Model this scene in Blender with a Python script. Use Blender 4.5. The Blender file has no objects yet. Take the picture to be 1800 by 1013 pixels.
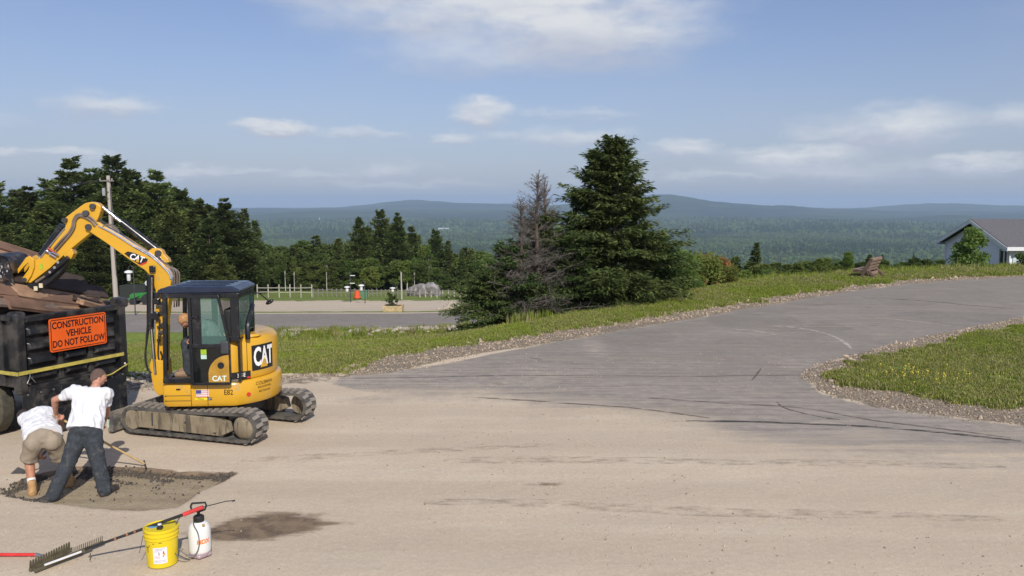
import bpy, bmesh, math, random
import numpy as np
from mathutils import Vector, Matrix, noise, Euler
random.seed(7); rng = np.random.default_rng(7)
SC = bpy.context.scene; COL = SC.collection
PI = math.pi
# ------------------------------------------------------------------ camera
CAMZ = 3.7; FPX = 1450.0; PITCH = math.atan((506.5-355)/FPX)
cd = bpy.data.cameras.new('camera'); cam = bpy.data.objects.new('camera', cd); COL.objects.link(cam)
cam.location = (0, 0, CAMZ); cam.rotation_euler = (PI/2-PITCH, 0, 0)
cd.sensor_width = 36; cd.lens = FPX/1800*36; cd.clip_end = 90000; cd.clip_start = .1
SC.camera = cam
# ------------------------------------------------------------------ light
SUN_EL, SUN_AZ = math.radians(38), math.radians(160)
w = bpy.data.worlds.new('World'); SC.world = w; w.use_nodes = True
SKY_STRENGTH = .10
sl = bpy.data.lights.new('sun', 'SUN'); sl.energy = 3.7; sl.angle = math.radians(.6); sl.color = (1, .945, .87)
so = bpy.data.objects.new('sun', sl); COL.objects.link(so)
sd = Vector((math.sin(SUN_AZ)*math.cos(SUN_EL), math.cos(SUN_AZ)*math.cos(SUN_EL), math.sin(SUN_EL)))
so.rotation_euler = sd.to_track_quat('Z', 'Y').to_euler(); so.location = (10, -20, 30)
SC.view_settings.view_transform = 'Standard'; SC.view_settings.look = 'None'
SC.view_settings.exposure = 0.17; SC.view_settings.gamma = 1.0; SC.view_settings.use_curve_mapping = False
SC.cycles.max_bounces = 6; SC.cycles.diffuse_bounces = 2; SC.cycles.glossy_bounces = 2
SC.cycles.transmission_bounces = 4; SC.cycles.volume_bounces = 1; SC.cycles.transparent_max_bounces = 8

def ray(u, v):
    a = (u-900)/FPX; b = (506.5-v)/FPX
    return Vector((a, math.cos(PITCH)+b*math.sin(PITCH), -math.sin(PITCH)+b*math.cos(PITCH)))
def G(u, v, z=0.0):                      # point of the ground plane z seen there in the survey photo
    r = ray(u, v); k = (z-CAMZ)/r.z
    return Vector((r.x*k, r.y*k, z))
def P(u, v, y):                          # point at distance y
    r = ray(u, v); k = y/r.y
    return Vector((r.x*k, y, CAMZ+r.z*k))

# ------------------------------------------------------------------ node helpers
class NT:
    def __init__(s, tree): s.t = tree; s.n = tree.nodes; s.l = tree.links
    def new(s, typ, **kw):
        nd = s.n.new(typ)
        for k, v in kw.items(): setattr(nd, k, v)
        return nd
    def lk(s, a, b): s.l.new(a, b)
    def put(s, sock, val):
        if isinstance(val, bpy.types.NodeSocket): s.lk(val, sock)
        elif isinstance(val, (tuple, list)):
            val = tuple(val)
            if sock.type == 'RGBA' and len(val) == 3: val = val+(1,)
            sock.default_value = val
        else: sock.default_value = val
    def math(s, op, a, b=0.0, c=None, clamp=False):
        nd = s.new('ShaderNodeMath', operation=op, use_clamp=clamp); s.put(nd.inputs[0], a); s.put(nd.inputs[1], b)
        if c is not None: s.put(nd.inputs[2], c)
        return nd.outputs[0]
    def vmath(s, op, a, b=(0, 0, 0)):
        nd = s.new('ShaderNodeVectorMath', operation=op); s.put(nd.inputs[0], a)
        if op == 'SCALE': s.put(nd.inputs['Scale'], b)
        else: s.put(nd.inputs[1], b)
        return nd.outputs['Value'] if op in ('LENGTH', 'DOT_PRODUCT') else nd.outputs[0]
    def mix(s, f, a, b, blend='MIX'):
        nd = s.new('ShaderNodeMix', data_type='RGBA', blend_type=blend); s.put(nd.inputs[0], f)
        s.put(nd.inputs[6], a); s.put(nd.inputs[7], b); return nd.outputs[2]
    def ramp(s, f, lo, hi, a=0.0, b=1.0, smooth=True):
        nd = s.new('ShaderNodeMapRange', interpolation_type='SMOOTHSTEP' if smooth else 'LINEAR')
        s.put(nd.inputs[0], f); s.put(nd.inputs[1], lo); s.put(nd.inputs[2], hi); s.put(nd.inputs[3], a); s.put(nd.inputs[4], b)
        return nd.outputs[0]
    def noise(s, vec, scale, detail=3, rough=.55, dist=0.0):
        nd = s.new('ShaderNodeTexNoise'); s.put(nd.inputs['Vector'], vec); s.put(nd.inputs['Scale'], scale)
        nd.inputs['Detail'].default_value = detail; nd.inputs['Roughness'].default_value = rough; nd.inputs['Distortion'].default_value = dist
        return nd.outputs[0]
    def voro(s, vec, scale, feature='F1'):
        nd = s.new('ShaderNodeTexVoronoi', feature=feature); s.put(nd.inputs['Vector'], vec); s.put(nd.inputs['Scale'], scale)
        return nd
    def attr(s, name):
        nd = s.new('ShaderNodeAttribute', attribute_name=name); return nd
    def pos(s): return s.new('ShaderNodeNewGeometry').outputs['Position']
    def sep(s, v):
        nd = s.new('ShaderNodeSeparateXYZ'); s.put(nd.inputs[0], v); return nd.outputs
    def comb(s, x, y, z):
        nd = s.new('ShaderNodeCombineXYZ'); s.put(nd.inputs[0], x); s.put(nd.inputs[1], y); s.put(nd.inputs[2], z); return nd.outputs[0]
    def bump(s, h, strength, dist):
        nd = s.new('ShaderNodeBump'); s.put(nd.inputs['Height'], h); s.put(nd.inputs['Strength'], strength); nd.inputs['Distance'].default_value = dist
        return nd.outputs[0]

def new_mat(name):
    m = bpy.data.materials.new(name); m.use_nodes = True; t = NT(m.node_tree)
    return m, t, t.n['Principled BSDF']
MATS = {}
def mat(name, col, rough=.6, metal=0., var=.15, sc=6., bump=0., bsc=80., dirt=None, spec=.5, objspace=False, coat=0.):
    if name in MATS: return MATS[name]
    m, t, b = new_mat(name)
    p = t.new('ShaderNodeTexCoord').outputs['Object'] if objspace else t.pos()
    n = t.noise(p, sc, 4, .6)
    lo = tuple(c*(1-var) for c in col); hi = tuple(min(1, c*(1+var)) for c in col)
    c = t.mix(t.ramp(n, .3, .7), lo, hi)
    if dirt:
        dc, amt, dsc = dirt
        dn = t.noise(p, dsc, 5, .65)
        c = t.mix(t.ramp(dn, .62-amt*.5, .82-amt*.5), c, dc)
    t.put(b.inputs['Base Color'], c)
    rn = t.noise(p, sc*2.3, 3)
    t.put(b.inputs['Roughness'], t.ramp(rn, .2, .8, max(.02, rough-.08), min(1, rough+.1)))
    b.inputs['Metallic'].default_value = metal; b.inputs['Specular IOR Level'].default_value = spec
    b.inputs['Coat Weight'].default_value = coat
    if bump: t.put(b.inputs['Normal'], t.bump(t.noise(p, bsc, 4), bump, .01))
    MATS[name] = m; return m

# ------------------------------------------------------------------ object helpers
ORG = {}
def tag(o, label=None, cat=None, group=None, kind=None):
    if label: o['label'] = label
    if cat: o['category'] = cat
    if group: o['group'] = group
    if kind: o['kind'] = kind
    return o
def thing(name, loc, label, cat, group=None):
    o = bpy.data.objects.new(name, None); COL.objects.link(o); o.location = loc; o.empty_display_size = .3
    ORG[o] = Vector(loc); return tag(o, label, cat, group)
def link(name, me, parent=None, loc=None):
    o = bpy.data.objects.new(name, me); COL.objects.link(o)
    if parent is not None: o.parent = parent; ORG[o] = ORG.get(parent, Vector((0, 0, 0)))
    else:
        ORG[o] = Vector(loc) if loc is not None else Vector((0, 0, 0)); o.location = ORG[o]
    return o
def np_mesh(name, V, F, mats=(), midx=None, smooth=False, attrs=None, uv=None):
    me = bpy.data.meshes.new(name); V = np.asarray(V, dtype=np.float32); F = np.asarray(F, dtype=np.int32)
    k = F.shape[1]
    me.vertices.add(len(V)); me.vertices.foreach_set('co', V.ravel())
    me.loops.add(F.size); me.loops.foreach_set('vertex_index', F.ravel())
    me.polygons.add(len(F)); me.polygons.foreach_set('loop_start', np.arange(0, F.size, k, dtype=np.int32))
    me.polygons.foreach_set('loop_total', np.full(len(F), k, dtype=np.int32))
    for m in mats: me.materials.append(m)
    if midx is not None: me.polygons.foreach_set('material_index', np.asarray(midx, dtype=np.int32))
    if smooth: me.polygons.foreach_set('use_smooth', np.ones(len(F), dtype=bool))
    for nm, arr in (attrs or {}).items():
        arr = np.asarray(arr, dtype=np.float32)
        if arr.ndim == 1:
            a = me.attributes.new(nm, 'FLOAT', 'POINT'); a.data.foreach_set('value', arr)
        else:
            a = me.attributes.new(nm, 'FLOAT_VECTOR', 'POINT'); a.data.foreach_set('vector', arr.ravel())
    me.update(calc_edges=True); me.validate(); return me

def rotm(rx=0, ry=0, rz=0): return Euler((rx, ry, rz)).to_matrix().to_4x4()
def frame(p0, p1):
    d = (Vector(p1)-Vector(p0)); L = d.length; q = d.to_track_quat('Z', 'Y')
    return Matrix.Translation(p0) @ q.to_matrix().to_4x4(), L
class MB:
    def __init__(s, M=None): s.v = []; s.f = []; s.M = M or Matrix.Identity(4)
    def add(s, vs, fs, M=None):
        o = len(s.v); T = s.M @ M if M is not None else s.M
        s.v += [T @ Vector(v) for v in vs]; s.f += [tuple(i+o for i in f) for f in fs]; return s
    def box(s, c, d, rot=None, taper=1.0):
        x, y, z = d[0]/2, d[1]/2, d[2]/2; k = taper
        vs = [(-x, -y, -z), (x, -y, -z), (x, y, -z), (-x, y, -z), (-x*k, -y*k, z), (x*k, -y*k, z), (x*k, y*k, z), (-x*k, y*k, z)]
        M = Matrix.Translation(c)
        if rot is not None: M = M @ rot
        return s.add(vs, [(3, 2, 1, 0), (4, 5, 6, 7), (0, 1, 5, 4), (1, 2, 6, 5), (2, 3, 7, 6), (3, 0, 4, 7)], M)
    def bar(s, p0, p1, wx, wy=None, roll=0.):
        M, L = frame(p0, p1); wy = wy or wx
        return s.box((0, 0, 0), (wx, wy, L), None) if False else s._bar(M, L, wx, wy, roll)
    def _bar(s, M, L, wx, wy, roll):
        x, y = wx/2, wy/2
        vs = [(-x, -y, 0), (x, -y, 0), (x, y, 0), (-x, y, 0), (-x, -y, L), (x, -y, L), (x, y, L), (-x, y, L)]
        return s.add(vs, [(3, 2, 1, 0), (4, 5, 6, 7), (0, 1, 5, 4), (1, 2, 6, 5), (2, 3, 7, 6), (3, 0, 4, 7)], M @ rotm(0, 0, roll))
    def cyl(s, p0, p1, r0, r1=None, n=14, caps=True):
        r1 = r0 if r1 is None else r1; M, L = frame(p0, p1)
        vs = [(r0*math.cos(2*PI*i/n), r0*math.sin(2*PI*i/n), 0) for i in range(n)]+[(r1*math.cos(2*PI*i/n), r1*math.sin(2*PI*i/n), L) for i in range(n)]
        fs = [(i, (i+1) % n, n+(i+1) % n, n+i) for i in range(n)]
        if caps: fs += [tuple(range(n-1, -1, -1)), tuple(range(n, 2*n))]
        return s.add(vs, fs, M)
    def lathe(s, prof, n=20, M=None):          # prof: (r, z) list
        vs = []; fs = []
        for r, z in prof: vs += [(r*math.cos(2*PI*i/n), r*math.sin(2*PI*i/n), z) for i in range(n)]
        for k in range(len(prof)-1):
            for i in range(n): fs.append((k*n+i, k*n+(i+1) % n, (k+1)*n+(i+1) % n, (k+1)*n+i))
        fs.append(tuple(range(n-1, -1, -1))); fs.append(tuple(range((len(prof)-1)*n, len(prof)*n)))
        return s.add(vs, fs, M)
    def tube(s, pts, r, n=6, r1=None):
        pts = [Vector(p) for p in pts]; vs = []; fs = []; N = len(pts)
        up = None
        for k, p in enumerate(pts):
            d = (pts[min(k+1, N-1)]-pts[max(k-1, 0)]).normalized()
            if up is None: up = d.orthogonal().normalized()
            up = (up-d*up.dot(d)); up = up.normalized() if up.length > 1e-6 else d.orthogonal().normalized()
            sd_ = d.cross(up); rr = r if r1 is None else r+(r1-r)*k/(N-1)
            vs += [p+up*rr*math.cos(2*PI*i/n)+sd_*rr*math.sin(2*PI*i/n) for i in range(n)]
        for k in range(N-1):
            for i in range(n): fs.append((k*n+i, k*n+(i+1) % n, (k+1)*n+(i+1) % n, (k+1)*n+i))
        fs.append(tuple(range(n-1, -1, -1))); fs.append(tuple(range((N-1)*n, N*n)))
        return s.add(vs, fs)
    def prism(s, poly, ext):                   # poly: 3-D points, ext: vector
        n = len(poly); ext = Vector(ext); a = [Vector(p) for p in poly]
        return s.add(a+[p+ext for p in a], [tuple(range(n-1, -1, -1)), tuple(range(n, 2*n))]+[(i, (i+1) % n, n+(i+1) % n, n+i) for i in range(n)])
    def ell(s, c, r, rot=None, n=12, m=8):
        vs = [(0, 0, -1)]; fs = []
        for j in range(1, m):
            ph = -PI/2+PI*j/m
            vs += [(math.cos(ph)*math.cos(2*PI*i/n), math.cos(ph)*math.sin(2*PI*i/n), math.sin(ph)) for i in range(n)]
        vs.append((0, 0, 1)); L = len(vs)-1
        for i in range(n): fs.append((0, 1+(i+1) % n, 1+i)); fs.append((L, L-n+i, L-n+(i+1) % n))
        for j in range(m-2):
            for i in range(n): fs.append((1+j*n+i, 1+j*n+(i+1) % n, 1+(j+1)*n+(i+1) % n, 1+(j+1)*n+i))
        M = Matrix.Translation(c)
        if rot is not None: M = M @ rot
        return s.add(vs, fs, M @ Matrix.Diagonal((r[0], r[1], r[2], 1)))
    def cap(s, p0, p1, r0, r1=None, n=12):     # tapered capsule
        r1 = r0 if r1 is None else r1
        s.cyl(p0, p1, r0, r1, n, True); s.ell(p0, (r0,)*3, None, n, 8); s.ell(p1, (r1,)*3, None, n, 8); return s
    def build(s, name, m, parent=None, loc=None, bevel=0., smooth=False, seg=2, fixn=True):
        org = ORG.get(parent, Vector((0, 0, 0))) if parent is not None else (Vector(loc) if loc is not None else Vector((0, 0, 0)))
        me = bpy.data.meshes.new(name); me.from_pydata([tuple(v-org) for v in s.v], [], s.f)
        for mm in (m if isinstance(m, (list, tuple)) else [m]): me.materials.append(mm)
        if fixn:
            bm = bmesh.new(); bm.from_mesh(me); bmesh.ops.recalc_face_normals(bm, faces=bm.faces[:]); bm.to_mesh(me); bm.free()
        if smooth:
            for p in me.polygons: p.use_smooth = True
            me.set_sharp_from_angle(angle=math.radians(38))
        o = link(name, me, parent, org if parent is None else None)
        if bevel:
            md = o.modifiers.new('bevel', 'BEVEL'); md.width = bevel; md.segments = seg; md.limit_method = 'ANGLE'; md.angle_limit = math.radians(40)
        return o
def text_obj(name, body, m, parent, M, size=.1, extrude=.002, shear=0., bold=0.0, sx=1.0, warp=None, align='CENTER'):
    cu = bpy.data.curves.new('txt', 'FONT'); cu.body = body; cu.size = size; cu.extrude = extrude; cu.shear = shear; cu.offset = bold
    cu.align_x = align; cu.align_y = 'CENTER'; cu.resolution_u = 3
    to = bpy.data.objects.new('txt', cu); COL.objects.link(to); bpy.context.view_layer.update()
    me = bpy.data.meshes.new_from_object(to.evaluated_get(bpy.context.evaluated_depsgraph_get())); bpy.data.objects.remove(to)
    org = ORG.get(parent, Vector((0, 0, 0)))
    for v in me.vertices:
        c = Vector((v.co.x*sx, v.co.y, v.co.z))
        if warp: c = warp(c)
        v.co = (M @ c)-org
    me.materials.clear(); me.materials.append(m); me.name = name
    return link(name, me, parent)
def dup_tree(o, parent=None):
    c = o.copy(); COL.objects.link(c); c.parent = parent
    for ch in o.children: dup_tree(ch, c)
    return c

# ------------------------------------------------------------------ terrain functions
CX = np.array([-400, -60, -20, -8, -4.2, -1.4, 1.7, 6.5, 10, 13.2, 20.0, 34, 50, 70, 400.])
CY = np.array([20, 17, 16.5, 17.2, 18.6, 21.8, 26.0, 32.6, 37.0, 39.8, 43.5, 47.5, 49.5, 50, 50.])
PT = np.array([-500, 14, 18, 22, 30, 40, 46, 52, 62, 75, 95, 115, 150, 200, 300, 600, 1000, 1500, 2500, 4000, 60000.])
PZ = np.array([0, 0, 0, -.45, -1.5, -3.1, -4.02, -4.35, -4.6, -5.9, -7.3, -8.6, -14, -24, -46, -100, -128, -146, -152, -150, -150.])
def yc(x): return np.interp(x, CX, CY)
def smooth_interp(t):
    s = 0
    for o, wgt in ((-1.5, .25), (0, .5), (1.5, .25)): s = s+wgt*np.interp(t+o, PT, PZ)
    return s
def tcoord(x, y):
    c = yc(x); sh = c-18
    return y-sh*np.clip(1-(y-c)/70, .35, 1)
def H(x, y):
    x = np.asarray(x, float); y = np.asarray(y, float)
    z = smooth_interp(tcoord(x, y))
    # lawn beyond the bend falls away a little slower by the bench and the house
    k = np.clip((x-17)/8, 0, 1); tt = y-yc(x)
    zz = -np.clip(tt, 0, 14)*.115
    near = np.clip(1-(tt-10)/18, 0, 1)
    z = np.where(tt > 0, z*(1-k*near)+(zz*k*near), z)
    return z
def Hs(x, y): return float(H(np.array([x]), np.array([y]))[0])
def sdist(poly, X, Y):                  # signed distance, positive inside
    poly = np.asarray(poly, float); n = len(poly); d = np.full(X.shape, 1e9); ins = np.zeros(X.shape, bool)
    for i in range(n):
        ax, ay = poly[i]; bx, by = poly[(i+1) % n]; ex, ey = bx-ax, by-ay
        t = np.clip(((X-ax)*ex+(Y-ay)*ey)/(ex*ex+ey*ey+1e-12), 0, 1)
        d = np.minimum(d, np.hypot(X-ax-t*ex, Y-ay-t*ey))
        c = ((ay > Y) != (by > Y)) & (X < (bx-ax)*(Y-ay)/(by-ay+1e-12)+ax); ins ^= c
    return np.where(ins, d, -d)
def gp(pts, z=0.): return [tuple(G(u, v, z)[:2]) for u, v in pts]
ROAD_TOP = [(560, 668), (600, 664), (700, 654), (800, 635), (900, 616), (1000, 598), (1100, 579), (1200, 563), (1300, 545), (1400, 528), (1500, 511), (1600, 499), (1700, 492), (1800, 487), (2050, 481)]
ROAD = gp(ROAD_TOP+[(2050, 535), (1800, 560), (1700, 578), (1600, 600), (1500, 625), (1432, 645), (1415, 665), (1440, 690), (1520, 712), (1600, 726), (1700, 738), (1800, 749), (2100, 790), (2100, 850), (1800, 812), (1400, 790), (1200, 752), (1060, 722), (800, 702), (640, 690)])
LAWN_EDGE = [(150, 668), (220, 665), (300, 668), (480, 662), (600, 652), (650, 642), (700, 629), (800, 611), (900, 598), (1000, 582), (1100, 568), (1200, 551), (1300, 535), (1400, 518), (1500, 503), (1600, 493), (1700, 488), (1800, 484), (2050, 479)]
le = gp(LAWN_EDGE)
LAWN = [(-400, 20.), (-60, 17.6), (-12, 17.)]+le+[(400, 50), (400, 300), (-400, 300)]
ISLAND = gp([(1462, 662), (1500, 646), (1600, 618), (1700, 594), (1800, 572), (2100, 538), (2300, 600), (2300, 760), (2050, 745), (1800, 722), (1700, 716), (1640, 704), (1560, 692), (1490, 682)])
ISLG = gp([(1415, 665), (1432, 645), (1500, 625), (1600, 600), (1700, 578), (1800, 560), (2100, 530), (2400, 600), (2400, 800), (2100, 790), (1800, 749), (1700, 738), (1600, 726), (1520, 712), (1440, 690)])
PATCH = gp([(2, 866), (30, 850), (62, 836), (130, 822), (185, 823), (250, 826), (330, 833), (408, 833), (385, 848), (345, 866), (312, 892), (250, 896), (170, 893), (85, 882)])
def fract(X, Y, sc, seed=0, oct=3):
    out = np.zeros(X.shape); f = sc; a = 1.
    Xf = X.ravel(); Yf = Y.ravel(); o = out.ravel()
    for k in range(oct):
        # cheap value noise
        xi = np.floor(Xf*f).astype(np.int64); yi = np.floor(Yf*f).astype(np.int64); fx = Xf*f-xi; fy = Yf*f-yi
        fx = fx*fx*(3-2*fx); fy = fy*fy*(3-2*fy)
        def h(i, j):
            n = (i*374761393+j*668265263+(seed+k)*1442695041) & 0x7fffffff; n = ((n ^ (n >> 13))*1274126177) & 0x7fffffff
            return (n ^ (n >> 16))/0x7fffffff
        v = (h(xi, yi)*(1-fx)+h(xi+1, yi)*fx)*(1-fy)+(h(xi, yi+1)*(1-fx)+h(xi+1, yi+1)*fx)*fy
        o += a*(v-.5); a *= .5; f *= 2.1
    return o.reshape(X.shape)
# ------------------------------------------------------------------ sky with clouds
def build_world():
    t = NT(w.node_tree); bg = t.n['Background']
    sky = t.new('ShaderNodeTexSky'); sky.sky_type = 'NISHITA'; sky.sun_disc = False
    sky.sun_elevation = SUN_EL; sky.sun_rotation = SUN_AZ; sky.altitude = 300; sky.air_density = 1.0; sky.dust_density = 1.2; sky.ozone_density = 2.2
    d = t.new('ShaderNodeTexCoord').outputs['Generated']; x, y, z = t.sep(d)
    az = t.math('ARCTAN2', x, y); el = t.math('ARCSINE', z)
    base = t.comb(az, el, 0.)
    str_ = t.vmath('MULTIPLY', base, (1., 2.6, 1.))
    n1 = t.new('ShaderNodeTexNoise'); t.put(n1.inputs['Vector'], str_); n1.inputs['Scale'].default_value = 7; n1.inputs['Detail'].default_value = 6; n1.inputs['Roughness'].default_value = .6
    off = t.vmath('MULTIPLY', t.vmath('SUBTRACT', n1.outputs['Color'], (.5, .5, .5)), (.13, .045, 0))
    n2_ = t.new('ShaderNodeTexNoise'); t.put(n2_.inputs['Vector'], str_); n2_.inputs['Scale'].default_value = 30; n2_.inputs['Detail'].default_value = 5; n2_.inputs['Roughness'].default_value = .6
    off = t.vmath('ADD', off, t.vmath('MULTIPLY', t.vmath('SUBTRACT', n2_.outputs['Color'], (.5, .5, .5)), (.05, .022, 0)))
    p = t.vmath('ADD', base, off)
    tex = t.noise(str_, 11, 6, .55)
    CL = [(860, 30, 330, 62, .55), (1010, 60, 260, 70, .75), (980, 20, 300, 50, .8), (770, -10, 330, 40, .6), (820, 95, 190, 55, .35), (1140, 50, 130, 60, .35),
          (185, 183, 100, 26, .5), (240, 192, 70, 16, .3), (500, 232, 60, 18, .75), (625, 243, 80, 14, .4), (845, 203, 66, 28, .75), (805, 248, 50, 14, .55), (890, 238, 60, 14, .3),
          (1000, 245, 90, 24, .45), (1010, 200, 110, 12, .25), (1200, 268, 80, 22, .55), (1390, 282, 130, 24, .75), (1330, 268, 110, 18, .4), (1560, 238, 130, 38, .7), (1590, 220, 150, 34, .45), (1720, 290, 80, 16, .6), (1790, 215, 70, 30, .4),
          (1500, 300, 260, 20, .3), (320, 297, 90, 12, .45), (120, 267, 80, 11, .45), (10, 260, 40, 10, .5), (440, 303, 60, 9, .3), (560, 308, 80, 12, .4), (690, 300, 80, 14, .35), (1080, 312, 100, 12, .3), (700, 325, 200, 12, .25), (1260, 312, 120, 12, .35),
          (-300, 200, 200, 30, .5), (-700, 120, 260, 50, .6), (2200, 180, 260, 40, .6), (2600, 60, 300, 70, .6)]
    acc = None; lit = None
    for (u, v, wx, hy, a) in CL:
        r = ray(u, v).normalized(); ca, ce = math.atan2(r.x, r.y), math.asin(r.z)
        q = t.vmath('MULTIPLY', t.vmath('SUBTRACT', p, (ca, ce, 0)), (FPX/wx, FPX/hy, 0))
        ln = t.vmath('LENGTH', q)
        # softer underside: narrower, flatter base
        mk = t.ramp(ln, 1.22, .25, 0., min(1., a*1.45)); qy = t.sep(q)[1]; lk_ = t.math('MULTIPLY', mk, t.ramp(qy, -.65, .45, .0, 1.))
        lit = lk_ if lit is None else t.math('MAXIMUM', lit, lk_)
        acc = mk if acc is None else t.math('MAXIMUM', acc, mk)
    # scattered small cloud over the rest of the dome
    gen = t.noise(t.vmath('MULTIPLY', d, (2.2, 2.2, 5.5)), 1.7, 6, .6)
    outside = t.ramp(t.math('ABSOLUTE', az), .75, 1.1)
    acc = t.math('MAXIMUM', acc, t.math('MULTIPLY', t.ramp(gen, .52, .72, 0, .7), outside))
    dens = t.math('MULTIPLY', acc, t.ramp(tex, .25, .62, .55, 1.12), clamp=True)
    # faint veil of thin cloud
    veil = t.math('MULTIPLY', t.ramp(t.noise(str_, 3.2, 5, .6), .4, .75), .16)
    wob = t.math('MULTIPLY', t.math('SUBTRACT', t.noise(str_, 5., 4), .5), .05)
    low = t.ramp(t.math('ADD', el, wob), .24, -.02, 0., .5)
    skyc = sky.outputs[0]
    # keep the sky deep and slightly violet like the photograph's
    hz = t.mix(1., skyc, (.82, .84, .98), 'MULTIPLY'); hz = t.mix(.22, hz, (3.1, 3.5, 5.0))
    hz = t.mix(low, hz, (3.9, 4.3, 5.4))
    hz = t.mix(veil, hz, (4.6, 4.9, 5.6))
    shade = t.math('MULTIPLY', t.math('DIVIDE', lit, t.math('MAXIMUM', acc, .02)), t.ramp(tex, .2, .6, .55, 1.1), clamp=True)
    cc = t.mix(shade, (4.2, 4.6, 5.6), (6.5, 6.7, 7.0))
    fin = t.mix(dens, hz, cc)
    t.put(bg.inputs[0], fin); bg.inputs[1].default_value = SKY_STRENGTH
build_world()

# ------------------------------------------------------------------ ground material
def ground_material():
    m, t, b = new_mat('ground_surface')
    p = t.pos(); A = t.sep(t.attr('ma').outputs['Vector']); B = t.sep(t.attr('mb').outputs['Vector'])
    fine = t.noise(p, 55, 3, .7); mid = t.noise(p, 4.2, 5, .62); big = t.noise(p, .55, 4, .6)
    streak = t.noise(t.vmath('MULTIPLY', p, (.16, 1.9, 1.)), 1.0, 5, .62)
    streak2 = t.noise(t.vmath('MULTIPLY', p, (.45, 5.5, 1.)), 1.0, 4, .65)
    # dirt yard
    dirt = t.mix(t.ramp(streak, .25, .75), (.58, .465, .325), (.65, .55, .41)); band = t.noise(t.vmath('MULTIPLY', p, (.035, .75, 1.)), 1., 3, .5); dirt = t.mix(t.ramp(band, .42, .58, 0, .6), dirt, (.49, .40, .29))
    dirt = t.mix(t.ramp(big, .35, .7, 0, .6), dirt, (.54, .43, .32))
    dirt = t.mix(t.ramp(streak2, .55, .8, 0, .28), dirt, (.36, .30, .235)); grit = t.noise(p, 17, 5, .75); dirt = t.mix(t.ramp(grit, .42, .72, 0, .4), dirt, (.43, .355, .27)); dirt = t.mix(t.ramp(grit, .5, .28, 0, .5), dirt, (.66, .58, .47))
    dirt = t.mix(t.ramp(mid, .58, .75, 0, .35), dirt, (.345, .30, .25))
    vo = t.voro(p, 26.); peb = t.ramp(vo.outputs['Distance'], .10, .17, 1., 0.)
    pm = t.math('MULTIPLY', peb, t.ramp(t.noise(p, 1.1, 3), .52, .68))
    pc = t.mix(t.sep(vo.outputs['Color'])[0], (.20, .17, .14), (.62, .57, .50))
    dirt = t.mix(t.math('MULTIPLY', pm, .75), dirt, pc)
    dirt = t.mix(t.ramp(fine, .42, .72, .0, .4), dirt, (.34, .28, .22))
    # asphalt
    asp = t.mix(t.ramp(big, .3, .7), (.222, .194, .162), (.272, .240, .204))
    asp = t.mix(t.ramp(streak, .4, .75, 0, .45), asp, (.345, .305, .258))
    asp = t.mix(t.ramp(fine, .42, .75, .0, .6), asp, (.09, .085, .08)); asp = t.mix(t.ramp(mid, .52, .72, 0, .4), asp, (.30, .265, .235)); asp = t.mix(t.ramp(t.noise(p, 1.7, 5, .7), .5, .66, 0, .35), asp, (.15, .135, .125))
    av = t.voro(p, 60.); asp = t.mix(t.math('MULTIPLY', t.ramp(av.outputs['Distance'], .18, .28, 1., 0.), .28), asp, (.38, .37, .36))
    dustw = t.math('MULTIPLY', B[2], t.ramp(t.math('ADD', t.math('MULTIPLY', streak2, .6), t.math('MULTIPLY', mid, .4)), .34, .66))
    asp = t.mix(dustw, asp, (.42, .355, .29))
    an = t.math('ADD', A[0], t.math('MULTIPLY', t.math('SUBTRACT', t.math('ADD', t.math('MULTIPLY', streak, .45), t.math('ADD', t.math('MULTIPLY', mid, .25), t.math('MULTIPLY', big, .3))), .5), 2.6))
    af = t.ramp(an, .30, .95)
    col = t.mix(af, dirt, asp)
    # gravel verge
    gv = t.voro(p, 22.); gc = t.mix(t.sep(gv.outputs['Color'])[0], (.25, .19, .125), (.52, .43, .32))
    gc = t.mix(t.ramp(gv.outputs['Distance'], .15, .5, 0., .65), gc, (.10, .08, .06))
    gf = t.ramp(t.math('ADD', A[2], t.math('MULTIPLY', t.math('SUBTRACT', mid, .5), .9)), .40, .62)
    col = t.mix(gf, col, gc)
    # grassed soil
    gs = t.mix(t.ramp(mid, .35, .65), (.13, .175, .03), (.19, .235, .045))
    gs = t.mix(t.ramp(big, .52, .72, 0, .75), gs, (.17, .15, .06))
    gs = t.mix(t.ramp(fine, .5, .75, 0, .6), gs, (.045, .065, .012))
    gf2 = t.ramp(t.math('ADD', A[1], t.math('MULTIPLY', t.math('SUBTRACT', mid, .5), .9)), .42, .62)
    col = t.mix(gf2, col, gs)
    # dug patch and spill
    soil = t.mix(t.ramp(streak2, .3, .7), (.27, .21, .135), (.38, .31, .20))
    soil = t.mix(t.ramp(mid, .5, .7, 0, .6), soil, (.22, .17, .11)); soil = t.mix(t.ramp(t.noise(p, 14, 5, .75), .48, .68, 0, .7), soil, (.40, .34, .25)); soil = t.mix(t.ramp(fine, .45, .7, 0, .5), soil, (.13, .10, .07))
    pf = t.ramp(t.math('ADD', B[0], t.math('MULTIPLY', t.math('SUBTRACT', mid, .5), .55)), .42, .55)
    col = t.mix(pf, col, soil)
    st = t.ramp(t.math('ADD', B[1], t.math('MULTIPLY', t.math('SUBTRACT', t.math('ADD', t.math('MULTIPLY', streak2, .55), t.math('MULTIPLY', mid, .45)), .5), 2.0)), .36, .78)
    col = t.mix(t.math('MULTIPLY', st, .88), col, t.mix(t.ramp(mid, .4, .6), (.085, .055, .035), (.20, .14, .085)))
    t.put(b.inputs['Base Color'], col); b.inputs['Roughness'].default_value = .92; b.inputs['Specular IOR Level'].default_value = .25
    h = t.math('ADD', t.math('MULTIPLY', fine, .35), t.math('MULTIPLY', mid, .9)); h = t.math('ADD', h, t.math('MULTIPLY', pm, .5))
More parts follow.
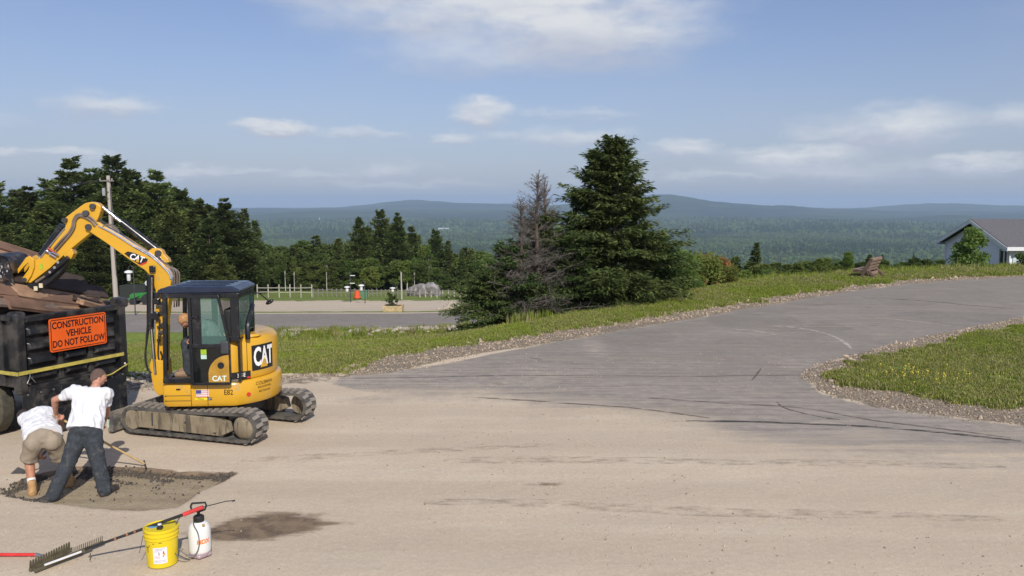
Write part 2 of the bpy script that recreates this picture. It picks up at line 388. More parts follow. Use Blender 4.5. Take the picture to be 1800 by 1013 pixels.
    t.put(b.inputs['Normal'], t.bump(h, .55, .022))
    return m
GM = ground_material()

def build_ground():
    def axis(parts):
        out = []
        for a, b, s in parts: out += list(np.arange(a, b-1e-6, s))
        return np.array(out+[parts[-1][1]])
    xs = axis([(-150, -60, 5), (-60, -24, 1.5), (-24, -9.5, .3), (-9.5, -3.4, .05), (-3.4, 12, .12), (12, 30, .25), (30, 60, 1.), (60, 160, 5)])
    ys = axis([(-30, 2, 4), (2, 6, .5), (6, 8.6, .12), (8.6, 11.8, .055), (11.8, 30, .14), (30, 50, .22), (50, 66, .45), (66, 110, .9), (110, 260, 5)])
    X, Y = np.meshgrid(xs, ys); Z = H(X, Y)
    dR = sdist(ROAD, X, Y); dL = sdist(LAWN, X, Y); dI = sdist(ISLAND, X, Y); dG = sdist(ISLG, X, Y); dP = sdist(PATCH, X, Y)
    T = tcoord(X, Y)
    # masks
    f1 = fract(X, Y, .8, 3); f2 = fract(X, Y, 3., 9)
    side = dR.copy()
    # soft edge at the dusty side (near yard), hard edge at the verges
    y_mid = np.interp(X, [p[0] for p in gp([(500, 690), (800, 702), (1060, 722), (1200, 752), (1400, 790), (1800, 812), (2100, 850)])], [p[1] for p in gp([(500, 690), (800, 702), (1060, 722), (1200, 752), (1400, 790), (1800, 812), (2100, 850)])])
    soft = np.clip(.5+(Y-y_mid)/2.6, 0, 1); hard = np.clip(.5+dR/.10, 0, 1)
    verge_side = ((dL > -2.5) | (dG > -1.0))
    A0 = np.where(verge_side, np.minimum(soft, hard), np.where(Y > y_mid-3, soft, 0)*np.clip(1.0-np.clip(-dL-60, 0, 1), 0, 1))
    A0 = np.where((X < G(600, 665).x) & (Y > 12), np.minimum(A0, np.clip(.55-(G(600, 665).x-X)*.35, 0, 1)), A0)
    lower_road = np.clip(.5+np.minimum(T-50.2, 61.5-T)/.4, 0, 1)*(Y > yc(X)+8)
    A0 = np.maximum(A0, lower_road)
    A1 = np.clip(.5+(dL+f2*.7+f1*.6)/.35, 0, 1)*(1-np.clip(.5+np.minimum(T-49.6, 62.6-T)/.3, 0, 1)*(Y > yc(X)+8))
    lot = np.clip(.5+np.minimum(T-64.5+f1, 88-T+f1*3)/1.0, 0, 1)*(Y > yc(X)+8)*(1-np.clip((X+6)/6, 0, 1)*np.clip((T-70)/8*-1+1, 0, 1))
    A1 = A1*(1-lot); A1 = np.maximum(A1, np.clip(.5+(dI+f2*.6+f1*.5)/.3, 0, 1))
    A2 = np.clip(.5+(dL+1.1)/.4, 0, 1)*(dL < .3)*(dR < .1)*(X > -12); A2 = np.maximum(A2, np.clip(.5+(dG+f2*.3)/.25, 0, 1)*(dR < .08))
    A2 = np.where((X < G(640, 650).x), A2*.55*(Y > 14), A2)
    # relief
    pin = np.clip(.5+(dP+f2*.05)/.06, 0, 1)
    Z = Z-.055*pin + .02*f1*(Y < 60) + .012*f2*np.clip(A1+A2+.4*(1-A0), 0, 1)
    Z += .05*np.clip(A1, 0, 1)*(T < 50)+.03*np.clip(A2, 0, 1)
    berm = np.exp(-((T-47.2)/1.4)**2)*.35*(Y > yc(X)+8)-np.exp(-((T-42.)/2.5)**2)*.45*(Y > yc(X)+8); Z += berm
    sp = G(462, 926); S = np.exp(-(((X-sp.x-.5*(Y-sp.y))/.66)**2+((Y-sp.y)/.40)**2))*1.45
    S2 = np.exp(-(((X-G(545, 917).x)/.55)**2+((Y-G(545, 922).y-(X-G(545, 922).x)*.1)/.09)**2)); S3 = np.exp(-(((X-G(955, 852).x)/.35)**2+((Y-G(955, 852).y)/.09)**2))*.8
    S = np.maximum(np.maximum(S, S2), S3); rim = np.exp(-(dP/.09)**2)*np.clip((Y-(10.45+.02*X))*3, 0, 1)*1.1; S = np.maximum(S, rim)
    DW = np.clip((1.25-(Y-y_mid)/6.5), 0, 1)*.9; DW = np.maximum(DW, .30*(fract(X, Y, .35, 55, 3) > -.05)); DW = np.where(Y > 30, .12, DW)
    for (u, v, rx, ry, a) in ((1045, 612, .35, 1.6, 1.1), (1300, 740, .9, .3, .9), (1310, 690, 1.6, 1.3, .8), (1400, 640, .8, 1.2, .8), (1180, 640, 1.5, 1., .7), (1310, 585, 1.6, .8, .6), (870, 680, 1.4, .5, .9), (1480, 600, .5, .8, .5)):
        c = G(u, v); DW = np.maximum(DW, a*np.exp(-(((X-c.x)/rx)**2+((Y-c.y)/ry)**2)))
    ma = np.stack([A0, A1, A2], -1).reshape(-1, 3); mb = np.stack([pin, S, DW*(Y < 48)], -1).reshape(-1, 3)
    V = np.stack([X, Y, Z], -1).reshape(-1, 3); nx, ny = len(xs), len(ys)
    i = (np.arange(ny-1)[:, None]*nx+np.arange(nx-1)[None, :]).ravel(); F = np.stack([i, i+1, i+1+nx, i+nx], 1)
    fa = ma[F].mean(1); fp = mb[F].mean(1); fc = V[F].mean(1)
    fT = tcoord(fc[:, 0], fc[:, 1]); low = (fc[:, 1] > yc(fc[:, 0])+8)
    cls = np.zeros(len(F), int)
    cls[fa[:, 0] > .5] = 1; cls[(fa[:, 2] > .5) & (fa[:, 0] < .6)] = 2; cls[fa[:, 1] > .5] = 3; cls[fp[:, 0] > .5] = 5
    cls[(cls == 1) & low] = 4; cls[(cls == 0) & low] = 6
    names = {0: 'dirt_yard', 1: 'asphalt_road', 2: 'gravel_verge', 3: 'lawn', 4: 'lower_road', 5: 'dug_patch', 6: 'gravel_lot'}
    for k, nm in names.items():
        sel = F[cls == k]
        if not len(sel): continue
        u, inv = np.unique(sel, return_inverse=True)
        me = np_mesh(nm, V[u], inv.reshape(sel.shape), [GM], smooth=True, attrs={'ma': ma[u], 'mb': mb[u]})
        tag(link(nm, me), kind='structure')
    return xs, ys, Z
gxs, gys, gZ = build_ground()
def gz(x, y):                            # built ground height, bilinear
    i = int(np.clip(np.searchsorted(gxs, x)-1, 0, len(gxs)-2)); j = int(np.clip(np.searchsorted(gys, y)-1, 0, len(gys)-2))
    a = min(1, max(0, (x-gxs[i])/(gxs[i+1]-gxs[i]))); b = min(1, max(0, (y-gys[j])/(gys[j+1]-gys[j])))
    return float((gZ[j, i]*(1-a)+gZ[j, i+1]*a)*(1-b)+(gZ[j+1, i]*(1-a)+gZ[j+1, i+1]*a)*b)
def gzv(x, y):
    i = np.clip(np.searchsorted(gxs, x)-1, 0, len(gxs)-2); j = np.clip(np.searchsorted(gys, y)-1, 0, len(gys)-2)
    a = np.clip((x-gxs[i])/(gxs[i+1]-gxs[i]), 0, 1); b = np.clip((y-gys[j])/(gys[j+1]-gys[j]), 0, 1)
    return (gZ[j, i]*(1-a)+gZ[j, i+1]*a)*(1-b)+(gZ[j+1, i]*(1-a)+gZ[j+1, i+1]*a)*b

# ------------------------------------------------------------------ far land and hills
def far_land():
    az = np.linspace(-1.15, 1.15, 420); r = np.geomspace(150, 25500, 300)
    R, Az = np.meshgrid(r, az); X = R*np.sin(Az); Y = R*np.cos(Az)
    Z = H(X, Y)+0.
    Z -= np.clip((330-R)/60, 0, 3)*2.0
    roll = fract(X, Y, 1/1400., 5, 4)*np.clip((R-1500)/2500, 0, 1)*34
    Z += roll; Z -= np.clip((R-13200)/9000, 0, 1)*330
    U = 900+FPX*np.tan(Az)
    def ridge(us, vs, d, wd):
        v = np.interp(U, us, vs); top = (355.-v)/FPX*d*1.0/np.cos(Az)*np.cos(Az)+CAMZ
        dd = Y-d; prof = np.exp(-(dd/wd)**2)
        return top, prof
    def add(Z, us, vs, d, wd, seed):
        top, prof = ridge(us, vs, d, wd); nz = fract(X, Y, 1/1500., seed, 5)*75
        return np.maximum(Z, -165+(top+165)*prof+nz*prof)
    Z = add(Z, [-600, 0, 300, 450, 520, 640, 700, 740, 790, 860, 900, 1000, 1100, 1200, 2400], [362, 362, 366, 364, 366, 362, 356, 355, 358, 359, 360, 362, 364, 366, 366], 11800, 1500, 11)
    Z = add(Z, [-600, 900, 1050, 1120, 1180, 1230, 1290, 1350, 1400, 1440, 1500, 1560, 1640, 1700, 1760, 1820, 2400], [374, 370, 356, 347, 344, 352, 357, 361, 360, 364, 368, 370, 371, 373, 374, 376, 380], 9300, 1300, 17)
    Z = add(Z, [-600, 1400, 1560, 1640, 1700, 1800, 1900, 2400], [378, 374, 366, 361, 359, 361, 364, 370], 12300, 1500, 23)
    Z = add(Z, [-600, 1500, 1600, 1650, 1700, 1750, 1850, 2400], [400, 396, 386, 378, 373, 379, 388, 400], 7300, 800, 29)
    Z = add(Z, [-600, 440, 520, 600, 700, 800, 900, 1000, 2400], [372, 376, 374, 376, 373, 378, 374, 378, 392], 8200, 900, 31)
    bump = fract(X, Y, 1/60., 41, 2)*np.clip((R-1200)/1500, 0, 1)*9; Z += bump
    V = np.stack([X, Y, Z], -1).reshape(-1, 3); nr, na = len(r), len(az)
    i = (np.arange(na-1)[:, None]*nr+np.arange(nr-1)[None, :]).ravel(); F = np.stack([i, i+nr, i+nr+1, i+1], 1)
    m, t, b = new_mat('far_forest')
    p = t.pos()
    big = t.noise(t.vmath('MULTIPLY', p, (.6, 1.6, 1)), .0011, 5, .65); md = t.noise(t.vmath('MULTIPLY', p, (.5, 1.5, 1)), .005, 5, .65); fn = t.noise(p, .045, 4, .7)
    c = t.mix(t.ramp(big, .38, .62), (.014, .026, .012), (.062, .092, .030))
    c = t.mix(t.ramp(md, .5, .68, 0, .7), c, (.07, .10, .035))
    c = t.mix(t.ramp(fn, .35, .65, 0, .55), c, (.012, .022, .009))
    field = t.math('MULTIPLY', t.ramp(t.noise(t.vmath('MULTIPLY', p, (.5, 1, 1)), .0023, 2, .5), .66, .69), .6)
    c = t.mix(field, c, (.13, .16, .06))
    t.put(b.inputs['Base Color'], c); b.inputs['Roughness'].default_value = 1; b.inputs['Specular IOR Level'].default_value = 0
    me = np_mesh('far_terrain', V, F, [m], smooth=True); tag(link('hills', me), kind='structure')
    return r, az, Z
far_r, far_az, far_Z = far_land()
def farz(x, y):
    R = np.hypot(x, y); A = np.arctan2(x, y)
    i = np.clip(np.searchsorted(far_r, R)-1, 0, len(far_r)-2); j = np.clip(np.searchsorted(far_az, A)-1, 0, len(far_az)-2)
    a = np.clip((R-far_r[i])/(far_r[i+1]-far_r[i]), 0, 1); b = np.clip((A-far_az[j])/(far_az[j+1]-far_az[j]), 0, 1)
    return (far_Z[j, i]*(1-a)+far_Z[j, i+1]*a)*(1-b)+(far_Z[j+1, i]*(1-a)+far_Z[j+1, i+1]*a)*b

def haze():
    m = bpy.data.materials.new('haze_air'); m.use_nodes = True; t = NT(m.node_tree); t.n.clear()
    out = t.new('ShaderNodeOutputMaterial'); v = t.new('ShaderNodeVolumePrincipled')
    v.inputs['Color'].default_value = (.60, .77, 1.0, 1); v.inputs['Density'].default_value = 8.2e-5; v.inputs['Anisotropy'].default_value = 0.0
    t.lk(v.outputs[0], out.inputs['Volume'])
    mb = MB(); mb.box((0, 12000, -172), (60000, 36000, 656)); o = mb.build('haze', m); o['kind'] = 'stuff'
haze()

# ------------------------------------------------------------------ scatter (stuff only)
def scatter(name, pts, rots, scls, protos, label, kind='stuff', idx=None):
    pc = bpy.data.collections.new(name+'_kinds')
    for o in protos: pc.objects.link(o)
    me = bpy.data.meshes.new(name); me.vertices.add(len(pts)); me.vertices.foreach_set('co', np.asarray(pts, np.float32).ravel())
    a = me.attributes.new('rot', 'FLOAT_VECTOR', 'POINT'); a.data.foreach_set('vector', np.asarray(rots, np.float32).ravel())
    a = me.attributes.new('scl', 'FLOAT_VECTOR', 'POINT'); a.data.foreach_set('vector', np.asarray(scls, np.float32).ravel())
    a = me.attributes.new('pick', 'INT', 'POINT'); a.data.foreach_set('value', (idx if idx is not None else rng.integers(0, len(protos), len(pts))).astype(np.int32))
    o = link(name, me)
    ng = bpy.data.node_groups.new(name, 'GeometryNodeTree'); ng.interface.new_socket('Geometry', in_out='INPUT', socket_type='NodeSocketGeometry'); ng.interface.new_socket('Geometry', in_out='OUTPUT', socket_type='NodeSocketGeometry')
    N = ng.nodes; L = ng.links; gi = N.new('NodeGroupInput'); go = N.new('NodeGroupOutput'); ip = N.new('GeometryNodeInstanceOnPoints'); ci = N.new('GeometryNodeCollectionInfo')
    ci.inputs['Collection'].default_value = pc; ci.inputs['Separate Children'].default_value = True; ci.inputs['Reset Children'].default_value = True
    def na(nm, typ):
        n = N.new('GeometryNodeInputNamedAttribute'); n.data_type = typ; n.inputs['Name'].default_value = nm; return n.outputs['Attribute']
    L.new(gi.outputs[0], ip.inputs['Points']); L.new(ci.outputs[0], ip.inputs['Instance']); ip.inputs['Pick Instance'].default_value = True
    L.new(na('pick', 'INT'), ip.inputs['Instance Index']); L.new(na('rot', 'FLOAT_VECTOR'), ip.inputs['Rotation']); L.new(na('scl', 'FLOAT_VECTOR'), ip.inputs['Scale'])
    L.new(ip.outputs[0], go.inputs[0]); md = o.modifiers.new('scatter', 'NODES'); md.node_group = ng
    tag(o, label, kind=kind); return o
def proto(name, me): return bpy.data.objects.new(name, me)

def leaf_mat(name, cols, trans=.25, rough=.75, rnd=.35):
    m, t, b = new_mat(name); out = t.n['Material Output']
    tint = t.attr('tint').outputs['Fac']; oi = t.new('ShaderNodeObjectInfo').outputs['Random']
    c = t.mix(t.ramp(tint, 0, 1, 0, 1, False), cols[0], cols[1])
    if len(cols) > 2: c = t.mix(t.ramp(tint, .86, .95), c, cols[2])
    hsv = t.new('ShaderNodeHueSaturation'); t.put(hsv.inputs['Color'], c)
    t.put(hsv.inputs['Value'], t.ramp(oi, 0, 1, 1-rnd, 1+rnd, False)); t.put(hsv.inputs['Hue'], t.ramp(t.math('FRACT', t.math('MULTIPLY', oi, 7.3)), 0, 1, .485, .515, False))
    c = hsv.outputs[0]
    t.put(b.inputs['Base Color'], c); b.inputs['Roughness'].default_value = rough; b.inputs['Specular IOR Level'].default_value = .25
    tr = t.new('ShaderNodeBsdfTranslucent'); t.put(tr.inputs[0], c); mx = t.new('ShaderNodeMixShader'); mx.inputs[0].default_value = trans
    t.lk(b.outputs[0], mx.inputs[1]); t.lk(tr.outputs[0], mx.inputs[2]); t.lk(mx.outputs[0], out.inputs[0])
    return m

def blob_crown(seed, conical=False):
    r_ = np.random.default_rng(seed); bm = bmesh.new(); bmesh.ops.create_icosphere(bm, subdivisions=2, radius=1)
    for v in bm.verts:
        n = 1+.35*noise.noise(v.co*2.1+Vector((seed*3., 0, 0)))
        v.co *= n
        if conical:
            k = (v.co.z+1)/2; v.co.x *= max(.08, 1.1-k); v.co.y *= max(.08, 1.1-k); v.co.z *= 1.5
    me = bpy.data.meshes.new('far_crown'); bm.to_mesh(me); bm.free()
    a = me.attributes.new('tint', 'FLOAT', 'POINT'); a.data.foreach_set('value', r_.random(len(me.vertices)).astype(np.float32))
    return me
FARLEAF = leaf_mat('valley_canopy', [(.034, .056, .018), (.066, .098, .030)], 0., 1., .55)
FARLEAF2 = leaf_mat('valley_evergreen', [(.018, .034, .014), (.032, .052, .020)], 0., 1., .35)
def valley_forest():
    pr = []
    for s in range(5):
        me = blob_crown(s, s >= 3); me.materials.append(FARLEAF2 if s >= 3 else FARLEAF); pr.append(proto('far_crown_%d' % s, me))
    parts = []
    for r0, r1, sp, k in ((175, 700, 9.5, 1.0), (700, 1500, 14, 1.5), (1500, 4300, 10.5, 1.12), (4300, 6500, 22, 2.0)):
        n = int((r1*r1-r0*r0)/2*1.32/(sp*sp)); R = np.sqrt(rng.random(n)*(r1*r1-r0*r0)+r0*r0); A = (rng.random(n)-.5)*1.32
        X = R*np.sin(A); Y = R*np.cos(A); parts.append((X, Y, np.full(n, sp*.62)))
    X = np.concatenate([p[0] for p in parts]); Y = np.concatenate([p[1] for p in parts]); S = np.concatenate([p[2] for p in parts])
    dens = fract(X, Y, 1/420., 77, 3); keep = (dens > -.62) & ~((np.hypot(X, Y) < 260) & (Y < 200)); X, Y, S = X[keep], Y[keep], S[keep]; dens = dens[keep]
    Z = farz(X, Y); Z = np.where(np.hypot(X, Y) < 400, H(X, Y), Z)
    sc = S*(.7+.6*rng.random(len(X))); sv = np.stack([sc, sc, sc*(.8+.5*rng.random(len(X)))], 1)
    rot = np.zeros((len(X), 3)); rot[:, 2] = rng.random(len(X))*6.28
    ev = fract(X, Y, 1/300., 91, 3)+.25*rng.standard_normal(len(X)); idx = np.where(ev > .12, rng.integers(3, 5, len(X)), rng.integers(0, 3, len(X)))
    scatter('valley_forest', np.stack([X, Y, Z+sc*.5], 1), rot, sv, pr, 'wooded valley floor of pale green and dark evergreen crowns running to the blue hills', idx=idx)
valley_forest()

# ------------------------------------------------------------------ tree generators
BARK = mat('bark', (.11, .085, .065), .95, var=.35, sc=9, bump=.6, bsc=30, spec=.1)
BARKG = mat('bark_grey', (.23, .20, .185), .95, var=.3, sc=9, bump=.5, bsc=30, spec=.1)
BIRCH = mat('bark_birch', (.50, .48, .44), .9, var=.2, sc=5, spec=.1)
PINE = leaf_mat('pine_needles', [(.075, .112, .038), (.19, .225, .060)], .4, .8)
SPRUCE = leaf_mat('hemlock_needles', [(.055, .095, .030), (.135, .185, .048), (.21, .25, .075)], .3, .8, .12)
DECID = leaf_mat('broad_leaves', [(.075, .115, .028), (.155, .20, .048)], .4, .7)
DECLT = leaf_mat('light_leaves', [(.13, .20, .04), (.22, .30, .07)], .4, .7, .15)
REDLF = leaf_mat('turning_leaves', [(.10, .14, .03), (.20, .22, .045), (.36, .16, .07)], .3, .7, .12)
ORNG = leaf_mat('rust_leaves', [(.30, .12, .06), (.36, .22, .07), (.14, .15, .04)], .3, .7, .1)
def sprays(B, D, S, L, Wd, droop=.18, seed=0):
    D = D/np.linalg.norm(D, axis=1, keepdims=True); S = S-D*(S*D).sum(1, keepdims=True); S /= np.linalg.norm(S, axis=1, keepdims=True)+1e-9
    L = L[:, None]; Wd = Wd[:, None]; n = len(B)
    N = np.cross(D, S)
    v0 = B; v1 = B+.45*L*D+Wd*S-droop*Wd*N; v2 = B+L*D; v3 = B+.45*L*D-Wd*S-droop*Wd*N
    V = np.stack([v0, v1, v2, v3], 1).reshape(-1, 3); i = np.arange(n)*4
    F = np.concatenate([np.stack([i, i+1, i+2], 1), np.stack([i, i+2, i+3], 1)])
    tint = np.repeat(np.random.default_rng(seed).random(n), 4)
    return V, F, tint
def limb_tubes(P0, P1, r0, r1, bend=None, n=4):
    out_v, out_f = [], []; k = 0
    for a, b, ra, rb in zip(P0, P1, r0, r1):
        M, L = frame(Vector(a), Vector(b))
        for z, r in ((0, ra), (L, rb)):
            for i in range(n): out_v.append(M @ Vector((r*math.cos(2*PI*i/n), r*math.sin(2*PI*i/n), z)))
        for i in range(n): out_f.append((k+i, k+(i+1) % n, k+n+(i+1) % n, k+n+i))
        k += 2*n
    return np.array([tuple(v) for v in out_v]), np.array(out_f)
def conifer(name, seed, Ht, R, nb, ns, sl, sw, prof, base=.06, droop=.25, clump=0., leaf=None, bark=None, up=.5, gap=0., lean=0., var=.55, spread=.38):
    r = np.random.default_rng(seed); leaf = leaf or PINE; bark = bark or BARK
    if clump:      # whorls
        nw = int(nb/5); wh = base+(1-base)*(np.linspace(0, .985, nw)+r.normal(0, .008, nw)); t = np.repeat(wh, 5)[:nb]+r.normal(0, .006, nb)
    else: t = base+(1-base)*r.random(nb)**.95
    t = np.clip(t, base, .99); az = r.random(nb)*6.283; L = R*prof(t)*(1.17-var+var*r.random(nb))
    if gap: L *= np.where(r.random(nb) < gap, .35, 1.)
    side_bias = 1+.22*np.sin(az*1.+seed)+.15*np.sin(az*3+t*9+seed*2); L = np.maximum(L*side_bias, .1*sl)
    lx = lean*Ht*t**2; hz = Ht*t; dh = np.stack([np.cos(az), np.sin(az), 0*az], 1); el = -.10+(up+.10)*t**1.4+r.normal(0, .08, nb)
    b0 = np.stack([lx, 0*lx, hz], 1)
    k = np.clip((ns*(L/R+.12)).astype(int), 4, None); bi = np.repeat(np.arange(nb), k); n = len(bi)
    s = .12+.88*r.random(n)**.75
    if clump: s = np.clip(np.round(s*5)/5+r.normal(0, .05, n), .1, 1.02)
    Lb = L[bi]; d = dh[bi]; side = np.stack([-d[:, 1], d[:, 0], 0*s], 1)
    pos = b0[bi]+d*(Lb*s)[:, None]; pos[:, 2] += Lb*s*np.tan(el[bi])-droop*Lb*s*s
    w_ = r.uniform(-1, 1, n)*spread*Lb*(1-.55*s)*(s > .15); pos += side*w_[:, None]; pos[:, 2] += r.normal(0, .035+.05*(clump > 0), n)*Lb-abs(w_)*.12
    D = d*r.uniform(.3, 1.2, n)[:, None]+side*(np.sign(w_)*r.uniform(.1, 1., n))[:, None]; D[:, 2] += r.normal(-.12 if not clump else .3, .3, n)
    S = np.cross(D, np.array([0, 0, 1.]))+r.normal(0, .45, (n, 3))
    V, F, ti = sprays(pos, D, S, sl*r.uniform(.55, 1.25, n), sw*r.uniform(.6, 1.3, n), .25, seed)
    # leader tuft
    crown = np_mesh(name+'_crown', V, F, [leaf], attrs={'tint': ti})
    e = b0+dh*(L*.85)[:, None]; e[:, 2] += L*.85*np.tan(el)-droop*L*.72
    tv, tf = limb_tubes(b0, e, np.clip(L*.018, .008, .09), np.full(nb, .006), n=3)
    zz = np.linspace(-.4/Ht, 1, 9); pts = [(lean*Ht*max(q, 0)**2, 0, q*Ht) for q in zz]; mb = MB(); mb.tube(pts, Ht*.017+.03, 8, .012)
    V2 = np.array([tuple(v) for v in mb.v]); F2 = [f for f in mb.f if len(f) == 4]
    TV = np.concatenate([V2, tv]); TF = [list(f) for f in F2]
    TFn = np.concatenate([np.array(TF), tf+len(V2)]); trunk = np_mesh(name+'_trunk', TV, TFn, [bark], smooth=True)
    return trunk, crown
def broadleaf(name, seed, Ht, R, nbl, nl, ls, leaf=None, bark=None, z0=.12, cone=0., stems=1):
    r = np.random.default_rng(seed); leaf = leaf or DECID; bark = bark or BARKG
    c = r.normal(0, 1, (nbl, 3)); c /= np.linalg.norm(c, axis=1, keepdims=True); c *= r.random((nbl, 1))**.4
    f = (c[:, 2]+1)/2; C = np.stack([c[:, 0]*R*(1-cone*f)*.8, c[:, 1]*R*(1-cone*f)*.8, Ht*(z0+(1-z0)*(f*.88+.02))], 1)
    br = R*r.uniform(.22, .46, nbl)*(1-cone*f*.6); bi = r.integers(0, nbl, nl)
    o = r.normal(0, 1, (nl, 3)); o /= np.linalg.norm(o, axis=1, keepdims=True); rad = br[bi]*r.random(nl)**.33
    pos = C[bi]+o*rad[:, None]*np.array([1.15, 1.15, .72]); pos[:, 2] = np.maximum(pos[:, 2], Ht*z0*.5)
    D = o+r.normal(0, .6, (nl, 3)); D[:, 2] -= .2; S = r.normal(0, 1, (nl, 3))
    V, F, ti = sprays(pos, D, S, ls*r.uniform(.6, 1.3, nl), ls*.42*r.uniform(.6, 1.2, nl), .15, seed)
    ti = np.clip(ti*.6+np.repeat(r.random(nbl)[bi], 4)*.4, 0, 1)
    crown = np_mesh(name+'_crown', V, F, [leaf], attrs={'tint': ti})
    mb = MB()
    for s in range(stems):
        ox, oy = (0, 0) if stems == 1 else (r.normal(0, .12), r.normal(0, .12)); top = C[r.integers(nbl)]
        mb.tube([(ox*.3, oy*.3, -.3), (ox, oy, Ht*.2), (ox*2+top[0]*.3, oy*2+top[1]*.3, Ht*.5), (top[0]*.5, top[1]*.5, Ht*.86)], (Ht*.016+.012)/math.sqrt(stems), 6, .008)
    for q in range(min(nbl, 14)):
        a = Vector((0, 0, max(.1*Ht, C[q][2]*.55))); mb.tube([a, (a+Vector(C[q]))/2+Vector((0, 0, -.03*Ht)), C[q]], Ht*.005+.005, 4, .004)
    V2 = np.array([tuple(v) for v in mb.v]); F2 = np.array([f for f in mb.f if len(f) == 4]); trunk = np_mesh(name+'_trunk', V2, F2, [bark], smooth=True)
    return trunk, crown
def plant(kind, meshes, x, y, z, s, label, cat, group=None, rz=None, sz=None):
    o = thing(kind, (x, y, z), label, cat, group); o.scale = (s, s, sz or s); o.rotation_euler.z = random.uniform(0, 6.28) if rz is None else rz
    for nm, me in zip(('trunk', 'crown'), meshes):
        c = bpy.data.objects.new(nm, me); COL.objects.link(c); c.parent = o
    return o
# ------------------------------------------------------------------ vegetation
pine_prof = lambda t: np.clip(np.where(t < .35, .75+.7*t, 1.0-.98*((t-.35)/.65)**1.15), .10, 1)
spruce_prof = lambda t: np.clip(1.0-.97*t**1.05, .05, 1)
hem_prof = lambda t: np.clip(1.02-.93*t**1.3, .10, 1)
NAT = {}
def reg(k, me, Ht): NAT[k] = (me, Ht)
for s in range(4): reg('pine%d' % s, conifer('pine', 10+s, 16, 4.4+.3*s, 165, 170, .58, .135, pine_prof, base=.04, droop=.10, clump=1, up=.55, gap=.08), 16)
for s in range(2): reg('fir%d' % s, conifer('fir', 20+s, 12, 2.8+.5*s, 190, 75, .60, .14, spruce_prof, base=.02, droop=.22, up=.55), 12)
for s in range(4): reg('leafy%d' % s, broadleaf('leafy', 30+s, 12, 3.1, 26, 6500, .42, z0=.10, cone=.35), 12)
reg('pale0', broadleaf('pale', 35, 12, 2.7, 22, 5200, .40, leaf=DECLT, bark=BIRCH, z0=.22, cone=.3), 12)
reg('turning0', broadleaf('turning', 36, 8, 2.6, 22, 5200, .36, leaf=REDLF, z0=.1, cone=.25), 8)
def tree_top(kind, key, u, v, y, label, cat, group=None, wid=1.0, dz=0.):
    me, Hn = NAT[key]; top = P(u, v, y); z = Hs(top.x, y)-.25+dz; h = max(top.z-z, 1.2); s = h/Hn
    return plant(kind, me, top.x, y, z, s*wid, label, cat, group, sz=s)
# left pine grove: tall ones one can tell apart
tallp = [(-28, 300, 84, 'pine1', 'tall dark pine at the far left edge of the photograph'),
         (48, 332, 92, 'pine0', 'lower pine with a rounded top at the left, above the truck load'),
         (122, 281, 88, 'pine2', 'tall layered pine with spreading flat boughs behind the utility pole'),
         (196, 276, 96, 'pine3', 'tallest bushy-headed pine right behind the top of the utility pole'),
         (158, 300, 90, 'pine0', 'pine filling the gap between the two tallest pines'),
         (228, 300, 92, 'pine1', 'pine shouldering the right side of the tallest pine'),
         (274, 303, 90, 'pine2', 'pointed pine right of the utility pole, above the curve of the boom'),
         (318, 334, 94, 'pine3', 'pine just right of the pointed pine'),
         (350, 352, 98, 'pine1', 'lower pine halfway down the sloping edge of the grove'),
         (392, 352, 88, 'pine0', 'wide rusty-tinted pine standing above the excavator cab roof'),
         (428, 368, 104, 'fir0', 'thin dark fir sticking out at the right end of the grove'),
         (448, 388, 108, 'fir1', 'small dark fir lowest at the right end of the grove')]
for u, v, y, k, lb in tallp: tree_top('pine_tree', k, u, v, y+14, lb, 'pine tree', wid=1.15 if u < 400 else .95)
# grove fillers
fil = [(-60, 345, 95), (-15, 365, 80), (20, 352, 88), (75, 358, 84), (95, 345, 96), (140, 352, 82), (180, 345, 84), (212, 350, 86), (250, 348, 86), (296, 356, 84), (335, 372, 84), (372, 385, 82), (412, 402, 86), (438, 430, 92),
       (85, 318, 96), (172, 305, 97), (214, 318, 97), (250, 322, 98), (298, 330, 98), (22, 335, 95), (336, 352, 98), (372, 362, 98), (408, 374, 100),
       (60, 398, 76), (110, 405, 78), (5, 400, 74), (160, 410, 79), (285, 400, 80), (238, 415, 84), (330, 425, 82), (385, 440, 80), (350, 405, 88), (-120, 330, 90), (-170, 300, 85), (-240, 320, 92)]
for i, (u, v, y) in enumerate(fil):
    tree_top('pine_tree', 'pine%d' % (i % 4), u+random.uniform(-6, 6), v, y+17, 'pine, %s left grove, %s' % ('upper' if v < 380 else 'lower', 'left of the utility pole, above the truck load' if u < 185 else 'between the utility pole and the boom elbow' if u < 290 else 'above the excavator cab'), 'pine tree', 'pines massed in the left grove', wid=1.15)
lows = [(-10, 440, 70), (50, 430, 72), (130, 452, 76), (245, 458, 88), (300, 455, 90), (345, 470, 92), (400, 470, 92), (430, 470, 96)]
for i, (u, v, y) in enumerate(lows):
    tree_top('leafy_tree', 'leafy%d' % (i % 4), u, v, max(y+12, 97), 'leafy tree at the foot of the left grove, %s' % ('behind the truck load' if u < 190 else 'behind the boom and cab'), 'tree', 'leafy trees at the foot of the left grove', wid=1.3)
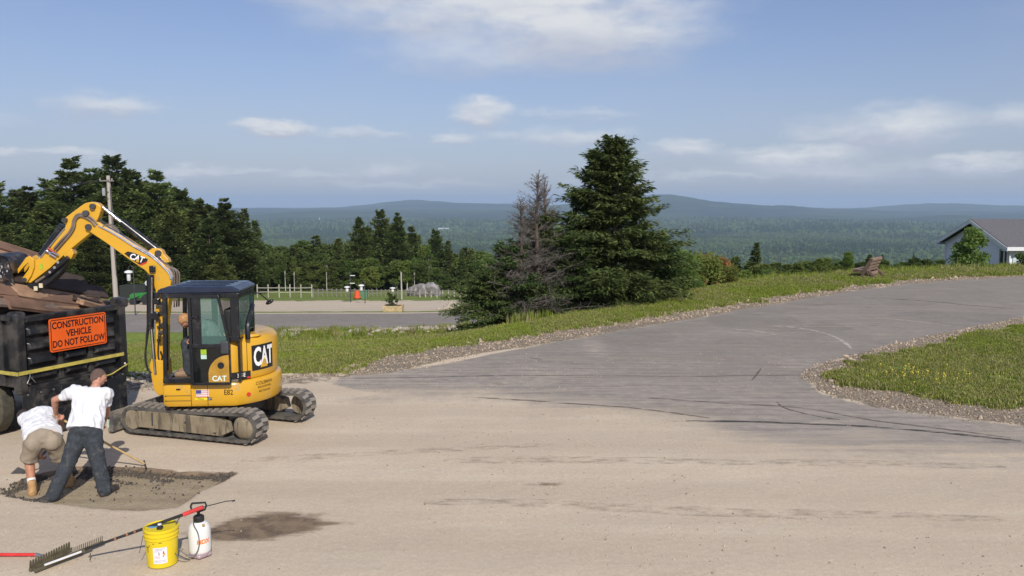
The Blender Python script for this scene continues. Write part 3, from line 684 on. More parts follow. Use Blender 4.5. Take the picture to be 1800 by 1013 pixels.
# middle belt
mid = [(630, 384, 120, 'pine1', 'tall ragged pine, leftmost of the trio above the lower road'),
       (667, 371, 122, 'pine3', 'tallest of the trio of ragged pines above the lower road'),
       (700, 377, 120, 'pine0', 'ragged pine, right one of the trio above the lower road'),
       (722, 400, 124, 'pine2', 'pine leaning against the right side of the pine trio'),
       (765, 405, 132, 'pine1', 'slim pine standing apart right of the pine trio'),
       (788, 424, 128, 'fir1', 'dark pointed fir right of the slim pine'),
       (812, 440, 118, 'fir0', 'dark fir left of the half-dead hemlock'),
       (648, 402, 126, 'pine2', 'pine wedged between the left and the tallest of the pine trio')]
for u, v, y, k, lb in mid: tree_top('pine_tree', k, u, v, y, lb, 'pine tree', wid=.95)
tree_top('small_tree', 'turning0', 652, 462, 112, 'small tree with yellowing and rust-spotted leaves behind the white lanterns', 'tree', wid=1.1)
tree_top('pale_tree', 'pale0', 745, 425, 122, 'pale green birch with white stems right of the pine trio', 'tree', wid=.9)
n = 0
for u in list(range(450, 870, 15)):
    for row, (y, v0) in enumerate(((150, 420), (132, 434), (117, 458))):
        uu = u+random.uniform(-8, 8); v = v0+random.uniform(-8, 9)+(10 if 760 < u else 0)-(6 if 590 < u < 740 else 0)
        k = ['leafy%d' % (n % 4), 'leafy%d' % ((n+1) % 4), 'fir%d' % (n % 2), 'pale0'][[0, 1, 2, 3][random.choices(range(4), [5, 4, 3, 1])[0]]]
        tree_top('leafy_tree' if 'fir' not in k else 'fir_tree', k, uu, v, y+random.uniform(-4, 4), '%s, %s belt row, %s' % ({'l': 'broad leafy tree', 'f': 'dark pointed fir', 'p': 'pale green tree'}[k[0]], ['back', 'middle', 'front'][row], 'just right of the excavator' if u < 500 else 'behind the low fence left of lanterns' if u < 590 else 'around the pine trio' if u < 720 else 'behind the two boulders' if u < 790 else 'left of the half-dead hemlock'), 'tree', 'mixed belt of trees behind the fence', wid=1.25)
        n += 1
reg('birch0', broadleaf('birch', 37, 12, 1.5, 10, 1500, .40, leaf=DECID, bark=BIRCH, z0=.55, cone=.3), 12)
for i, (u, v, y, lb) in enumerate(((500, 446, 114, 'thin pale birch nearest the excavator in the tree belt'), (516, 450, 115, 'second thin pale birch right of the excavator in the tree belt'), (573, 448, 114, 'thin pale birch left of the pine trio'), (743, 432, 116, 'left one of two pale birches right of the pine trio'), (753, 428, 116, 'right one of two pale birches right of the pine trio'), (728, 452, 113, 'short birch stem beside the bare pole'))):
    tree_top('birch_tree', 'birch0', u, v, y, lb, 'birch tree', wid=.8)
# small tree tops past the right crest
right = [(1292, 446, 66, 'leafy0', 1.0, 'round green tree just right of the rusty shrubs'),
         (1330, 427, 64, 'fir1', .95, 'small pointed conifer standing up from the crest right of the rusty shrubs'),
         (1362, 458, 62, 'leafy2', 1.0, 'low green tree right of the small pointed conifer'),
         (1405, 462, 66, 'leafy1', 1.4, 'broad low leafy tree in the middle of the crest line'),
         (1450, 447, 66, 'leafy3', .95, 'dark round-headed tree left of the bright green sapling'),
         (1492, 437, 58, 'pale0', 1.0, 'bright green sapling left of the wooden bench'),
         (1532, 449, 68, 'leafy0', 1.3, 'dull green tree behind the wooden bench'),
         (1585, 454, 70, 'leafy2', 1.4, 'leafy tree just right of the wooden bench'),
         (1614, 452, 68, 'leafy3', 1.2, 'leafy tree halfway between the bench and the house'),
         (1642, 457, 66, 'leafy1', 1.2, 'leafy tree at the left corner of the grey house'),
         (1350, 468, 56, 'leafy3', 1.3, 'knee-high bush on the crest left of the grass rise'),
         (1435, 472, 56, 'leafy0', 1.5, 'low bush below the round-headed tree on the crest'),
         (1560, 463, 60, 'leafy1', 1.3, 'low bush behind the right end of the bench'),
         (1310, 470, 54, 'pale0', 1.5, 'yellow-green bush at the end of the shrub row')]
for u, v, y, k, wd, lb in right: tree_top('small_tree' if 'fir' not in k else 'fir_tree', k, u, v, y, lb, 'tree' if 'bush' not in lb else 'bush', wid=wd)
for i in range(26):
    u = 1285+i*14.5+random.uniform(-5, 5); k = ['leafy%d' % (i % 4), 'leafy%d' % ((i+1) % 4), 'turning0', 'fir%d' % (i % 2)][random.choices(range(4), [5, 4, 1, 2])[0]]
    tree_top('small_tree', k, u, 453+random.uniform(-7, 10), 60+random.uniform(-3, 8), 'leafy treetop just beyond the grassy crest, %s' % ('between the rusty shrubs and the round-headed tree' if u < 1440 else 'near the bench' if u < 1570 else 'between the bench and the house'), 'tree', 'treetops beyond the grassy crest', wid=1.5)
# hemlock group on the bank
HA = conifer('hemlock_a', 51, 8, 3.4, 470, 250, .25, .034, hem_prof, base=.0, droop=.10, leaf=SPRUCE, up=.95, gap=.12, lean=.01, var=.7, spread=.28)
HB = conifer('hemlock_b', 52, 7.5, 2.1, 200, 260, .24, .033, spruce_prof, base=.05, droop=.08, leaf=SPRUCE, up=1.0, gap=.2, var=.8, spread=.27)
HC = conifer('hemlock_c', 53, 4, 2.6, 180, 280, .24, .033, lambda t: np.clip(1.0-.8*t**1.7, .1, 1), base=.0, droop=.12, leaf=SPRUCE, up=.7, gap=.2, var=.75, spread=.28)
def hem(me, Hn, u, vtop, y, lb, wid=1., rz=0., dz=-.2):
    t = P(u, vtop, y); z = Hs(t.x, y)+dz; s = (t.z-z)/Hn; return plant('hemlock_tree', me, t.x, y, z, s*wid, lb, 'hemlock tree', rz=rz, sz=s)
hem(HA, 8, 1082, 254, 30.5, 'big dark green hemlock, tallest tree in the picture, on the bank beside the road', 1.22, 1.0)
hem(HB, 7.5, 1047, 266, 31.2, 'second hemlock leader with browning tip, left side of the big hemlock', 1.2, 2.2); hem(HB, 7.5, 1012, 335, 30.8, 'lower hemlock leader standing between the big hemlock and the dead one', 1.25, 4.4)
hem(HC, 4, 1153, 418, 32.2, 'shorter bushy hemlock on the right side of the big hemlock', .85, .5)
hem(HC, 4, 1010, 420, 29.6, 'bushy low hemlock in front of the big hemlock, left of its trunk', .78, 3.5)
hem(HB, 7.5, 1120, 340, 31.5, 'slim hemlock rising from the right shoulder of the big hemlock', .9, 5.)
hem(HC, 4, 893, 436, 29.5, 'low dense hemlock under the bare grey branches', 1.0, 1.9); hem(HC, 4, 952, 388, 30.4, 'dense hemlock filling the space between the dead branches and the big hemlock', .85, 2.6)
hem(HC, 4, 860, 478, 28.8, 'lowest hemlock bush, with a bough reaching left over the lower road', 1.0, 4.)
# half-dead hemlock: bare grey limbs and twigs
def dead_tree(name, seed, Ht, R, nb):
    r = np.random.default_rng(seed); P0 = []; P1 = []; a0 = []
    for i in range(nb):
        t = .08+.9*r.random(); az = r.random()*6.28; L = R*(1.02-t*.9)*r.uniform(.5, 1.15); el = .25+.7*t+r.normal(0, .15)
        b = np.array([0, 0, Ht*t]); d = np.array([math.cos(az)*math.cos(el), math.sin(az)*math.cos(el), math.sin(el)]); prev = b; rad = .012*L+.005
        for k in range(4):
            nx = prev+d*L/4; d = d+r.normal(0, .16, 3); d[2] -= .04; d /= np.linalg.norm(d); P0.append(prev); P1.append(nx); a0.append(rad*(1-k*.2)); prev = nx
            for q in range(5):
                dd = d+r.normal(0, .75, 3); dd /= np.linalg.norm(dd); st = prev-(prev-b)*.0-d*L/4*r.random(); l2 = L*r.uniform(.08, .26); e = st+dd*l2; P0.append(st); P1.append(e); a0.append(.0045)
                for q2 in range(2):
                    d3 = dd+r.normal(0, .8, 3); d3 /= np.linalg.norm(d3); s3 = st+dd*l2*r.random(); P0.append(s3); P1.append(s3+d3*l2*.55); a0.append(.003)
    V, F = limb_tubes(P0, P1, a0, [x*.55 for x in a0], n=3)
    mb = MB(); mb.tube([(0, 0, -.3), (.02, 0, Ht*.3), (-.03, .02, Ht*.7), (.02, 0, Ht)], .10, 6, .01); V2 = np.array([tuple(v) for v in mb.v]); F2 = np.array([f for f in mb.f if len(f) == 4])
    return np_mesh(name, V2, F2, [BARK], smooth=True), np_mesh(name+'_limbs', V, F, [mat('dead_twigs', (.19, .165, .145), .95, var=.3, spec=.1)])
DT = dead_tree('dead', 5, 5.6, 1.9, 150)
def dead(u, v, y, w_, lb, rz=0.):
    t = P(u, v, y); z = Hs(t.x, y)-.2; s = (t.z-z)/5.6; o = thing('dead_tree', (t.x, y, z), lb, 'dead tree'); o.scale = (s*w_, s*w_, s); o.rotation_euler.z = rz
    for nm, me in zip(('trunk', 'branches'), DT):
        c = bpy.data.objects.new(nm, me); COL.objects.link(c); c.parent = o
dead(945, 306, 29.6, 1.5, 'dead hemlock with bare grey-brown twigs, left of the big hemlock')
dead(958, 318, 30.2, 1.2, 'second bare grey treetop close behind the dead hemlock', 2.)
dead(915, 350, 29.2, 1.4, 'lower bare branches at the left of the dead hemlock', 4.)
dead(1056, 262, 31.0, .5, 'dry brown twigs showing near the tip of the second hemlock leader', 1.)
# shrubs
SH = [broadleaf('shrub_a', 61, 2.6, 1.5, 26, 5200, .15, leaf=REDLF, z0=.05, stems=4), broadleaf('shrub_b', 62, 2.6, 1.4, 24, 5000, .15, leaf=DECLT, z0=.05, stems=4), broadleaf('shrub_c', 63, 2.6, 1.3, 22, 4200, .15, leaf=ORNG, z0=.25, stems=4)]
def shrub(u, v, y, k, wd, lb):
    t = P(u, v, y); z = Hs(t.x, y)-.1; s = (t.z-z)/2.6; plant('shrub', SH[k], t.x, y, z, s*wd, lb, 'shrub', sz=s)
shrub(1196, 440, 36.0, 1, 1.0, 'tall yellow-green shrub behind the right edge of the hemlocks'); shrub(1222, 440, 37.6, 0, 1.0, 'bushy yellowing shrub, highest of the row'); shrub(1252, 450, 39.0, 2, .7, 'rusty shrub between the yellowing one and the grass'); shrub(1188, 462, 34.6, 1, .8, 'light green shrub touching the right foot of the hemlocks'); shrub(1205, 444, 36.5, 0, .95, 'green and yellow shrub, first of the row right of the hemlocks')
shrub(1233, 440, 37.5, 0, 1.1, 'yellow-tinged shrub in the middle of the row'); shrub(1243, 444, 38.8, 2, .55, 'rust-red topped shrub in the middle of the row')
shrub(1264, 449, 38.6, 2, .85, 'rust-red shrub at the right end of the row'); shrub(1275, 462, 38.2, 0, 1.1, 'low green shrub with rusty tips at the right end of the row'); shrub(1290, 484, 39.0, 1, .8, 'small yellow-green shrub closing the row on the grass'); shrub(1218, 474, 35.6, 1, .8, 'low light green shrub in front of the yellow-tinged one')
# tree and planting by the house
HT = broadleaf('house_tree', 70, 3.3, 1.7, 34, 5200, .17, leaf=DECLT, z0=.04, cone=.72)
t = P(1711, 394, 50.5); z = Hs(t.x, 50.5)-.1; plant('young_tree', HT, t.x, 50.5, z, (t.z-z)/3.3*.98, 'young bright green tree with a pointed crown in front of the grey gable', 'tree', rz=.4)
def tuft_mesh(name, seed, nb, h, w, spread, m, curl=.4):
    r = np.random.default_rng(seed); V = []; F = []; ti = []
    for i in range(nb):
        a = r.random()*6.28; bx, by = r.normal(0, spread, 2); hh = h*r.uniform(.5, 1.15); d = np.array([math.cos(a), math.sin(a)]); s = np.array([-d[1], d[0]])*w*r.uniform(.6, 1.3)
        l = curl*hh*r.uniform(.2, 1.2); k = len(V)
        V += [(bx-s[0], by-s[1], -.02), (bx+s[0], by+s[1], -.02), (bx+d[0]*l*.35+s[0]*.7, by+d[1]*l*.35+s[1]*.7, hh*.6), (bx+d[0]*l*.35-s[0]*.7, by+d[1]*l*.35-s[1]*.7, hh*.6), (bx+d[0]*l, by+d[1]*l, hh)]
        F += [(k, k+1, k+2), (k, k+2, k+3), (k+3, k+2, k+4)]; ti += [r.random()]*5
    return np_mesh(name, V, F, [m], attrs={'tint': ti})
GRASS = leaf_mat('grass_blades', [(.16, .21, .028), (.28, .33, .05), (.37, .33, .12)], .3, .8, .28)
GRASSD = leaf_mat('dry_grass', [(.24, .24, .08), (.36, .32, .15)], .25, .85, .25)
def scatter_grass():
    pr = [proto('tuft', tuft_mesh('tuft', s, 16, .085, .0075, .05, GRASS)) for s in range(4)]+[proto('dry_tuft', tuft_mesh('dry', 9, 14, .10, .006, .05, GRASSD))]
    # near lawn and island
    def pts(n, x0, x1, y0, y1, fn):
        X = rng.uniform(x0, x1, n); Y = rng.uniform(y0, y1, n); k = fn(X, Y); return X[k], Y[k]
    X1, Y1 = pts(150000, 5, 22, 12.5, 24, lambda X, Y: (sdist(ISLAND, X, Y)+fract(X, Y, 3., 9)*.6+fract(X, Y, .8, 3)*.5 > -.02) & (fract(X, Y, 1.3, 66) < .42) & (np.abs(np.arctan2(X, Y)) < .66))
    def lawnf(X, Y): return (sdist(LAWN, X, Y)+fract(X, Y, 3., 9)*.7+fract(X, Y, .8, 3)*.6 > 0) & (fract(X, Y, .9, 66) < .44) & (np.abs(np.arctan2(X, Y)) < .62) & (tcoord(X, Y) < 47.5) & (rng.random(len(X)) < np.clip(26./Y, .25, 1)**1.5)
    X2, Y2 = pts(520000, -16, 32, 16, 52, lawnf)
    X = np.concatenate([X1, X2]); Y = np.concatenate([Y1, Y2]); Z = gzv(X, Y)
    far = np.clip(Y/26, .9, 1.9); dryn = fract(X, Y, .5, 21, 3); sc = far*rng.uniform(.6, 1.35, len(X))*(1+.35*fract(X, Y, .9, 5)); sc = np.where(Y < 25, sc*1.0, sc)
    rot = np.zeros((len(X), 3)); rot[:, 2] = rng.random(len(X))*6.28; rot[:, 0] = rng.normal(0, .12, len(X))
    idx = np.where(dryn+rng.normal(0, .12, len(X)) > .18, 4, rng.integers(0, 4, len(X)))
    scatter('grass', np.stack([X, Y, Z], 1), rot, np.stack([sc*1.15, sc*1.15, sc*.62], 1), pr, 'short green and yellowing grass on the banks and the island beside the road', idx=idx)
    # taller weeds: swale, crest, foot of trees
    wp = [proto('weed', tuft_mesh('weed', 40+s, 22, .38, .016, .12, GRASS if s else GRASSD, .35)) for s in range(3)]
    X, Y = pts(26000, -16, 40, 18, 66, lambda X, Y: (sdist(LAWN, X, Y) > 1.2) & (((tcoord(X, Y) > 38) & (tcoord(X, Y) < 49.5)) | ((X > 0) & (Y-yc(X) > 2.2) & (Y-yc(X) < 10))) & (fract(X, Y, .6, 33)+.1*rng.standard_normal(len(X)) > -.12))
    sc = rng.uniform(.5, 1.2, len(X)); rot = np.zeros((len(X), 3)); rot[:, 2] = rng.random(len(X))*6.28
    scatter('tall_weeds', np.stack([X, Y, gzv(X, Y)], 1), rot, np.stack([sc, sc, sc], 1), wp, 'taller weeds along the ditch and under the trees on the bank')
    # yellow wild flowers on the island
    fm = mat('yellow_petals', (.55, .45, .05), .7); bm = bmesh.new(); bmesh.ops.create_icosphere(bm, subdivisions=1, radius=.018, matrix=Matrix.Translation((0, 0, .12))); bmesh.ops.create_cone(bm, segments=3, radius1=.002, radius2=.002, depth=.12, matrix=Matrix.Translation((0, 0, .06)), cap_ends=False)
    me = bpy.data.meshes.new('flower'); bm.to_mesh(me); bm.free(); me.materials.append(fm); c = G(1625, 672); n = 55
    X = c.x+rng.normal(0, .55, n); Y = c.y+rng.normal(0, .5, n); rot = np.zeros((n, 3)); sc = rng.uniform(.7, 1.2, (n, 1))*np.ones((1, 3))
    scatter('wild_flowers', np.stack([X, Y, gzv(X, Y)], 1), rot, sc, [proto('flower', me)], 'small yellow wild flowers in the grass of the island')
scatter_grass()
STONE = None
def rock_mesh(seed, sub=1, col=None, name='stone', flat=.7):
    bm = bmesh.new(); bmesh.ops.create_icosphere(bm, subdivisions=sub, radius=1)
    for v in bm.verts:
        v.co *= 1+.5*noise.noise(v.co*1.3+Vector((seed*5.1, 0, 0))); v.co.z *= flat
    me = bpy.data.meshes.new(name); bm.to_mesh(me); bm.free(); me.materials.append(col); return me
def stone_mat(name, a, b_, rnd=.4):
    m, t, b = new_mat(name); oi = t.new('ShaderNodeObjectInfo').outputs['Random']; n = t.noise(t.new('ShaderNodeTexCoord').outputs['Object'], 2.5, 3)
    c = t.mix(oi, a, b_); c = t.mix(t.math('MULTIPLY', n, .18), c, (.40, .34, .27)); t.put(b.inputs['Base Color'], c); b.inputs['Roughness'].default_value = .9; return m
def stones():
    SM = stone_mat('verge_stone', (.22, .165, .11), (.54, .43, .31)); DK = stone_mat('asphalt_crumb', (.020, .018, .016), (.085, .07, .055)); LT = stone_mat('ditch_stone', (.26, .22, .17), (.48, .43, .36))
    pr = [proto('stone', rock_mesh(s, 1, SM)) for s in range(5)]
    n = 420000; X = rng.uniform(-10, 34, n); Y = rng.uniform(11, 48, n)
    dL = sdist(LAWN, X, Y); dG = sdist(ISLG, X, Y); dI = sdist(ISLAND, X, Y); dR = sdist(ROAD, X, Y)
    nf = fract(X, Y, 1.0, 71)*.9; v1 = (dL+nf > -.95) & (dL < .25) & (dR < .12) & (X > G(560, 665).x-3.5); v2 = (dG+nf*.5 > -.10) & (dI < .15+abs(nf)*.5) & (dR < .15)
    p = np.clip(17./Y, .25, 1)**1.2
    k = (v1 | v2) & (rng.random(n) < p) & (fract(X, Y, 1.1, 13) > -.42); X, Y = X[k], Y[k]
    s = (.008+.020*rng.random(len(X))**3)*np.clip(Y/18, 1, 1.7); big = rng.random(len(X)) < .012; s = np.where(big, s*2.6, s)
    rot = rng.random((len(X), 3))*6.28; scatter('verge_gravel', np.stack([X, Y, gzv(X, Y)+s*.2], 1), rot, np.stack([s, s*rng.uniform(.6, 1.2, len(X)), s*.8], 1), pr, 'loose tan gravel and stones along the edges of the asphalt')
    # pebbles strewn on the yard
    n = 16000; X = rng.uniform(-10, 14, n); Y = rng.uniform(7.2, 20, n); k = (sdist(LAWN, X, Y) < -.2) & (sdist(PATCH, X, Y) < -.1) & (fract(X, Y, .5, 3)+.3*rng.random(n) > .14); X, Y = X[k], Y[k]; s = .004+.011*rng.random(len(X))**4
    scatter('yard_pebbles', np.stack([X, Y, gzv(X, Y)+s*.3], 1), rng.random((len(X), 3))*6.28, np.stack([s]*3, 1), pr, 'small pebbles strewn over the dusty yard')
    # broken asphalt crumbs at the far rim of the dug patch
    dk = [proto('crumb', rock_mesh(20+s, 1, DK, 'crumb', .6)) for s in range(4)]
    X = []; Y = []; S_ = []
    rimpx = [((2, 866), (62, 838), 420, .10), ((62, 838), (130, 826), 260, .08), ((125, 826), (235, 828), 700, .10), ((235, 830), (300, 842), 240, .06), ((250, 828), (345, 836), 260, .05), ((345, 836), (408, 833), 260, .05), ((375, 838), (392, 838), 110, .05), ((10, 872), (85, 884), 130, .03), ((130, 832), (240, 846), 160, .05), ((60, 862), (330, 866), 70, .30), ((120, 850), (380, 846), 60, .2)]
    for a, b, m_, sg in rimpx:
        A, B = G(*a), G(*b); t_ = rng.random(m_); X += list(A.x+(B.x-A.x)*t_+rng.normal(0, sg*.5, m_)); Y += list(A.y+(B.y-A.y)*t_+rng.normal(0, sg*.62, m_)); S_ += list(.005+.017*rng.random(m_)**2.2)
    X, Y, S_ = map(np.array, (X, Y, S_)); scatter('asphalt_rubble', np.stack([X, Y, gzv(X, Y)+S_*.4], 1), rng.random((len(X), 3))*6.28, np.stack([S_*1.2, S_, S_*.8], 1), dk, 'broken black asphalt crumbs along the far rim of the dug patch')
    # stones in the ditch below the bank
    lt = [proto('stone', rock_mesh(30+s, 1, LT, 'stone', .8)) for s in range(4)]; n = 1500
    tx = rng.uniform(490, 800, n); a = G; X = []; Y = []
    for u in tx:
        y = 45.5+rng.normal(0, .45)+(u-490)*.006; r_ = ray(u, 590); X.append(r_.x/r_.y*y); Y.append(y+ .6)
    X = np.array(X); Y = np.array(Y); s = .05+.13*rng.random(n)**2; k = fract(X, Y, .5, 8) > -.15; X, Y, s = X[k], Y[k], s[k]
    scatter('ditch_stones', np.stack([X, Y, gzv(X, Y)+s*.3], 1), rng.random((len(X), 3))*6.28, np.stack([s]*3, 1), lt, 'pale stones lining the ditch between the lawn and the lower road')
    n = 700; X = rng.uniform(G(208, 664).x, G(300, 664).x, n); Y = rng.normal(17.3, .5, n); s = .012+.045*rng.random(n)**2.5
    scatter('pale_rubble', np.stack([X, Y, gzv(X, Y)+s*.3], 1), rng.random((n, 3))*6.28, np.stack([s]*3, 1), lt, 'pale rubble at the grass edge between the truck and the excavator')
stones()
# ------------------------------------------------------------------ structures in the middle distance
WHITE = mat('white_paint', (.72, .72, .70), .5, var=.05); WOODG = mat('weathered_rail', (.20, .185, .16), .85, var=.2, sc=20); WOODL = mat('pale_post', (.40, .37, .32), .85, var=.15)
BLK = mat('black_paint', (.018, .019, .021), .45, var=.3, sc=3); DARKG = mat('dark_grey_metal', (.05, .05, .055), .5, var=.2)
def utility_pole():
    b = P(203, 507, 88); b.z = Hs(b.x, 88)-.3; top = P(190, 309, 88)
    root = thing('utility_pole', b, 'weathered grey wooden utility pole rising in front of the left pine grove', 'utility pole')
    m, t, bs = new_mat('pole_wood'); p = t.pos(); n = t.noise(t.vmath('MULTIPLY', p, (6, 6, .5)), 1.5, 4); t.put(bs.inputs['Base Color'], t.mix(n, (.30, .255, .215), (.50, .45, .40))); bs.inputs['Roughness'].default_value = .9
    mb = MB(); mb.cyl((b.x, 88, b.z), (top.x+.0, 88, top.z), .27, .19, 12); mb.build('shaft', m, root, smooth=True)
    x, z = top.x+.05, top.z
    mb = MB(); mb.box((x-.1, 87.75, z-.55), (1.5, .1, .12)); mb.build('crossarm', WOODG, root)
    for dx in (-.75, .0, .5): mb = MB(); mb.lathe([(.02, 0), (.06, .02), (.05, .08), (.07, .1), (.03, .18), (.01, .2)], 8, Matrix.Translation((x+dx-.05, 87.75, z-.49))); mb.build('insulator', mat('porcelain', (.35, .33, .3), .3), root)
    mb = MB(); mb.cyl((x-.45, 87.7, z-2.1), (x-.45, 87.7, z-1.3), .16, .16, 10); mb.build('transformer_fuse', mat('grey_can', (.30, .31, .33), .4), root)
    mb = MB(); mb.box((x-.2, 87.7, z-1.7), (.5, .06, .06)); mb.build('bracket', DARKG, root); mb = MB(); mb.box((x-.2, 87.7, z-2.4), (.45, .05, .05)); mb.build('bracket', DARKG, root)
    mb = MB(); mb.tube([(x+.22, 87.75, z-1.2), (x+.25, 87.73, z-5), (top.x+.5, 87.7, b.z+3)], .035, 5); mb.build('conduit', DARKG, root)
    for i, (du, dv) in enumerate(((-.49, 0), (.3, -.25))):
        mb = MB(); a = Vector((x-.8+i*.9, 87.75, z-.4)); e = Vector((x-38, 99, z-1.5+i*.3)); mb.tube([a+(e-a)*k/12-Vector((0, 0, 1.2*4*(k/12)*(1-k/12))) for k in range(13)], .022, 4); o = mb.build('power_line', DARKG, None, tuple(a)); tag(o, ['upper', 'lower'][i]+' thin overhead wire running left from the top of the utility pole', 'power line')
utility_pole()
def rail_fence(x0, x1, n, y0, y1, h, label, pm, rm, name='rail_fence', rails=(.45, .9), tilt=0):
    xs = np.linspace(x0, x1, n); ys = np.linspace(y0, y1, n)
    root = thing(name, (x0, y0, gz(x0, y0)), label, 'fence')
    tops = [Vector((x, y, gz(x, y))) for x, y in zip(xs, ys)]
    pd = None
    for k, p in enumerate(tops):
        mb = MB(); hh = h*(1.22 if k % 3 == 0 and h > 1 else 1.0)
        if pd is None:
            mb.box((0, 0, hh/2-.1), (.11, .11, hh+.2)); me_ = bpy.data.meshes.new('post'); me_.from_pydata([tuple(v) for v in mb.v], [], mb.f); me_.materials.append(pm); pd = me_
        c = bpy.data.objects.new('post', pd); COL.objects.link(c); c.parent = root; c.location = p-ORG[root]
    for k in range(n-1):
        for r_ in rails:
            mb = MB(); mb.bar(tops[k]+Vector((.0, -.08, h*r_)), tops[k+1]+Vector((0, -.08, h*r_+random.uniform(-.04, .04))), .04, .075); mb.build('rail', rm, root)
def xu(u, y): r = ray(u, 500); return r.x/r.y*y
rail_fence(xu(452, 95), xu(548, 95), 6, 95, 95, 1.25, 'pale post-and-rail fence with tall square posts right behind the excavator', WOODL, WOODL, rails=(.9, .5))
rail_fence(xu(551, 97), xu(640, 97), 12, 97, 97, .95, 'low weathered rail fence left of the orange barrel', WOODG, WOODG, rails=(.85, .5))
rail_fence(xu(648, 97), xu(728, 98), 12, 97, 98, .85, 'low weathered rail fence between the green bin and the boulders', WOODG, WOODG, rails=(.85, .5))
rail_fence(xu(738, 95), xu(850, 93), 12, 95, 93, .9, 'pale rail fence right of the boulders at the end of the lot', WOODL, WOODG, rails=(.9, .5))
def house():
    X0 = 32.4; y0, y1 = 53.3, 62.0; zb, ze = -2.6, .84; ym = (y0+y1)/2; zr = 2.42
    root = thing('house', (X0, y0, zb), 'pale grey single-storey house with a white-trimmed gable and dark shingle roof', 'house')
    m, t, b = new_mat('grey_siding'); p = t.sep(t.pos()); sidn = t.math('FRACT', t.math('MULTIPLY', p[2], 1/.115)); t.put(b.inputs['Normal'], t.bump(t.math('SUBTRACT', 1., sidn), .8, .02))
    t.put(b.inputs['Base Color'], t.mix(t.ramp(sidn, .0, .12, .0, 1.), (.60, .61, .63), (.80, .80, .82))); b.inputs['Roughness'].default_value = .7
    roofm = mat('dark_shingle', (.125, .12, .125), .95, var=.3, sc=14, bump=.5, bsc=30)
    L = 26
    mb = MB(); mb.prism([(X0, y0+.45, zb), (X0, y1-.45, zb), (X0, y1-.45, ze-.05), (X0, ym, zr-.17), (X0, y0+.45, ze-.05)], (L, 0, 0)); mb.build('wall', m, root)
    for s, (ya, yb) in enumerate(((y0-.12, ym), (y1+.12, ym))):
        mb = MB(); mb.prism([(X0-.45, ya, ze-.12), (X0-.45, yb, zr), (X0-.45, yb, zr+.10), (X0-.45, ya, ze-.02)], (L+.9, 0, 0)); mb.build('roof', roofm, root)
        mb = MB(); sg = 1 if ya < yb else -1
        mb.prism([(X0-.50, ya-.02*sg, ze-.34), (X0-.50, yb, zr-.20), (X0-.50, yb, zr+.04), (X0-.50, ya-.02*sg, ze-.08)], (.045, 0, 0)); mb.build('rake_board', WHITE, root)
        mb = MB(); mb.box((X0+L/2, ya-.05*sg, ze-.16), (L+1, .06, .24)); mb.build('fascia', WHITE, root)
        mb = MB(); mb.box((X0-.12, ya+.28*sg, ze-.28), (.72, .62, .05)); mb.build('soffit_return', WHITE, root)
    mb = MB(); mb.box((X0-.02, y0+.45, (zb+ze)/2), (.12, .12, ze-zb-.1)); mb.box((X0-.02, y1-.45, (zb+ze)/2), (.12, .12, ze-zb-.1)); mb.build('corner_board', WHITE, root)
    mb = MB(); mb.box((X0-.03, ym-.1, 1.72), (.06, .34, .34)); mb.build('gable_vent', DARKG, root, bevel=.02)
    # twin casement window
    wy, wz, ww, wh = 54.15, -.02, 1.05, 1.18; w_ = MB(); gl = mat('window_glass', (.03, .035, .04), .08, var=.1)
    for yy, hh, dy, dz in ((0, 0, ww+.2, .1),): pass
    w_.box((X0-.03, wy, wz+wh/2+.05), (.08, ww+.2, .1)); w_.box((X0-.03, wy, wz-wh/2-.05), (.1, ww+.2, .1)); w_.box((X0-.03, wy-ww/2-.05, wz), (.08, .1, wh)); w_.box((X0-.03, wy+ww/2+.05, wz), (.08, .1, wh)); w_.box((X0-.03, wy, wz), (.08, .09, wh))
    wo = w_.build('window', WHITE, root)
    for s in (-1, 1): mb = MB(); mb.box((X0-.012, wy+s*ww/4, wz), (.02, ww/2-.09, wh)); mb.build('pane', gl, wo)
    # front side: pale door and trim at the near wall
    mb = MB(); mb.box((X0+.75, y0+.43, -.9), (.95, .08, 2.2)); d = mb.build('door', mat('pale_door', (.50, .60, .62), .5), root); mb = MB(); mb.box((X0+.4, y0+.36, -.9), (.05, .06, .1)); mb.build('handle', DARKG, d)
    for k in range(3):
        wx = X0+4+k*5; w_ = MB(); w_.box((wx, y0+.43, .45), (1.5, .08, .1)); w_.box((wx, y0+.43, -.75), (1.5, .1, .1)); w_.box((wx-.7, y0+.43, -.15), (.1, .08, 1.1)); w_.box((wx+.7, y0+.43, -.15), (.1, .08, 1.1)); wo = w_.build('window', WHITE, root); mb = MB(); mb.box((wx, y0+.44, -.15), (1.3, .03, 1.1)); mb.build('pane', gl, wo)
house()
p = P(1797, 463, 51.8); me = SH[1]; plant('shrub', broadleaf('dark_shrub', 88, 1.1, .75, 12, 2200, .1, leaf=SPRUCE, z0=.02), p.x+.2, 51.8, Hs(p.x, 51.8), 1.0, 'small dark round shrub at the near corner of the house, right edge', 'shrub')
for u, lb in ((1678, 'left clump of pale green lily leaves at the foot of the young tree'), (1723, 'right clump of pale green lily leaves at the foot of the young tree')):
    yy = 49.2; x = xu(u, yy); me = tuft_mesh('lily', u, 46, .62, .022, .16, DECLT, .5); o = link('lily_clump', me, None, (x, yy, gz(x, yy))); tag(o, lb, 'plant')
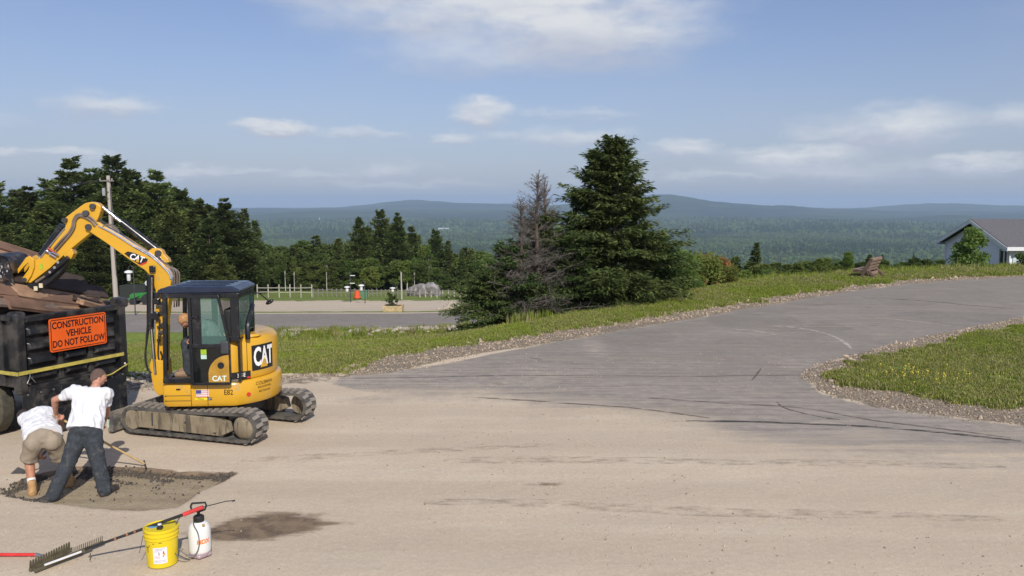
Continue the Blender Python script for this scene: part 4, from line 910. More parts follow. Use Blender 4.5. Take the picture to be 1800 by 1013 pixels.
def bench():
    a = G(1522, 491.5); a.z = gz(a.x, a.y)
    ax = Vector((.62, .785, 0)).normalized(); fr = Vector((-.785, .62, 0))    # long axis; facing the valley
    W_ = mat('brown_log', (.125, .08, .06), .8, var=.3, sc=6, bump=.5, bsc=30); S_ = mat('bench_slat', (.26, .18, .125), .75, var=.2, sc=6, bump=.3, bsc=40)
    root = thing('bench', a, 'heavy brown wooden park bench with slatted back, seen from behind on the grass', 'bench')
    M = Matrix(((fr.x, ax.x, 0, a.x+.12), (fr.y, ax.y, 0, a.y), (0, 0, 1, a.z), (0, 0, 0, 1)))
    for s in (.06, 1.56):
        mb = MB(M)
        mb.bar((.34, s, 0), (-.06, s, .90), .19, .13); mb.build('back_post', W_, root, bevel=.015)
        mb = MB(M); mb.bar((.06, s+.003, .36), (-.34, s+.003, .0), .15, .125); mb.build('rear_brace', W_, root, bevel=.015)
        mb = MB(M); mb.bar((.72, s-.003, .33), (.10, s-.003, .30), .13, .12); mb.build('seat_arm', W_, root, bevel=.015)
        mb = MB(M); mb.box((.02, s+.006, .05), (.76, .12, .10)); mb.build('foot', W_, root, bevel=.015)
    for k, z in enumerate((.86, .70, .54, .40)):
        fx = .34-.40*z/.90-.11; mb = MB(M); mb.box((fx, .81, z), (.045, 1.66, .115), rotm(0, -.42, 0)); mb.build('back_slat', S_, root, bevel=.008)
    mb = MB(M); mb.box((-.09, .81, .945), (.13, 1.74, .045)); mb.build('top_rail', S_, root, bevel=.008)
    for k, fx in enumerate((.22, .38, .54, .68)):
        mb = MB(M); mb.box((fx, .81, .405), (.135, 1.66, .045)); mb.build('seat_slat', S_, root, bevel=.008)
    mb = MB(M); mb.box((-.02, .81, .22), (.05, 1.5, .16)); mb.build('stretcher', S_, root, bevel=.008)
bench()
def lot_things():
    # boulders
    GR = mat('granite', (.30, .28, .27), .9, var=.35, sc=1.5, bump=.8, bsc=4, dirt=((.13, .12, .11), .5, 1.2))
    for u, v, w_, h, lb in ((738, 517, 1.75, 1.15, 'left one of two big grey boulders beyond the gravel lot'), (760, 516, 1.35, 1.3, 'right and more pointed of two big grey boulders beyond the gravel lot')):
        y = 99; x = xu(u, y); bm = bmesh.new(); bmesh.ops.create_icosphere(bm, subdivisions=3, radius=1)
        for q in bm.verts: q.co *= 1+.35*noise.noise(q.co*1.1+Vector((u, 0, 0)))+.12*noise.noise(q.co*3); q.co.x *= w_*.78; q.co.y *= 1.1; q.co.z *= h*.95
        me = bpy.data.meshes.new('boulder'); bm.to_mesh(me); bm.free(); me.materials.append(GR); o = link('boulder', me, None, (x, y, gz(x, y)+.35)); tag(o, lb, 'boulder')
    # rubble heap on the lot
    rp = [proto('rubble', rock_mesh(70+s, 1, stone_mat('heap_stone', (.34, .27, .2), (.52, .45, .36)), 'rubble')) for s in range(3)]
    n = 420; U = rng.normal(795, 9, n); Yv = rng.normal(66.5, .9, n); X = np.array([xu(u, y) for u, y in zip(U, Yv)]); hz = .5*np.exp(-((U-795)/12)**2)*rng.random(n); s = .10+.15*rng.random(n)
    scatter('rubble_heap', np.stack([X, Yv, gzv(X, Yv)+hz], 1), rng.random((n, 3))*6.28, np.stack([s]*3, 1), rp, 'low heap of tan rubble on the far side of the lower road')
    # planter
    y = 64.5; x = xu(691, y); z = gz(x, y); root = thing('planter_box', (x, y, z), 'square raw timber planter box beside the far edge of the lower road', 'planter'); TW = mat('yellow_timber', (.50, .37, .20), .8, var=.2, sc=5)
    for k in range(3):
        zz = .10+k*.16
        for s in (-1, 1): mb = MB(Matrix.Translation((x, y, z))); mb.box((0, s*.68, zz), (1.5, .12, .15)); mb.build('timber', TW, root, bevel=.01)
        for s in (-1, 1): mb = MB(Matrix.Translation((x, y, z))); mb.box((s*.69, 0, zz+.003), (.12, 1.22, .15)); mb.build('timber', TW, root, bevel=.01)
    mb = MB(Matrix.Translation((x, y, z))); mb.box((0, 0, .42), (1.24, 1.22, .04)); mb.build('soil', mat('soil', (.08, .06, .045), .95), root)
    plant('sapling', broadleaf('sapling', 90, 1.5, .5, 9, 900, .12, z0=.05, cone=.5), x-.25, y, z+.4, .9, 'thin green sapling growing in the timber planter', 'plant', rz=1)
    plant('sapling', broadleaf('dark_sapling', 91, 2.2, .18, 9, 700, .10, leaf=SPRUCE, z0=.05, cone=.2), x+.28, y, z+.4, 1.0, 'narrow dark columnar evergreen in the right of the timber planter', 'plant', rz=1)
    # orange barrel, green bin
    y = 91; x = xu(627.5, y); z = gz(x, y); root = thing('traffic_barrel', (x, y, z), 'bright orange traffic barrel at the edge of the gravel lot', 'traffic barrel'); OR = mat('safety_orange', (.75, .10, .03), .55, var=.05)
    mb = MB(Matrix.Translation((x, y, z))); mb.lathe([(.36, 0), (.36, .3), (.32, .34), (.32, .6), (.28, .64), (.28, .92), (.1, .95)], 14); mb.build('drum', OR, root, smooth=True)
    mb = MB(Matrix.Translation((x, y, z))); mb.lathe([(.42, 0), (.42, .1), (.3, .12)], 14); mb.build('rubber_base', BLK, root, smooth=True)
    x2 = xu(637, 92); z2 = gz(x2, 92); mb = MB(Matrix.Translation((x2, 92, z2))); mb.box((0, 0, .45), (1.15, .6, .9), taper=.9); mb.box((0, 0, .93), (1.2, .65, .07)); o = mb.build('storage_bin', mat('dull_green', (.10, .20, .11), .5), None, (x2, 92, z2), bevel=.03); tag(o, 'low dull green bin just right of the orange barrel', 'bin')
    # white lanterns on dark poles
    def lantern(u, v0, v1, y, lb, hgt):
        x = xu(u, y); z = gz(x, y); a = P(u, v0, y); b_ = P(u, v1, y); root = thing('lantern_post', (x+.35, y, z), lb, 'lantern post')
        mb = MB(); mb.cyl((x+.35, y, z-.2), (x+.35, y, a.z+.25), .045, .035, 6); mb.tube([(x+.35, y, a.z+.2), (x+.25, y, a.z+.32), (x+.05, y, a.z+.28), (x, y, a.z+.1)], .025, 5); mb.build('pole', DARKG, root)
        h = a.z-b_.z; mb = MB(Matrix.Translation((x, y, b_.z))); mb.lathe([(.10, 0), (.14, .05), (.14, h*.72), (.30, h*.76), (.27, h*.9), (.05, h)], 10); mb.build('lamp_shade', WHITE, root, smooth=True)
    lantern(610, 503, 513, 84, 'white lantern on a dark hook, leftmost of three across the gravel lot', 2.2)
    lantern(635, 500, 511, 82, 'white lantern on a dark hook, middle of three, above the orange barrel', 2.5)
    lantern(690, 505, 513, 84, 'smallest white lantern on a dark hook, right of three, above the planter', 2.2)
    lantern(227, 475, 494, 60, 'tall white bead-like lantern hanging between the truck and the boom', 3)
    y = 86; x = xu(624, y); z = gz(x, y); root = thing('signal_mast', (x, y, z), 'dark post with two short white crossbars beside the lanterns', 'post')
    mb = MB(); mb.cyl((x-.5, y, z-.1), (x-.5, y, P(624, 478, y).z), .05, .04, 6); mb.build('shaft', DARKG, root)
    for v in (484.5, 498): q = P(620, v, y); mb = MB(); mb.box((q.x, y-.08, q.z), (.5, .05, .07)); mb.build('crossbar', WHITE, root)
    y = 90; x = xu(706, y); z = gz(x, y); mb = MB(); mb.cyl((x, y, z-.2), (x-.05, y, P(705, 478, y).z), .10, .07, 8); o = mb.build('bare_pole', WOODL, None, (x, y, z)); tag(o, 'bare pale wooden pole left of the two boulders', 'pole')
    # round sign
    y = 70; x = xu(259.5, y); q = P(259.5, 498, y); root = thing('round_sign', (x, y, gz(x, y)), 'round pale sign with a blue mark on a thin post, left of the boom', 'sign')
    mb = MB(); mb.cyl((x, y, gz(x, y)-.2), (x, y, q.z), .03, .03, 6); mb.build('post', DARKG, root); mb = MB(); mb.cyl((x, y-.06, q.z), (x, y-.03, q.z), .22, .22, 16); mb.build('disc', mat('pale_disc', (.5, .53, .56), .5), root, smooth=True); mb = MB(); mb.box((x, y-.07, q.z), (.09, .01, .22)); mb.build('mark', mat('blue_mark', (.04, .08, .28), .5), root)
    # dark trailer box left of the tractor
    y = 84; x = xu(238, y); z = gz(x, y); root = thing('trailer', (x, y, z), 'boxy dark trailer parked under the pines left of the green tractor', 'trailer')
    M = Matrix.Translation((x, y, z)); mb = MB(M); mb.box((0, 0, 1.15), (2.6, 1.6, 1.35)); mb.build('body', mat('trailer_green', (.016, .022, .018), .6), root, bevel=.03)
    for s in (-.6, .6): mb = MB(M); mb.cyl((s*.6, -.92, .33), (s*.6, -.78, .33), .33, .33, 14); mb.build('wheel', BLK, root)
    mb = MB(M); mb.bar((-1.3, 0, .5), (-2.2, 0, .4), .1); mb.build('tow_bar', DARKG, root)
    # compact tractor
    y = 80; x = xu(257, y); z = gz(x, y); root = thing('tractor', (x, y, z), 'small green tractor with yellow wheels beside the gravel lot, behind the boom', 'tractor')
    GN = mat('tractor_green', (.03, .19, .04), .35, var=.05); YL = mat('tractor_yellow', (.75, .52, .03), .4, var=.05); M = Matrix.Translation((x, y, z))
    mb = MB(M); mb.prism([(-1.55, -.28, .62), (-.35, -.28, .62), (-.35, -.28, 1.18), (-1.35, -.28, 1.10), (-1.58, -.28, .95)], (0, .56, 0)); mb.build('hood', GN, root, bevel=.05)
    mb = MB(M); mb.prism([(-.3, -.62, .85), (-.2, -.62, 1.15), (.25, -.62, 1.28), (.75, -.62, 1.12), (.75, -.62, 1.02), (.25, -.62, 1.16), (-.05, -.62, .85)], (0, 1.24, 0)); mb.build('fender', GN, root, bevel=.02)
    mb = MB(M); mb.box((.15, 0, 1.0), (.5, .5, .12)); mb.box((.4, 0, 1.3), (.1, .5, .5)); mb.build('seat', BLK, root, bevel=.03)
    mb = MB(M); mb.tube([(.5, -.5, .8), (.5, -.5, 2.0), (.5, .5, 2.0), (.5, .5, .8)], .04, 6); mb.build('roll_bar', DARKG, root)
    mb = MB(M); mb.box((-.7, 0, .55), (1.6, .4, .25)); mb.build('chassis', DARKG, root)
    for s in (-1, 1):
        for cx, r_, w_ in ((.3, .56, .34), (-1.15, .34, .22)):
            mb = MB(M); yy = s*(.62 if cx > 0 else .5); mb.lathe([(r_*.55, -w_/2), (r_*.92, -w_/2), (r_, -w_*.3), (r_, w_*.3), (r_*.92, w_/2), (r_*.55, w_/2)], 18, Matrix.Translation((cx, yy, r_)) @ rotm(PI/2, 0, 0)); wh = mb.build('wheel', BLK, root, smooth=True)
            mb = MB(M); mb.lathe([(.05, -w_*.3), (r_*.55, -w_*.35), (r_*.56, w_*.35), (.05, w_*.3)], 14, Matrix.Translation((cx, yy, r_)) @ rotm(PI/2, 0, 0)); mb.build('rim', YL, wh, smooth=True)
        mb = MB(M); mb.bar((-.55, s*.42, .95), (-1.9, s*.42, .45), .09, .12); mb.build('loader_arm', GN, root)
    mb = MB(M); mb.prism([(-1.85, -.65, .2), (-2.35, -.65, .12), (-2.4, -.65, .2), (-1.95, -.65, .62), (-1.87, -.65, .62)], (0, 1.3, 0)); mb.build('loader_bucket', mat('worn_steel', (.35, .34, .32), .5, .6), root)
lot_things()
# tyre marks and seams on the asphalt
def ribbon(pxs, w_, m, lb, kind='structure', z=.006, name='tyre_mark'):
    pts = [G(*p) for p in pxs]; out = []
    for i in range(len(pts)-1):
        for k in range(8): out.append(pts[i].lerp(pts[i+1], k/8))
    out.append(pts[-1]); V = []; F = []
    sm = [sum((out[max(0, min(len(out)-1, i+j))] for j in range(-4, 5)), Vector())/9 for i in range(len(out))]
    for i, p in enumerate(sm):
        d = (sm[min(i+1, len(sm)-1)]-sm[max(i-1, 0)]).normalized(); s = Vector((-d.y, d.x, 0)); ww = w_*(.5+.5*min(1, min(i, len(sm)-1-i)/6))*(1+.35*noise.noise(p*1.5))
        for sgn in (-1, 1): q = p+s*ww*sgn*.5; V.append((q.x, q.y, gz(q.x, q.y)+z))
    for i in range(len(sm)-1): F.append((2*i, 2*i+1, 2*i+3, 2*i+2))
    o = link(name, np_mesh(name, V, F, [m])); tag(o, kind=kind)
def mark_mat(name, col, lo, hi, sx=2., sy=12., a=.8):
    m, t, b = new_mat(name); p = t.pos(); n = t.noise(t.vmath('MULTIPLY', p, (sx, sy, 1)), 1., 5, .7); t.put(b.inputs['Alpha'], t.ramp(n, lo, hi, 0, a)); b.inputs['Base Color'].default_value = (*col, 1); b.inputs['Roughness'].default_value = .9; return m
MK = mark_mat('rubber_mark', (.045, .042, .042), .38, .6); MD = mark_mat('seam_dark', (.035, .03, .028), .3, .5); MW = mark_mat('dust_mark', (.52, .46, .39), .30, .56, 3, 6, .85); MC = mark_mat('mud_mark', (.16, .125, .10), .35, .6)
ribbon([(1130, 700), (1200, 704), (1300, 711), (1420, 716), (1520, 738), (1640, 752), (1800, 774)], .07, MC, ''); ribbon([(1190, 741), (1300, 742), (1450, 746), (1600, 755), (1700, 766), (1810, 778)], .11, MK, '')
ribbon([(1365, 705), (1372, 715), (1400, 724), (1450, 735), (1480, 738)], .05, MK, ''); ribbon([(800, 698), (900, 702), (1000, 711), (1090, 716), (1180, 726), (1260, 738)], .08, MC, '')
ribbon([(600, 666), (750, 664), (900, 660), (1100, 661), (1300, 662), (1430, 660)], .03, MD, '', name='asphalt_seam'); ribbon([(1320, 672), (1330, 660), (1340, 646)], .05, MC, ''); ribbon([(925, 628), (960, 634)], .05, MK, '')
ribbon([(1500, 524), (1600, 527), (1700, 536), (1800, 545)], .10, MK, ''); ribbon([(1340, 573), (1400, 575), (1460, 588), (1490, 605), (1497, 615)], .12, MW, ''); ribbon([(1545, 560), (1600, 564), (1700, 577)], .10, MW, '')
ribbon([(1280, 578), (1330, 582), (1380, 592)], .12, MW, '')
# faint track ruts on the dirt
MR = mark_mat('rut_dark', (.34, .275, .205), .42, .70, 3., 8., .42); MRL = mark_mat('rut_light', (.50, .44, .37), .35, .65, .6, 5., .5)
ribbon([(760, 812), (900, 809), (1100, 810), (1300, 814), (1500, 815), (1810, 820)], .30, MR, '', name='wheel_rut'); ribbon([(720, 883), (900, 884), (1100, 892), (1300, 903), (1500, 904), (1810, 915)], .28, MR, '', name='wheel_rut')
ribbon([(395, 812), (600, 801), (800, 790), (1000, 780)], .25, MR, '', name='wheel_rut')

def town():
    wm = mat('far_white_wall', (.80, .80, .80), .7, var=.02); rm_ = mat('far_grey_roof', (.25, .25, .27), .8)
    spots = [(541, 391, 60), (548, 391, 45), (556, 390, 50), (567, 391.5, 40), (574, 391, 55), (583, 391, 45), (591, 391, 60), (600, 392, 50), (608, 390.5, 80), (616, 390.5, 70), (622, 391.5, 40), (690, 396, 50), (735, 399, 50), (785, 387, 40), (792, 388, 40), (672, 358.5, 70)]
    for i, (u, v, w_) in enumerate(spots):
        y = 6200 if v < 395 else 5200
        y = 14500 if v < 370 else (2600 if v > 410 else y)
        q = P(u, v, y); k = 2.2 if y > 10000 else (.45 if y < 3000 else 1.); W_ = w_*.38*k; h = 10*k; M = Matrix.Translation((q.x, y, q.z-h)); root = thing('far_building', (q.x, y, q.z-h), 'tiny white building far off in the wooded valley', 'building', 'white buildings of the far town')
        mb = MB(M); mb.box((0, 0, h*.5-6), (W_, 20, h+12)); mb.build('wall', wm, root)
        mb = MB(M); mb.prism([(-W_/2-1, -11, h), (W_/2+1, -11, h), (W_/2+1, 0, h+4), (-W_/2-1, 0, h+4)], (0, .5, .5)); mb.build('roof', rm_, root)
    q = P(561.5, 389, 6200); root = thing('church', (q.x, 6200, q.z-12), 'white church with a thin pointed steeple in the far town', 'church'); M = Matrix.Translation((q.x, 6200, q.z-12))
    mb = MB(M); mb.box((0, 0, 4), (22, 20, 22)); mb.build('wall', wm, root); mb = MB(M); mb.cyl((0, 0, 14), (0, 0, 42), 4.5, .5, 6); mb.build('steeple', wm, root)
    q = P(780, 402, 4400); mb = MB(); mb.box((q.x, 4400, q.z-2), (56, 60, 10)); o = mb.build('long_shed', mat('pale_blue_roof', (.45, .50, .56), .6), None, (q.x, 4400, q.z)); tag(o, 'long low pale-roofed shed in a clearing of the valley', 'building')
town()
# ------------------------------------------------------------------ tracked excavator
YEL = mat('machine_yellow', (.64, .345, .020), .32, var=.06, sc=2, dirt=((.42, .30, .14), .12, 3.), coat=.3)
RUB = mat('track_rubber', (.050, .047, .044), .85, var=.25, sc=12, bump=.5, bsc=60, dirt=((.11, .10, .085), .5, 7.))
LUGM = mat('lug_rubber', (.085, .078, .072), .85, var=.25, sc=12, dirt=((.25, .22, .185), .7, 6.))
def mud_material():
    m, t, b = new_mat('muddy_steel'); p = t.pos(); n = t.noise(t.vmath('MULTIPLY', p, (14, 14, 1.6)), 1., 4, .65); n2 = t.noise(p, 3., 4)
    c = t.mix(t.ramp(n2, .3, .7), (.18, .145, .09), (.28, .23, .155)); c = t.mix(t.ramp(n, .50, .66, 0, .85), c, (.06, .048, .035)); t.put(b.inputs['Base Color'], c); b.inputs['Roughness'].default_value = .88
    t.put(b.inputs['Normal'], t.bump(n2, .4, .01)); return m
MUD = mud_material()
CABM = mat('cab_black', (.012, .013, .016), .28, var=.15, sc=3, dirt=((.06, .055, .05), .15, 6.))
ROOFM = mat('cab_roof_navy', (.017, .026, .050), .22, var=.15, sc=3)
CHR = mat('chrome_rod', (.75, .75, .76), .12, 1., var=.03); HOSE = mat('hose_black', (.02, .02, .02), .5, var=.2); DEC = mat('decal_black', (.012, .012, .014), .4); DW = mat('decal_white', (.82, .82, .80), .45, var=.03)
REDM = mat('decal_red', (.62, .03, .02), .4, var=.05); STEEL = mat('worn_bucket_steel', (.022, .024, .030), .42, .4, var=.3, sc=6, dirt=((.16, .13, .11), .3, 8.))
def glass(name, tint, alpha):
    m, t, b = new_mat(name); b.inputs['Base Color'].default_value = (*tint, 1); b.inputs['Roughness'].default_value = .04; b.inputs['Alpha'].default_value = alpha; b.inputs['Specular IOR Level'].default_value = .6; return m
GLS = glass('cab_glass', (.10, .20, .17), .42); GLD = glass('door_lower_glass', (.01, .012, .012), .80); GLC = glass('clear_glass', (.12, .15, .14), .05)
CA, CB = G(237, 767), G(421, 786); cf = (CA-CB).normalized(); cp = Vector((-cf.y, cf.x, 0)); cp = cp if cp.y > 0 else -cp
CEN = (CA+CB)/2+cp*.875; CEN.z = 0.
EX = thing('excavator', CEN, 'yellow mini excavator with black open cab, loading the dump truck', 'excavator')
TM = Matrix(((cf.x, -cp.x, 0, CEN.x), (cf.y, -cp.y, 0, CEN.y), (0, 0, 1, 0), (0, 0, 0, 1)))      # x forward, y towards the viewer side
HD = math.radians(183.5); UF = Vector((math.cos(HD), math.sin(HD), 0)); UL = Vector((-UF.y, UF.x, 0))
UM = Matrix(((UF.x, UL.x, 0, CEN.x), (UF.y, UL.y, 0, CEN.y), (0, 0, 1, 0), (0, 0, 0, 1)))
def loc(u, v, ly):                       # upper-frame point on the plane y=ly met by that sight line of the survey photo
    r = ray(u, v); o = Vector((0, 0, CAMZ)); k = (ly-(o-CEN).dot(UL))/r.dot(UL); q = o+r*k; return Vector(((q-CEN).dot(UF), ly, q.z))
def stadium(n=80, rf=.235, rr=.26, xf=1.02, xr=-1.03):
    pts = []
    def arc(cx, r, a0, a1, m): return [(cx+r*math.cos(a0+(a1-a0)*i/m), r+r*math.sin(a0+(a1-a0)*i/m)) for i in range(m+1)]
    pts += arc(xf, rf, -PI/2, PI/2, 12); m = 26
    top = [(xf+(xr-xf)*i/m, 2*rf+(2*rr-2*rf)*i/m-.018*math.sin(PI*i/m)) for i in range(1, m)]; pts += top
    pts += arc(xr, rr, PI/2, 3*PI/2, 12); pts += [(xr+(xf-xr)*i/m, 0) for i in range(1, m)]
    return pts
ST = stadium()
def off(pts, d):
    n = len(pts); out = []
    for i in range(n):
        a, b = pts[i-1], pts[(i+1) % n]; tx, tz = b[0]-a[0], b[1]-a[1]; l = math.hypot(tx, tz); out.append((pts[i][0]-tz/l*d, pts[i][1]+tx/l*d))
    return out
OUT = [(x, z+.03) for x, z in off(ST, .028)]; INN = [(x, z+.03) for x, z in off(ST, .075)]
if max(p[1] for p in off(ST, .028)) > max(p[1] for p in ST): OUT = [(x, z+.03) for x, z in off(ST, -.028)]; INN = [(x, z+.03) for x, z in off(ST, -.075)]
lug_me = None
for side in (1, -1):
    yc_ = side*.70; y0, y1 = yc_-.17, yc_+.17
    n = len(OUT); mb = MB(TM)
    V = [(x, y0, z) for x, z in OUT]+[(x, y1, z) for x, z in OUT]+[(x, y0, z) for x, z in INN]+[(x, y1, z) for x, z in INN]
    F = []
    for i in range(n):
        j = (i+1) % n; F += [(i, j, n+j, n+i), (2*n+i, 3*n+i, 3*n+j, 2*n+j), (i, 2*n+i, 2*n+j, j), (n+i, n+j, 3*n+j, 3*n+i)]
    mb.add(V, F); belt = mb.build('track_belt', RUB, EX, bevel=0)
    # inner drive lugs and tread blocks
    per = [0]
    for i in range(n): a, b = OUT[i], OUT[(i+1) % n]; per.append(per[-1]+math.hypot(b[0]-a[0], b[1]-a[1]))
    NL = 44
    for k in range(NL):
        s = per[-1]*k/NL; i = max(j for j in range(n) if per[j] <= s); a, b = OUT[i], OUT[(i+1) % n]; f = (s-per[i])/(per[i+1]-per[i]); x, z = a[0]+(b[0]-a[0])*f, a[1]+(b[1]-a[1])*f
        ang = math.atan2(b[1]-a[1], b[0]-a[0])
        if lug_me is None:
            q = MB(); q.prism([(-.030, -.152, 0), (.028, -.152, 0), (.012, -.005, 0), (-.046, -.005, 0)], (0, 0, -.021)); q.prism([(.014, .152, 0), (.072, .152, 0), (.056, -.002, 0), (-.002, -.002, 0)], (0, 0, -.021))
            lug_me = bpy.data.meshes.new('tread_lug'); lug_me.from_pydata([tuple(v) for v in q.v], [], q.f); lug_me.materials.append(LUGM)
            bm = bmesh.new(); bm.from_mesh(lug_me); bmesh.ops.recalc_face_normals(bm, faces=bm.faces[:]); bm.to_mesh(lug_me); bm.free()
        o = bpy.data.objects.new('tread_lug', lug_me); COL.objects.link(o); o.parent = belt
        o.matrix_local = Matrix.Translation(-CEN) @ TM @ Matrix.Translation((x, yc_, z)) @ rotm(0, -ang, 0) @ Matrix.Translation((0, 0, .003))
    # roller frame: long muddy cover plate, idler, sprocket, bottom rollers
    yo = yc_+side*.10
    mb = MB(TM); mb.prism([(.92, yo-.07, .15), (.98, yo-.07, .28), (.92, yo-.07, .42), (.55, yo-.07, .44), (-.55, yo-.07, .41), (-.74, yo-.07, .36), (-.78, yo-.07, .20), (-.62, yo-.07, .13)], (0, .14, 0)); fr = mb.build('track_frame', MUD, EX, bevel=.015)
    mb = MB(TM); mb.cyl((.0, yo+side*.07, .30), (.0, yo+side*.078, .30), .02, .02, 8); mb.build('bolt', DARKG, fr)
    mb = MB(TM); mb.box((.62, yo+side*.075, .30), (.02, .012, .20)); mb.build('seam', DARKG, fr)
    mb = MB(TM); mb.box((-.55, yo+side*.09, .30), (.045, .035, .20)); mb.build('guard_bracket', MUD, fr)
    mb = MB(TM); R0 = rotm(PI/2, 0, 0); mb.lathe([(.03, -.07), (.17, -.07), (.185, -.03), (.185, .03), (.12, .09), (.03, .10)] if side < 0 else [(.03, -.10), (.12, -.09), (.185, -.03), (.185, .03), (.17, .07), (.03, .07)], 20, Matrix.Translation((-1.03, yo, .29)) @ R0); mb.build('sprocket', MUD, EX, smooth=True)
    for q in range(16):
        pass
    mb = MB(TM); mb.lathe([(.03, -.06), (.155, -.06), (.175, 0), (.155, .06), (.03, .06)], 20, Matrix.Translation((1.02, yo, .265)) @ R0); mb.build('idler', MUD, EX, smooth=True)
    for rx in (-.62, -.3, .02, .34, .66): mb = MB(TM); mb.cyl((rx, yo-.05, .155), (rx, yo+.05, .155), .055, .055, 10); mb.build('roller', DARKG, EX, smooth=True)
# x-frame and blade
mb = MB(TM); mb.box((0, 0, .34), (1.0, .95, .16)); mb.box((.25, 0, .32), (.3, 1.3, .12)); mb.box((-.3, 0, .32), (.3, 1.3, .12)); mb.build('car_body', DARKG, EX, bevel=.02)
mb = MB(TM); bl = [(1.40, -.88, .03), (1.50, -.88, .03), (1.475, -.88, .12), (1.455, -.88, .22), (1.475, -.88, .35), (1.43, -.88, .36), (1.40, -.88, .22)]
mb.prism(bl, (0, 1.76, 0)); mb.build('dozer_blade', mat('blade_dusty', (.075, .073, .07), .7, var=.3, sc=5, dirt=((.28, .24, .19), .4, 4.)), EX, bevel=.01)
for s in (-.42, .42): mb = MB(TM); mb.bar((.6, s, .34), (1.42, s, .18), .08, .12); mb.build('blade_arm', MUD, EX)
mb = MB(TM); mb.box((1.475, .885, .17), (.03, .01, .13)); mb.build('blade_reflector', mat('pale_green_reflector', (.50, .60, .46), .4), EX)
mb = MB(UM); mb.cyl((0, 0, .42), (0, 0, .60), .42, .42, 28); mb.build('slew_ring', DARKG, EX, smooth=True)
# ---- house
def plan(r, ymax, xf, chamf, n=26, x0=.0, yfar=None):
    pts = []
    yfar = yfar or ymax
    a0 = math.acos(0) ; th0 = math.asin(min(1, ymax/r)); th1 = math.asin(min(1, yfar/r))
    for i in range(n+1):
        a = PI-th0+(th0+th1)*i/n; pts.append((x0+r*math.cos(a), r*math.sin(a)))      # rear arc from near side to far side
    pts += [(xf-chamf, -yfar), (xf, -yfar+chamf), (xf, ymax-chamf), (xf-chamf*.3, ymax-chamf*.3), (xf-chamf, ymax)]
    return pts
def slab(pl, z0, z1, inset=.0, zb=.05):
    mb = MB(UM); n = len(pl); vs = []; cx = sum(p[0] for p in pl)/n
    lv = [(z0, .03), (z0+zb, 0), (z1-zb, 0), (z1-zb*.3, inset*.4), (z1, inset)]
    for z, d in lv: vs += [(p[0]*(1-d/max(.3, math.hypot(*p))), p[1]*(1-d/max(.3, math.hypot(*p))), z) for p in pl]
    fs = []
    for k in range(len(lv)-1):
        for i in range(n): fs.append((k*n+i, k*n+(i+1) % n, (k+1)*n+(i+1) % n, (k+1)*n+i))
    fs += [tuple(range(n)), tuple(range((len(lv)-1)*n, len(lv)*n))]
    return mb.add(vs, fs)
sk = slab(plan(.98, .86, .64, .09), .56, .935, .035, .05).build('lower_body', YEL, EX, smooth=True)
mb = MB(UM); mb.box((.39, .862, .735), (.40, .012, .005)); mb.box((.39, .862, .655), (.40, .012, .005)); mb.build('step_groove', DARKG, sk)
for gx in (.19, -.06): mb = MB(UM); mb.box((gx, .8600, .74), (.006, .008, .33)); mb.build('panel_gap', DEC, sk)
mb = MB(UM); mb.box((.38, .864, .835), (.06, .015, .02)); mb.build('latch', DEC, sk)
# engine hood wrapping the rear
def hood():
    r = .93; pl = [(-.40, .86), (-.435, .885)]
    th0 = math.asin(.885/r); th1 = math.asin(.82/r)
    for i in range(1, 29): a = PI-th0+(th0+th1)*i/28; pl.append((r*math.cos(a)*1.0, r*math.sin(a)))
    pl += [(-.24, -.82), (-.24, .5), (-.40, .5)]
    return pl
hd_ = slab(hood(), .945, 1.60, .10, .08).build('engine_hood', YEL, EX, smooth=True)
mb = MB(UM); mb.cyl((-.62, .43, 1.595), (-.62, .43, 1.63), .17, .15, 20); hr_ = mb.build('hood_ridge', YEL, EX, smooth=True)
for a_ in (132.5,): 
    a = math.radians(a_); mb = MB(UM); mb.box((.931*math.cos(a), .931*math.sin(a), 1.25), (.007, .007, .56)); mb.build('panel_gap', DEC, hd_)
# fuel tank side and front deck
mb = MB(UM); mb.box((.18, -.62, 1.17), (.78, .44, .46)); mb.build('tank_cover', YEL, EX, bevel=.05)
# ---- cab
xf, xr, yn, yf, z0, z1 = .575, -.575, .90, -.06, .945, 2.325
CG = thing  # (cab pieces are direct parts of the excavator)
def post(a, b, wx=.06, wy=.06, nm='cab_post'): mb = MB(UM); mb.bar(a, b, wx, wy); return mb.build(nm, CABM, EX, bevel=.008)
post((xf-.02, yn-.03, z0), (xf-.06, yn-.03, z1), .085, .06); post((xf-.02, yf+.03, z0), (xf-.06, yf+.03, z1), .06, .06)
post((xr+.06, yn-.03, 1.60), (xr+.06, yn-.03, z1), .12, .06); post((xr+.03, yf+.03, z0), (xr+.03, yf+.03, z1), .07, .06); post((.12, yn-.035, z0), (.12, yn-.035, z1), .05, .05); post((.05, yf+.03, z0), (.05, yf+.03, z1), .09, .05)
for (a, b) in (((xf-.04, yf, z1-.05), (xf-.04, yn, z1-.05)), ((xr+.03, yf, z1-.05), (xr+.03, yn, z1-.05)), ((xr, yn-.03, z1-.04), (xf-.02, yn-.03, z1-.04)), ((xr, yf+.03, z1-.04), (xf-.02, yf+.03, z1-.04)), ((-.43, yn-.03, z0+.03), (xf, yn-.03, z0+.03)), ((xr, yn-.03, 1.62), (.12, yn-.03, 1.62)), ((xr, yf+.03, z0+.3), (xf, yf+.03, z0+.3)), ((xf-.02, yf, z0+.03), (xf-.02, yn, z0+.03))):
    post(a, b, .075, .075, 'cab_rail')
mb = MB(UM); pr_ = [(xr-.03, z1+.0), (xr-.03, z1+.045), (xr+.08, z1+.10), (xf-.12, z1+.105), (xf+.035, z1+.05), (xf+.045, z1-.01)]
